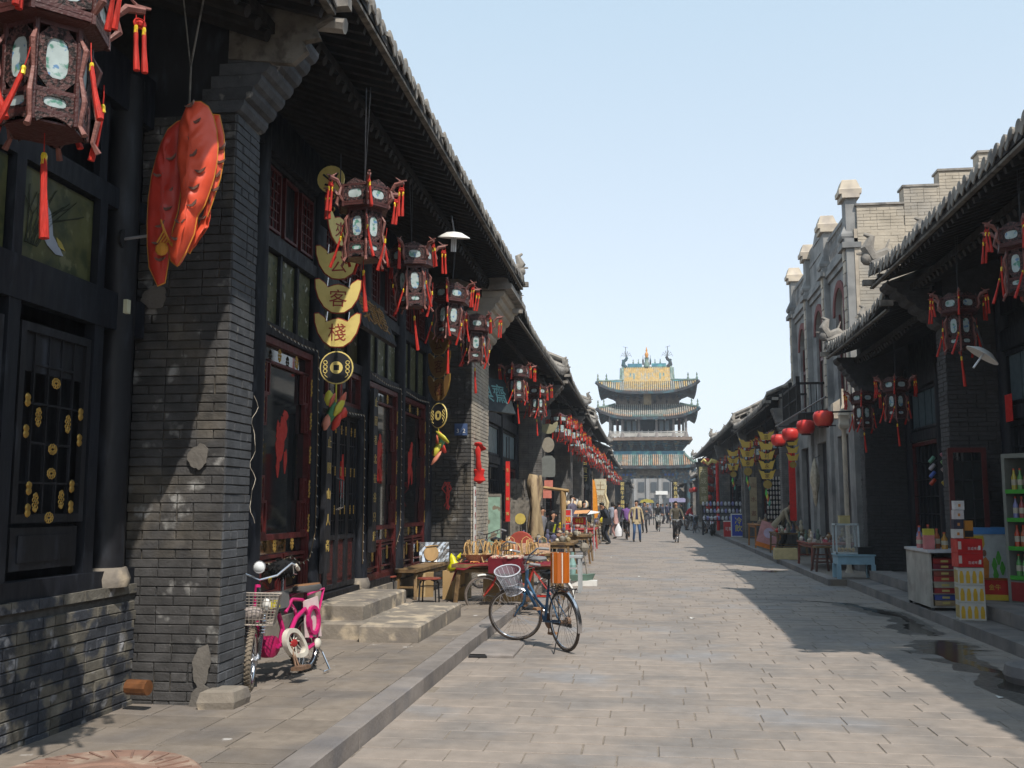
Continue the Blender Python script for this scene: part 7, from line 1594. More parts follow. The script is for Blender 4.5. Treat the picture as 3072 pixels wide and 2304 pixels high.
for z0 in (.285, .515, .735, .965):
    for q in range(2):
        h = .1; t2 = thing('goods_carton', f"{['tan', 'blue and white', 'dark red', 'pale', 'red striped', 'brown-red', 'plum', 'deep red'][k]} carton on the cabinet shelf", 'carton', (4.135, 15.05, (z0+.003+q*.104)*.735), 0); t2.scale = (1, 1, .72); b = MB(); b.box(-.16, .16, -.17, .4, 0, h-.002); o = b.build('body', C([(.35, .25, .14), (.05, .08, .3), (.3, .03, .03), (.4, .36, .28), (.4, .05, .04), (.25, .06, .04), (.2, .02, .04), (.3, .02, .02)][k]), t2); b = MB(); b.box(-.06, .04, -.172, -.17, .03, .07); b.build('print', C((.55, .45, .15)), o); k += 1
def bottle(label, loc, h, c, cap=(.6, .1, .05), grp=None, r=.035):
    t = thing('bottle', label, 'bottle', loc, 0, grp); b = MB(); b.lathe([(r, 0), (r, h*.6), (r*.4, h*.78), (r*.38, h*.92)], 8); b.build('body', C(c, .2), t, smooth=True); b = MB(); b.lathe([(r*.42, h*.92), (r*.42, h)], 8); b.build('cap', C(cap), t); b = MB(); b.lathe([(r*1.03, h*.25), (r*1.03, h*.5)], 8); b.build('label', C((.5, .45, .35)), t)
for i, (x, y, h, c) in enumerate([(3.82, 16.6, .3, (.55, .2, .2)), (3.86, 16.4, .34, (.5, .4, .1)), (3.92, 16.3, .3, (.2, .35, .25)), (4.0, 16.35, .36, (.4, .12, .05)), (4.06, 16.2, .3, (.5, .25, .05)), (3.9, 16.9, .4, (.2, .25, .45)), (4.0, 16.8, .42, (.25, .08, .05))]):
    bottle(['pink labelled bottle on the cabinet top', 'amber bottle on the cabinet top', 'green bottle on the cabinet top', 'rust-red bottle on the cabinet top', 'orange bottle at the front of the cabinet top', 'blue bottle at the back of the cabinet top', 'brown bottle at the back of the cabinet top'][i], (x+.17, y-1.0, .978), h*.8, c, r=.045)
t = thing('carton_drink', 'pink and yellow drink carton pack on the cabinet top', 'carton', (4.0, 15.15, .978)); b = MB(); b.box(-.07, .07, -.05, .05, 0, .2); b.build('body', C((.6, .2, .2)), t); b = MB(); b.box(-.07, .07, -.05, .05, .2, .29); b.build('top', C((.5, .45, .05)), t)
# stacked cartons on the step
sx0, sy0 = 4.12, 14.05
for i in range(3):
    t = thing('beer_carton', ['bottom', 'middle', 'top'][i]+' white carton printed with yellow bottles in the stack on the step', 'carton', (sx0+.0, sy0-.25, .145+i*.222), R(-4)); t.scale = (.82, .82, .74); b = MB(); b.box(-.19, .19, -.14, .14, 0, .295); o = b.build('body', C((.55, .53, .48)), t)
    for k in range(4): b = MB(); x = -.14+.094*k; b.prism([(x-.028, .03), (x+.028, .03), (x+.032, .15), (x+.015, .24), (x-.015, .24), (x-.032, .15)], XF((0, -.141, 0), rx=R(90)), .003); b.build('printed_bottle', C((.6, .36, .02), .5), o)
    b = MB(); b.box(-.192, -.19, -.13, .12, .04, .25); b.build('side_print', C((.45, .33, .12)), o)
for i in range(2):
    t = thing('red_carton', ['lower', 'upper'][i]+' red carton with white lettering above the yellow-bottle cartons', 'carton', (sx0-.0, sy0-.25, .815+.18*i), R(3)); t.scale = (.66, .8, .77); b = MB(); b.box(-.25, .22, -.15, .15, 0, .23); o = b.build('body', C((.5, .015, .015), .45), t); write('百威啤酒', C((.7, .65, .6)), o, (.05, -.153, .07), .055); b = MB(); b.box(-.24, -.18, -.153, -.15, .06, .19); b.build('white_print', C((.6, .5, .45)), o); b = MB(); b.box(.14, .18, -.153, -.15, .05, .12); b.build('bottle_print', white, o)
for i in range(4):
    t = thing('small_box', ['black-banded lowest white box atop the red cartons', 'dark box with orange side atop the red cartons', 'white box in the upper stack', 'small white box crowning the stack'][i], 'box', (sx0-.12+.01*i, sy0-.25, 1.18+.122*i)); t.scale = (.75,)*3; b = MB(); b.box(-.08, .08, -.08, .08, 0, .155); o = b.build('body', [C((.55, .53, .5)), C((.03, .03, .05)), C((.55, .5, .5)), C((.6, .58, .58))][i], t); b = MB(); b.box(-.02, .02, -.083, -.08, .05, .1); b.build('print', C((.5, .2, .05)), o)
t = thing('small_box', 'orange box beside the dark one atop the red cartons', 'box', (sx0+.03, sy0-.2, 1.18)); t.scale = (.75,)*3; b = MB(); b.box(-.07, .07, -.07, .07, 0, .3); o = b.build('body', C((.5, .2, .02)), t); b = MB(); b.box(-.07, .07, -.072, -.07, .02, .13); b.build('print', black, o)
t = thing('freezer', 'ice cream chest freezer with blue rim and bright printed front', 'freezer', (4.95, 15.75, .3), R(0)); t.scale = (.6, .6, .98)
b = MB(); b.box(-.42, .42, -.3, .3, .05, .9); o = b.build('body', C((.5, .52, .5), .4), t); b = MB(); b.box(-.44, .44, -.32, .32, .9, 1.0); b.build('lid_rim', C((.08, .25, .55), .4), t); b = MB(); b.box(-.42, .42, -.305, -.3, .06, .2); b.build('printed_band', C((.6, .22, .03)), o); b = MB(); b.prism([(-.42, .6), (-.2, .62), (-.1, .75), (-.12, .88), (-.42, .88)], XF((0, -.302, 0), rx=R(90)), .004); b.build('yellow_print', C((.6, .42, .05)), o)
b = MB(); b.lathe([(.05, -.003), (.05, .003)], 12, M=XF((-.12, -.305, .62), rx=R(90))); b.build('printed_head', C((.25, .12, .07)), o); b = MB(); b.prism([(-.2, .2), (-.05, .2), (-.02, .5), (-.1, .57), (-.2, .5)], XF((0, -.303, 0), rx=R(90)), .004); b.build('printed_figure', C((.6, .2, .03)), o)
for k, (x, z) in enumerate([(.1, .45), (.2, .55), (.12, .3), (.28, .4)]): b = MB(); b.lathe([(.02, -.1), (.07, 0), (.02, .1)], 7, (x, -.305, z), sy=.05); b.build('printed_leaf', C((.1, .4, .05)), o)
write('蒙牛', C((.05, .05, .06)), o, (-.28, -.31, .8), .08)
for x in (-.36, .36): b = MB(); b.box(x-.04, x+.04, -.25, .25, 0, .05); b.build('foot', black, t)
t = thing('red_crate', 'red carton with yellow lower band leaning open on the terrace', 'carton', (4.7, 14.8, .312), R(-12)); t.scale = (.75, .8, .85); b = MB(); b.box(-.32, .32, -.15, .15, 0, .32); o = b.build('body', C((.4, .015, .01)), t); b = MB(); b.box(-.321, .321, -.153, -.15, .0, .09); b.build('band', C((.55, .38, .03)), o); write('金牛', C((.55, .4, .05)), o, (.05, -.155, .2), .1)
b = MB(); b.add([(-.33, -.15, .32), (.33, -.15, .32), (.34, -.22, .36), (-.34, -.22, .36)], [(0, 1, 2, 3)]); b.build('flap', C((.5, .2, .05)), o)
# drinks fridge
t = thing('drinks_fridge', 'tall open-front drinks fridge with green shelf strips at the right edge', 'fridge', (5.3, 14.3, .3), R(-60)); 
b = MB(); b.box(-.42, -.37, -.3, .3, 0, 2.0); b.box(.37, .42, -.3, .3, 0, 2.0); b.box(-.37, .37, .26, .3, 0, 2.0); b.box(-.37, .37, -.3, .26, 1.94, 2.0); b.box(-.37, .37, -.3, .26, 0, .3); b.build('casing', C((.2, .21, .19), .4), t)
for z in (.33, .72, 1.1, 1.48): b = MB(); b.box(-.37, .37, -.28, .26, z, z+.02); o = b.build('shelf', C((.3, .3, .3)), t); b = MB(); b.box(-.37, .37, -.31, -.28, z-.02, z+.035); b.build('green_strip', C((.05, .3, .03)), o)
b = MB(); b.box(-.36, .36, -.31, -.3, .03, .28); b.build('kick_panel', C((.25, .02, .02)), t)
rr = random.Random(6); cosr = math.cos(R(-60)); sinr = math.sin(R(-60))
for zi, z in enumerate((.35, .74, 1.12, 1.5)):
    for k in range(7):
        pos_ = ['far left', 'second from left', 'third from left', 'middle', 'third from right', 'second from right', 'far right'][k]; lx, ly = -.31+.1*k, -.2; c = [[(.1, .3, .08), (.12, .35, .1), (.15, .3, .5)], [(.5, .06, .02), (.45, .1, .03), (.5, .06, .02)], [(.2, .2, .4), (.3, .05, .05), (.25, .1, .05)], [(.5, .4, .05), (.12, .3, .08), (.4, .1, .05)]][zi][k % 3]
        bottle(f'{["green", "orange-red", "dark", "mixed yellow"][zi]} drink bottle on a fridge shelf, {["lowest", "second", "third", "top"][zi]} row, {pos_}', (5.3+lx*cosr-ly*sinr, 14.3+lx*sinr+ly*cosr, .3+z), .3, c, grp='drink bottles in the fridge', r=.036)
# hanging cans
t = thing('can_garland', 'string of coloured drink cans hanging crosswise before the shop door', 'garland', (5.05, 18.3, 2.45)); b = MB(); b.tube([(0, 0, .5), (0, 0, -.6)], .005, 4); b.build('string', black, t)
for k, c in enumerate([(.15, .35, .25), (.5, .15, .2), (.5, .45, .48), (.2, .35, .15), (.08, .15, .5), (.4, .3, .28), (.5, .06, .02), (.5, .35, .03)]):
    b = MB(); sg = -1 if k % 2 == 0 else 1; M = XF((sg*.1, 0, -.13*(k//2)-(.06 if sg < 0 else 0)-(.1 if k == 7 else 0)), ry=R(-40*sg)); b.lathe([(.026, -.065), (.034, -.055), (.034, .055), (.026, .065)], 10, M=M); b.build('can', C(c, .3), t, smooth=True)
t = thing('red_notice', 'plain red paper square pasted above the shop doors at the right', 'notice', (5.3, 15.45, 3.02)); b = MB(); b.box(-.006, 0, -.14, .14, -.2, .2); b.build('paper', cloth_red, t)
# blue stand with glass case
t = thing('blue_stand', 'light blue painted wooden stand at the end of the right stalls', 'table', (4.17, 21.42, 0)); t.scale = (.8, .9, .66); lb = mat('paint_light_blue', (.28, .45, .55), .6, .15, 6)
b = MB(); b.box(-.45, .45, -.3, .3, .62, .88); b.build('apron', lb, t); b = MB(); b.box(-.48, .48, -.33, .33, .88, .92); b.build('top', lb, t)
for x in (-.42, .42):
    for y in (-.27, .27): b = MB(); b.box(x-.05, x+.05, y-.04, y+.04, 0, .62); b.build('leg', lb, t)
t = thing('glass_case', 'small glazed snack case with pale frame standing on the blue stand', 'case', (4.03, 21.4, .612)); t.scale = (.78, .8, .85); b = MB()
for x in (-.28, .28):
    for y in (-.22, .22): b.box(x-.02, x+.02, y-.02, y+.02, 0, .72)
for z in (0, .68): b.box(-.3, .3, -.24, -.2, z, z+.04); b.box(-.3, .3, .2, .24, z, z+.04); b.box(-.3, -.26, -.2, .2, z, z+.04); b.box(.26, .3, -.2, .2, z, z+.04)
b.build('frame', C((.5, .56, .58)), t); b = MB(); b.box(-.26, .26, -.2, .2, .02, .05); b.build('tray', wood_lt, t)
for k in range(5): b = MB(); b.ball((-.18+.09*k, 0, .1), .05, 7, 5); b.build('bun', C((.6, .4, .15)), t, smooth=True)
b = MB(); b.box(-.27, .27, -.23, -.225, .04, .68); b.build('glass_pane', mat('pane_clear', (.6, .65, .65), .05, 0, alpha=.18), t)
t = thing('black_tray', 'black tray on the right half of the blue stand', 'tray', (4.37, 21.4, .612)); t.scale = (.75, .8, .8); b = MB(); b.box(-.2, .2, -.25, .25, 0, .16); b.build('tray', black, t); b = MB(); b.box(-.21, .21, -.26, .26, .16, .18); b.build('rim', black, t)
t = thing('wooden_box', 'small pale wooden block on top of the glass case', 'box', (4.01, 21.4, 1.225)); b = MB(); b.box(-.1, .1, -.1, .1, 0, .14); b.build('body', C((.5, .42, .2)), t); b = MB(); b.box(-.105, .105, -.105, .105, .14, .16); b.build('lid', C((.45, .36, .15)), t)
b = MB(); b.lathe([(.09, .12), (.055, .2), (.05, 1.0), (.05, 3.0), (.05, 3.25), (.09, 3.3)], 10); b.lathe([(.12, 3.3), (.15, 3.36), (.15, 3.4), (.13, 3.42), (.13, 3.58), (.15, 3.6), (.03, 3.85), (.03, 4.2)], 4, M=XF(rz=PI/4)); o = b.build('stone_lamp_post', cream, None, smooth=True); tag(o, 'slim cream lamp post at the near corner of the balcony building', 'lamp post', None, (4.42, 23.2, 0))
def simple_stool(label, loc, s=1): 
    t = thing('wooden_stool', label, 'stool', loc, R(12)); b = MB(); b.box(-.18, .18, -.13, .13, .5*s, .54*s); b.build('seat', wood_bench, t)
    for x in (-1, 1):
        for y in (-1, 1): b = MB(); b.bar((x*.12, y*.09, .5*s), (x*.2, y*.15, 0), .04); b.build('leg', C((.1, .05, .04)), t)
    b = MB(); b.bar((-.16, -.12, .2*s), (.16, -.12, .2*s), .025); b.bar((-.16, .12, .2*s), (.16, .12, .2*s), .025); b.build('rail', C((.1, .05, .04)), t)
simple_stool('tall splay-legged wooden stool left of the blue stand', (3.88, 23.4, .12), 1.05)
slab_table('stall_table', 'right-hand stall table covered in pinkish goods, next to the blue stand', (4.35, 25.2, .12), R(90), 2.2, 1.2, .6, C((.25, .08, .06)), 'table'); goods((4.3, 25.1), 46, 1.1, 2.0, .72, 31, ANT+[(.65, .15, .2), (.7, .6, .5), (.6, .55, .5)], smax=.14, label='the nearest right stall table', group='curios on the nearest right stall')
slab_table('stall_table', 'right-hand stall table with red cloth in front of the bending vendor', (4.2, 31.2, .12), R(90), 1.8, .9, .66, wood_bench, 'table'); goods((4.2, 31.0), 22, .8, 1.6, .78, 32, ANT+[(.6, .05, .05)], smax=.16, label='the stall before the bending vendor', group='curios before the bending vendor')
slab_table('stall_table', 'orange-edged table beside the bending vendor', (4.1, 36.5, .12), R(90), 2.4, .9, .8, C((.4, .16, .04)), 'table'); goods((4.1, 36.4), 16, .8, 2.0, .92, 33, ANT, smax=.16, label='the orange-edged table', group='curios on the orange-edged table')
t = thing('pink_poster', 'tilted pink and orange poster board leaning before the vendor', 'poster', (3.78, 34.2, .2)); t.scale = (.85,)*3; t.rotation_euler = (0, R(17), 0); b = MB(); b.box(-.3, .45, -.02, .02, .0, 1.0); o = b.build('board', C((.62, .3, .3)), t); b = MB(); b.box(-.3, .45, -.024, -.02, .0, .17); b.build('orange_band', C((.7, .2, .03)), o); b = MB(); b.lathe([(.2, -.003), (.2, .003)], 14, M=XF((.08, -.024, .6), rx=R(90))); b.build('pale_print', C((.6, .5, .65)), o)
t = thing('pale_crate', 'pale straw crate on the right pavement under the stall', 'crate', (3.75, 28.5, .12)); b = MB(); b.box(-.3, .3, -.2, .2, 0, .06); b.box(-.3, .3, -.2, -.16, .06, .3); b.box(-.3, .3, .16, .2, .06, .3); b.box(-.3, -.26, -.16, .16, .06, .3); b.box(.26, .3, -.16, .16, .06, .3); b.build('crate', C((.6, .48, .25)), t); b = MB(); b.box(-.2, .2, -.1, .1, .06, .2); b.build('contents', C((.4, .3, .15)), t)
t = thing('cloth_coat', 'pale old fur coat hanging from the balcony building wall', 'coat', (4.42, 27.3, 2.82)); t.scale = (.7, .9, .72); b = MB(); b.lathe([(.02, 0), (.07, -.15), (.16, -.5), (.2, -.8), (.12, -1.2), (.07, -1.6), (.02, -1.75)], 9, sx=.95, sy=1.1); b.tube([(0, -.1, -.3), (-.05, -.25, -.9), (-.05, -.28, -1.2)], [.06, .06, .03], 6); b.tube([(0, .1, -.3), (-.05, .25, -.7), (-.1, .18, -.95)], [.06, .06, .04], 6); b.build('coat', mat('old_fur', (.42, .36, .27), .95, .4, 9, b=1, bs=25), t, smooth=True)
b = MB(); b.tube([(0, 0, 0), (.2, 0, .1)], .012, 4); b.build('hook', metal_dk, t)
t = thing('bead_curtain', 'panel of rows of pale beaded charms hanging before the shop door', 'display', (4.55, 35.5, 1.05)); rr = random.Random(1)
b = MB(); b.box(-.45, .45, .02, .04, 0, 1.5); b.build('backing', wood_blk, t)
for i in range(9):
    for j in range(9): b = MB(); x = -.4+.1*i; z = .06+.165*j; b.lathe([(.012, 0), (.036, .03), (.036, .1), (.012, .13)], 5, (x, 0, z)); b.build('charm', C([(.5, .46, .4), (.4, .36, .32), (.55, .5, .48)][(i+j) % 3]), t)
t = thing('sandwich_board', 'blue sandwich board with yellow characters in a white frame', 'sign', (4.15, 47.0, .13), R(-8)); t.scale = (.62,)*3; b = MB()
for q in bars(-.55, .55, 0, 1.7, .08): b.box(q[0], q[1], -.03, .03, q[2], q[3])
b.build('frame', white, t); b = MB(); b.box(-.47, .47, -.02, .02, .08, 1.62); o = b.build('board', C((.03, .06, .4)), t); write('冷飲', C((.75, .65, .03)), o, (0, -.03, 1.15), .55, vertical=True, step=1.0)
b = MB(); b.bar((-.5, .03, 1.6), (-.5, .5, 0), .05); b.bar((.5, .03, 1.6), (.5, .5, 0), .05); b.build('rear_legs', white, t)
t = thing('red_cooler', 'red box cooler left of the blue sandwich board', 'cooler', (3.72, 47.5, .13)); t.scale = (.5, .7, .68); b = MB(); b.box(-.38, .38, -.3, .3, 0, 1.0); o = b.build('body', C((.5, .03, .03)), t); b = MB(); b.box(-.4, .4, -.32, .32, 1.0, 1.06); b.build('lid', white, t); write('可樂', white, o, (0, -.31, .5), .3)
t = thing('trinket_stand', 'tiered stand of shiny trinkets above the red cooler', 'stand', (3.7, 50.5, .1)); 
for j in range(3):
    b = MB(); b.box(-1.0, 1.0, -.3+.25*j, -.05+.25*j, .7+.35*j, .74+.35*j); b.build('shelf', wood_blk, t)
    for k in range(11): b = MB(); b.lathe([(.05, 0), (.07, .1), (.03, .2)], 6, (-.9+.18*k, -.18+.25*j, .74+.35*j)); b.build('trinket', C([(.5, .5, .55), (.25, .25, .5), (.6, .6, .6)][(j+k) % 3], .3), t)
for x in (-.95, .95): b = MB(); b.box(x-.04, x+.04, -.1, .4, 0, 1.45); b.build('side_post', wood_blk, t)
vboard('brown hanging scroll picture on the pier by the golden chains', (4.28, 41.5, .95), '山水畫', .28, 1.75, m=C((.38, .3, .18)), cm=C((.2, .08, .05)))
t = thing('red_door_strip', 'tall bright red cloth strip beside the ingot chain, right', 'cloth', (4.55, 32.4, 1.1)); b = MB(); b.box(-.1, .1, -.02, .02, 0, 2.2); b.build('cloth', cloth_red, t)
t = thing('open_door', 'dark oxblood door leaf with small panes swung open before the drinks shop pier', 'door', (4.72, 15.62, .3)); b = MB()
for q in bars(-.27, .27, 0, 2.15, .07): b.box(q[0], q[1], -.025, .025, q[2], q[3])
b.box(-.2, .2, -.024, .024, .75, .82); b.build('stiles', wood_red, t); b = MB(); b.box(-.2, .2, -.01, .01, .82, 2.08); b.build('glass_pane', glass_dk, t); b = MB(); b.box(-.2, .2, -.012, .012, .07, .75); b.build('lower_panel', wood_red, t)
b = MB()
for z in (1.1, 1.38, 1.66, 1.94): b.box(-.2, .2, -.02, .02, z, z+.015)
for x in (-.07, .07): b.box(x-.007, x+.007, -.019, .019, .82, 2.08)
b.build('glazing_bars', wood_blk, t)
# ================================================================ PEOPLE
def ik(a, c, l1, l2, bend):
    d = c-a; L_ = min(d.length, (l1+l2)*.995); dn = d.normalized(); c2 = a+dn*L_
    x = (l1*l1-l2*l2+L_*L_)/(2*L_); h = math.sqrt(max(0, l1*l1-x*x)); bn = (Vector(bend)-dn*Vector(bend).dot(dn)); bn = bn.normalized() if bn.length > 1e-5 else Vector((0, -1, 0))
    return a+dn*x+bn*h, c2
def person(label, loc, rz, H=1.7, lean=0, lr=(None, None), feet=None, seat=0, top=(.1, .1, .12), legs=(.05, .05, .06), shoe=(.02, .02, .02), under=None, hairlen=0, look=(0, 0), skirt=False, group=None, wide=1.0, long_coat=False, crouch=0):
    t = thing('person', label, 'person', loc, rz, group)
    s = H/1.72; V = lambda *p: Vector(p)*s
    pz = (.94-crouch if not seat else seat/s)
    P = V(0, 0, pz); rot = Matrix.Rotation(lean, 4, 'X')     # lean>0 tips towards -Y (front)
    up = lambda x, y, z: P+(rot @ (Vector((x, y, z))*s))
    waist = up(0, 0, .14); chest = up(0, -.0, .36); neck = up(0, .01, .52); nk2 = up(0, -.01, .58)
    hd = nk2+(Matrix.Rotation(look[0], 4, 'X') @ Vector((0, -.02, .1)))*s
    crown = hd+(Matrix.Rotation(look[0], 4, 'X') @ Vector((0, .01, .07)))*s
    verts = [P, waist, chest, neck, nk2, hd, crown]; rad = [(.155*wide, .12), (.145*wide, .11), (.165*wide, .115), (.06, .06), (.052, .055), (.08, .098), (.055, .065)]
    edges = [(0, 1), (1, 2), (2, 3), (3, 4), (4, 5), (5, 6)]; tags = {0: 'top', 1: 'top', 2: 'top', 3: 'skin', 4: 'skin', 5: 'skin'}
    def addv(p, r, fr, tg): verts.append(p); rad.append(r if isinstance(r, tuple) else (r, r)); edges.append((fr, len(verts)-1)); tags[len(edges)-1] = tg; return len(verts)-1
    hands = []
    for i, sx in enumerate((-1, 1)):
        sh = up(sx*.185, 0, .47); tgt = lr[i]
        tg = Vector(tgt)*s if tgt else up(sx*.26, -.03, -.14)
        el, hn = ik(sh, tg, .285*s, .26*s, (sx*.35, .8, -.2))
        a = addv(sh, .064, 2, 'top'); a = addv(el, .047, a, 'top'); m_ = el.lerp(hn, .86); a = addv(m_, .034, a, 'top'); a = addv(hn, .027, a, 'skin'); hands.append((hn, (hn-el).normalized(), sx))
    for i, sx in enumerate((-1, 1)):
        hp = P+V(sx*.09, 0, -.06); ft = Vector(feet[i])*s if feet else V(sx*.11, .02, .07)
        kn, an = ik(hp, ft, .45*s, .43*s, (0, -1, .1))
        a = addv(hp, .098, 0, 'legs'); a = addv(kn, .066, a, 'legs'); a = addv(kn.lerp(an, .9), .052, a, 'legs'); a = addv(an, .045, a, 'shoe'); a = addv(an+V(0, -.09, -.035), .043, a, 'shoe'); a = addv(an+V(0, -.17, -.045), .03, a, 'shoe')
    me = bpy.data.meshes.new('b'); me.from_pydata([tuple(v) for v in verts], edges, []); o = bpy.data.objects.new('b', me); col.objects.link(o)
    m = o.modifiers.new('s', 'SKIN'); sl = me.skin_vertices[0] if me.skin_vertices else None
    if sl is None:
        bpy.context.view_layer.objects.active = o
    for v, r_ in zip(me.skin_vertices[0].data, rad): v.radius = (r_[0]*s, r_[1]*s)
    me.skin_vertices[0].data[0].use_root = True
    q = o.modifiers.new('u', 'SUBSURF'); q.levels = 1; q.render_levels = 1
    bm_ = bpy.data.meshes.new_from_object(o.evaluated_get(bpy.context.evaluated_depsgraph_get())); bpy.data.objects.remove(o)
    order = ['top', 'legs', 'skin', 'shoe']; bm_.materials.clear()
    for m_ in (C(top, .85), C(legs, .85), skin, C(shoe, .5)): bm_.materials.append(m_)
    for f in bm_.polygons:
        c = f.center; best = None; bd = 9
        for ei, (a, b_) in enumerate(edges):
            A, B2_ = verts[a], verts[b_]; ab = B2_-A; u = max(0, min(1, (c-A).dot(ab)/max(ab.length_squared, 1e-9))); dd = (c-(A+ab*u)).length-(rad[a][0]*(1-u)+rad[b_][0]*u)*s
            if dd < bd: bd = dd; best = tags.get(ei, 'top')
        if best == 'top' and c.z < P.z-.02*s and not long_coat: best = 'legs'
        f.material_index = order.index(best); f.use_smooth = True
    put('body', bm_, t)
    M = Matrix.Translation(hd) @ Matrix.Rotation(look[0], 4, 'X') @ Matrix.Rotation(look[1], 4, 'Z')
    b = MB(); sc_ = s
    pr = [(.03, -.03 if not hairlen else -.16), (.088, -.02 if not hairlen else -.1), (.098, .03), (.092, .08), (.06, .12), (.01, .135)]
    o_ = len(b.v); n = 14
    for r_, z in pr:
        for k in range(n):
            a = TAU*k/n; y = math.sin(a)*r_; x = math.cos(a)*r_*.86
            if y < 0 and z < .06: y *= .25
            b.v.append(tuple(M @ (Vector((x, y*1.08+.014, z))*sc_)))
    for i in range(len(pr)-1):
        for k in range(n): b.f.append((i*n+k, i*n+(k+1) % n, (i+1)*n+(k+1) % n, (i+1)*n+k)); b.mi.append(0)
    b.build('hair', hair, t, smooth=2)
    b = MB()
    for x in (-.03, .03): b.ball(M @ (Vector((x, -.088, .015))*s), .009*s, 6, 4)
    b.bar(M @ (Vector((-.022, -.09, -.05))*s), M @ (Vector((.022, -.09, -.05))*s), .008*s); b.build('eyes_and_mouth', C((.05, .02, .015)), t)
    b = MB(); b.bar(M @ (Vector((0, -.088, .015))*s), M @ (Vector((0, -.112, -.02))*s), .016*s, w2=.024*s)
    for x in (-1, 1): b.ball(M @ (Vector((x*.083, .0, -.005))*s), .022*s, 6, 4, sx=.4)
    b.build('nose_and_ears', skin, t)
    for hn, d, sx in hands:
        b = MB(); side = d.cross(Vector((sx, 0, 0))); side = side.normalized() if side.length > .1 else Vector((0, 1, 0)); ln = .085*s
        b.bar(hn, hn+d*ln, .03*s, .07*s, up=tuple(side))
        for k in range(4): p = hn+d*ln+side*(-.027+.018*k)*s; l = (.062, .072, .068, .05)[k]*s; e1 = p+d*l*.55+Vector((-sx*.01*s, 0, 0)); b.tube([p, e1, e1+d*l*.4+Vector((-sx*.018*s, 0, 0))], [.0085*s, .008*s, .006*s], 5)
        p = hn+d*ln*.3+side*(-.03*s); b.tube([p, p+d*.03*s-side*.03*s, p+d*.065*s-side*.035*s], [.011*s, .009*s, .007*s], 5); b.build('hand', skin, t)
    if under:
        b = MB(); A = up(0, -.125, .46); B2_ = up(0, -.125, .0); b.bar(A, B2_, .09*s, .03*s, w2=.14*s); b.build('shirt', C(under, .8), t)
        for sx in (-1, 1): b = MB(); b.bar(up(sx*.075, -.13, .47), up(sx*.12, -.13, -.1), .08*s, .03*s, w2=.11*s); b.build('lapel', C(top, .85), t)
    if long_coat:
        b = MB(); n = 12; V_ = []
        for (z, rx_, ry_) in ((.12, .17, .125), (-.02, .19, .145), (-.2, .21, .16)):
            for k in range(n): a = TAU*k/n; V_.append(up(math.cos(a)*rx_*wide, math.sin(a)*ry_, z))
        b.add(V_, [(i*n+k, i*n+(k+1) % n, (i+1)*n+(k+1) % n, (i+1)*n+k) for i in range(2) for k in range(n)]); b.build('jacket_hem', C(top, .85), t, smooth=2)
    if skirt: pass
    return t
person('man in an open beige blazer over a navy shirt and blue jeans looking left', (-.44, 44.0, 0), R(8), 1.76, lr=((-.31, -.02, .92), (.29, -.06, .9)), feet=((-.13, -.02, .07), (.15, .03, .07)), top=(.45, .36, .22), legs=(.04, .09, .2), shoe=(.03, .025, .02), under=(.02, .025, .07), look=(0, R(-35)), long_coat=True)
pm = person('man in a dark suit bending over a stall with a black shoulder bag', (-1.52, 41.3, 0), R(-78), 1.72, lean=R(24), lr=((-.15, -.5, .95), (.3, .02, .72)), top=(.03, .035, .05), legs=(.03, .035, .05), look=(R(18), 0), long_coat=True)
t = thing('shoulder_bag', 'black leather shoulder bag hanging at the bent man side', 'bag', (-1.6, 41.02, .78), R(8)); b = MB(); b.box(-.17, .17, -.06, .06, 0, .26); b.box(-.175, .175, -.066, -.06, .1, .27); b.build('bag', C((.02, .02, .022), .35), t); b = MB(); b.tube([(-.15, 0, .25), (-.16, .05, .6), (-.02, .2, .72)], .014, 4); b.tube([(.15, 0, .25), (.1, .05, .5), (-.02, .2, .72)], .014, 4); b.build('strap', black, t)
t = thing('carrier_bag', 'white plastic carrier bag held low beside the dark-suited man', 'bag', (-1.14, 41.15, .28)); b = MB(); b.lathe([(.04, 0), (.15, .05), (.16, .3), (.06, .5), (.02, .56)], 9, sx=.9, sy=.6); b.build('bag', C((.7, .7, .72), .5), t, smooth=True); b = MB(); b.tube([(-.03, 0, .5), (0, 0, .62), (.03, 0, .5)], .01, 4); b.build('handle', C((.7, .7, .72), .5), t)
def rider(label, blabel, loc, rz, top, legs, bc, basket, H=1.7, hl=0):
    bicycle(blabel, (loc[0]-math.sin(rz)*-.0, loc[1], 0), rz-PI/2, C(bc), lod=1, basket=basket, kick=False, fender=metal_dk)
    d = Vector((math.sin(rz), -math.cos(rz), 0)); p = Vector(loc)+d*.28
    person(label, p, rz, H, lean=R(10), seat=.93, lr=((-.27, -.48, 1.02), (.27, -.48, 1.02)), feet=((-.12, -.28, .2), (.12, -.12, .42)), top=top, legs=legs, hairlen=hl)
rider('cyclist in an olive zip jacket riding towards the viewer', 'black bicycle with dark basket ridden towards the viewer', (1.22, 44.1, 0), R(4), (.085, .075, .055), (.015, .015, .018), (.03, .03, .03), metal_dk, 1.76)
rider('distant cyclist in black riding towards the viewer behind a white basket', 'bicycle with white front basket ridden towards the viewer', (.62, 61.0, 0), R(6), (.02, .02, .022), (.02, .02, .022), (.1, .1, .1), white, 1.68, 1)
rider('woman in a purple patterned jacket seen from behind on a bicycle', 'dark bicycle ridden away by the woman in purple', (-.88, 46.0, 0), PI+R(4), (.17, .08, .25), (.02, .02, .025), (.05, .03, .03), None, 1.62, 1)
person('man in dark grey jacket and loose black trousers behind the beige blazer', (-.1, 57.6, 0), R(-15), 1.72, top=(.07, .072, .08), legs=(.02, .02, .024), lr=(None, (.2, -.2, 1.2)), long_coat=True, wide=1.1)
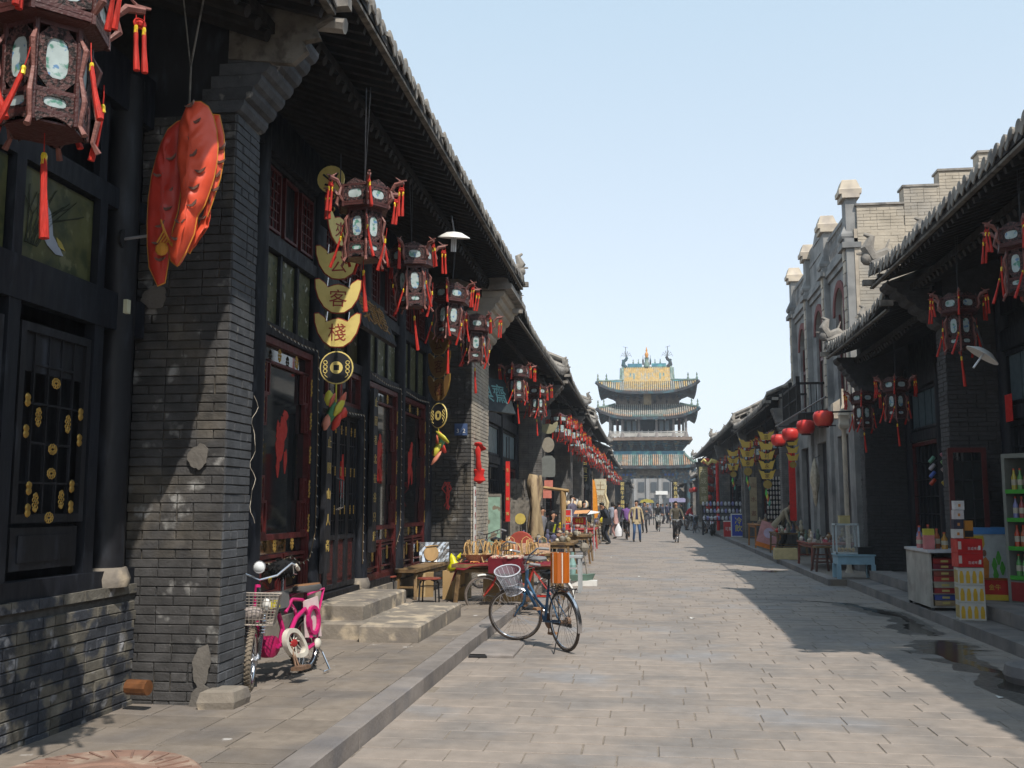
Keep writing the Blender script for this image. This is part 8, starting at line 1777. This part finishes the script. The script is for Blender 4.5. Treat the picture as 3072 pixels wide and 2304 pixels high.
person('man in a dark suit walking away behind the purple jacket', (-1.35, 50.5, 0), PI, 1.72, top=(.05, .055, .07), legs=(.04, .045, .06), long_coat=True)
person('person in a bright red jacket bending over a bicycle on the right', (2.45, 64.0, 0), R(75), 1.7, lean=R(38), lr=((-.2, -.5, .75), (.2, -.5, .75)), top=(.5, .02, .03), legs=(.03, .03, .04))
person('vendor in a khaki coat bending over the right-hand stall', (4.15, 32.7, .12), R(60), 1.72, lean=R(38), lr=((-.2, -.5, .72), (.15, -.52, .75)), top=(.3, .25, .17), legs=(.03, .03, .03), look=(R(20), 0), long_coat=True)
person('woman vendor in black with a yellow collar seated behind the left stall', (-2.55, 26.0, .1), R(70), 1.6, seat=.62, lean=R(15), lr=((-.2, -.4, .8), (.15, -.4, .8)), feet=((-.1, -.35, .1), (.1, -.38, .1)), top=(.02, .02, .022), legs=(.03, .03, .04), hairlen=1, under=(.5, .55, .02))
person('second seated vendor in grey behind the woman in black', (-2.9, 28.0, .1), R(60), 1.6, seat=.7, feet=((-.1, -.35, .1), (.1, -.38, .1)), top=(.18, .18, .2), legs=(.04, .04, .05), hairlen=1)
person('young man in a striped grey shirt standing behind the photo sign', (-2.6, 35.5, .13), R(60), 1.78, top=(.13, .12, .17), legs=(.05, .05, .07))
person('woman in black standing just right of the striped shirt man', (-2.3, 37.4, .13), R(50), 1.58, top=(.02, .02, .022), legs=(.03, .03, .04), hairlen=1)
person('stooping man in a black coat left of the shell rack', (-1.75, 44.0, .0), R(-70), 1.68, lean=R(20), top=(.025, .025, .03), legs=(.03, .03, .035), long_coat=True)
person('woman with long black hair and a pale blue scarf seen from behind', (-1.75, 52.5, 0), PI-.3, 1.7, top=(.3, .33, .4), legs=(.05, .05, .06), hairlen=1)
person('woman in a pink flowered blouse facing the left stalls', (-1.45, 48.0, 0), R(-100), 1.58, top=(.5, .3, .28), legs=(.35, .2, .18), hairlen=1, long_coat=True)
FG = 'distant pedestrians near and beyond the gate'
for i, (x, y, c) in enumerate([(.1, 78, (.1, .1, .12)), (1.3, 84, (.03, .04, .08)), (1.7, 86, (.05, .05, .1)), (-.6, 90, (.3, .3, .32)), (1.0, 98, (.6, .6, .6)), (2.2, 95, (.05, .06, .15)), (-1.0, 102, (.1, .08, .08)), (.4, 108, (.2, .2, .25)), (1.6, 118, (.1, .1, .2)), (-.3, 125, (.3, .1, .1)), (2.6, 76, (.08, .1, .08))]):
    person(['distant pedestrian in charcoal left of the cyclist', 'distant pedestrian in navy in front of the gate', 'distant pedestrian in dark blue next to the navy one', 'distant pedestrian in pale grey at the left of the gate', 'distant pedestrian in white under the gate', 'distant pedestrian in blue at the right pillar of the gate', 'distant pedestrian in brown at the left pillar', 'distant pedestrian in slate in the gateway', 'distant pedestrian just beyond the gate', 'distant pedestrian in maroon beyond the gate', 'distant pedestrian in dark green near the parked bicycles'][i], (x, y, 0), R(60*i), 1.6+.03*(i % 4), top=c, legs=(.03, .03, .04), hairlen=i % 2, group=FG)
# ================================================================ AIR
hz = MB(); hz.box(-70, 80, -25, 260, -1.2, 24); hb2 = hz.build('haze', []); hb2['kind'] = 'stuff'
hm = bpy.data.materials.new('haze_air'); hm.use_nodes = True; hn = hm.node_tree; hn.nodes.clear()
vo = hn.nodes.new('ShaderNodeVolumePrincipled'); vo.inputs['Color'].default_value = (.85, .92, 1, 1); vo.inputs['Density'].default_value = .0009; vo.inputs['Anisotropy'].default_value = .2
oo = hn.nodes.new('ShaderNodeOutputMaterial'); hn.links.new(vo.outputs[0], oo.inputs['Volume']); hb2.data.materials.append(hm)
sc.cycles.volume_bounces = 0
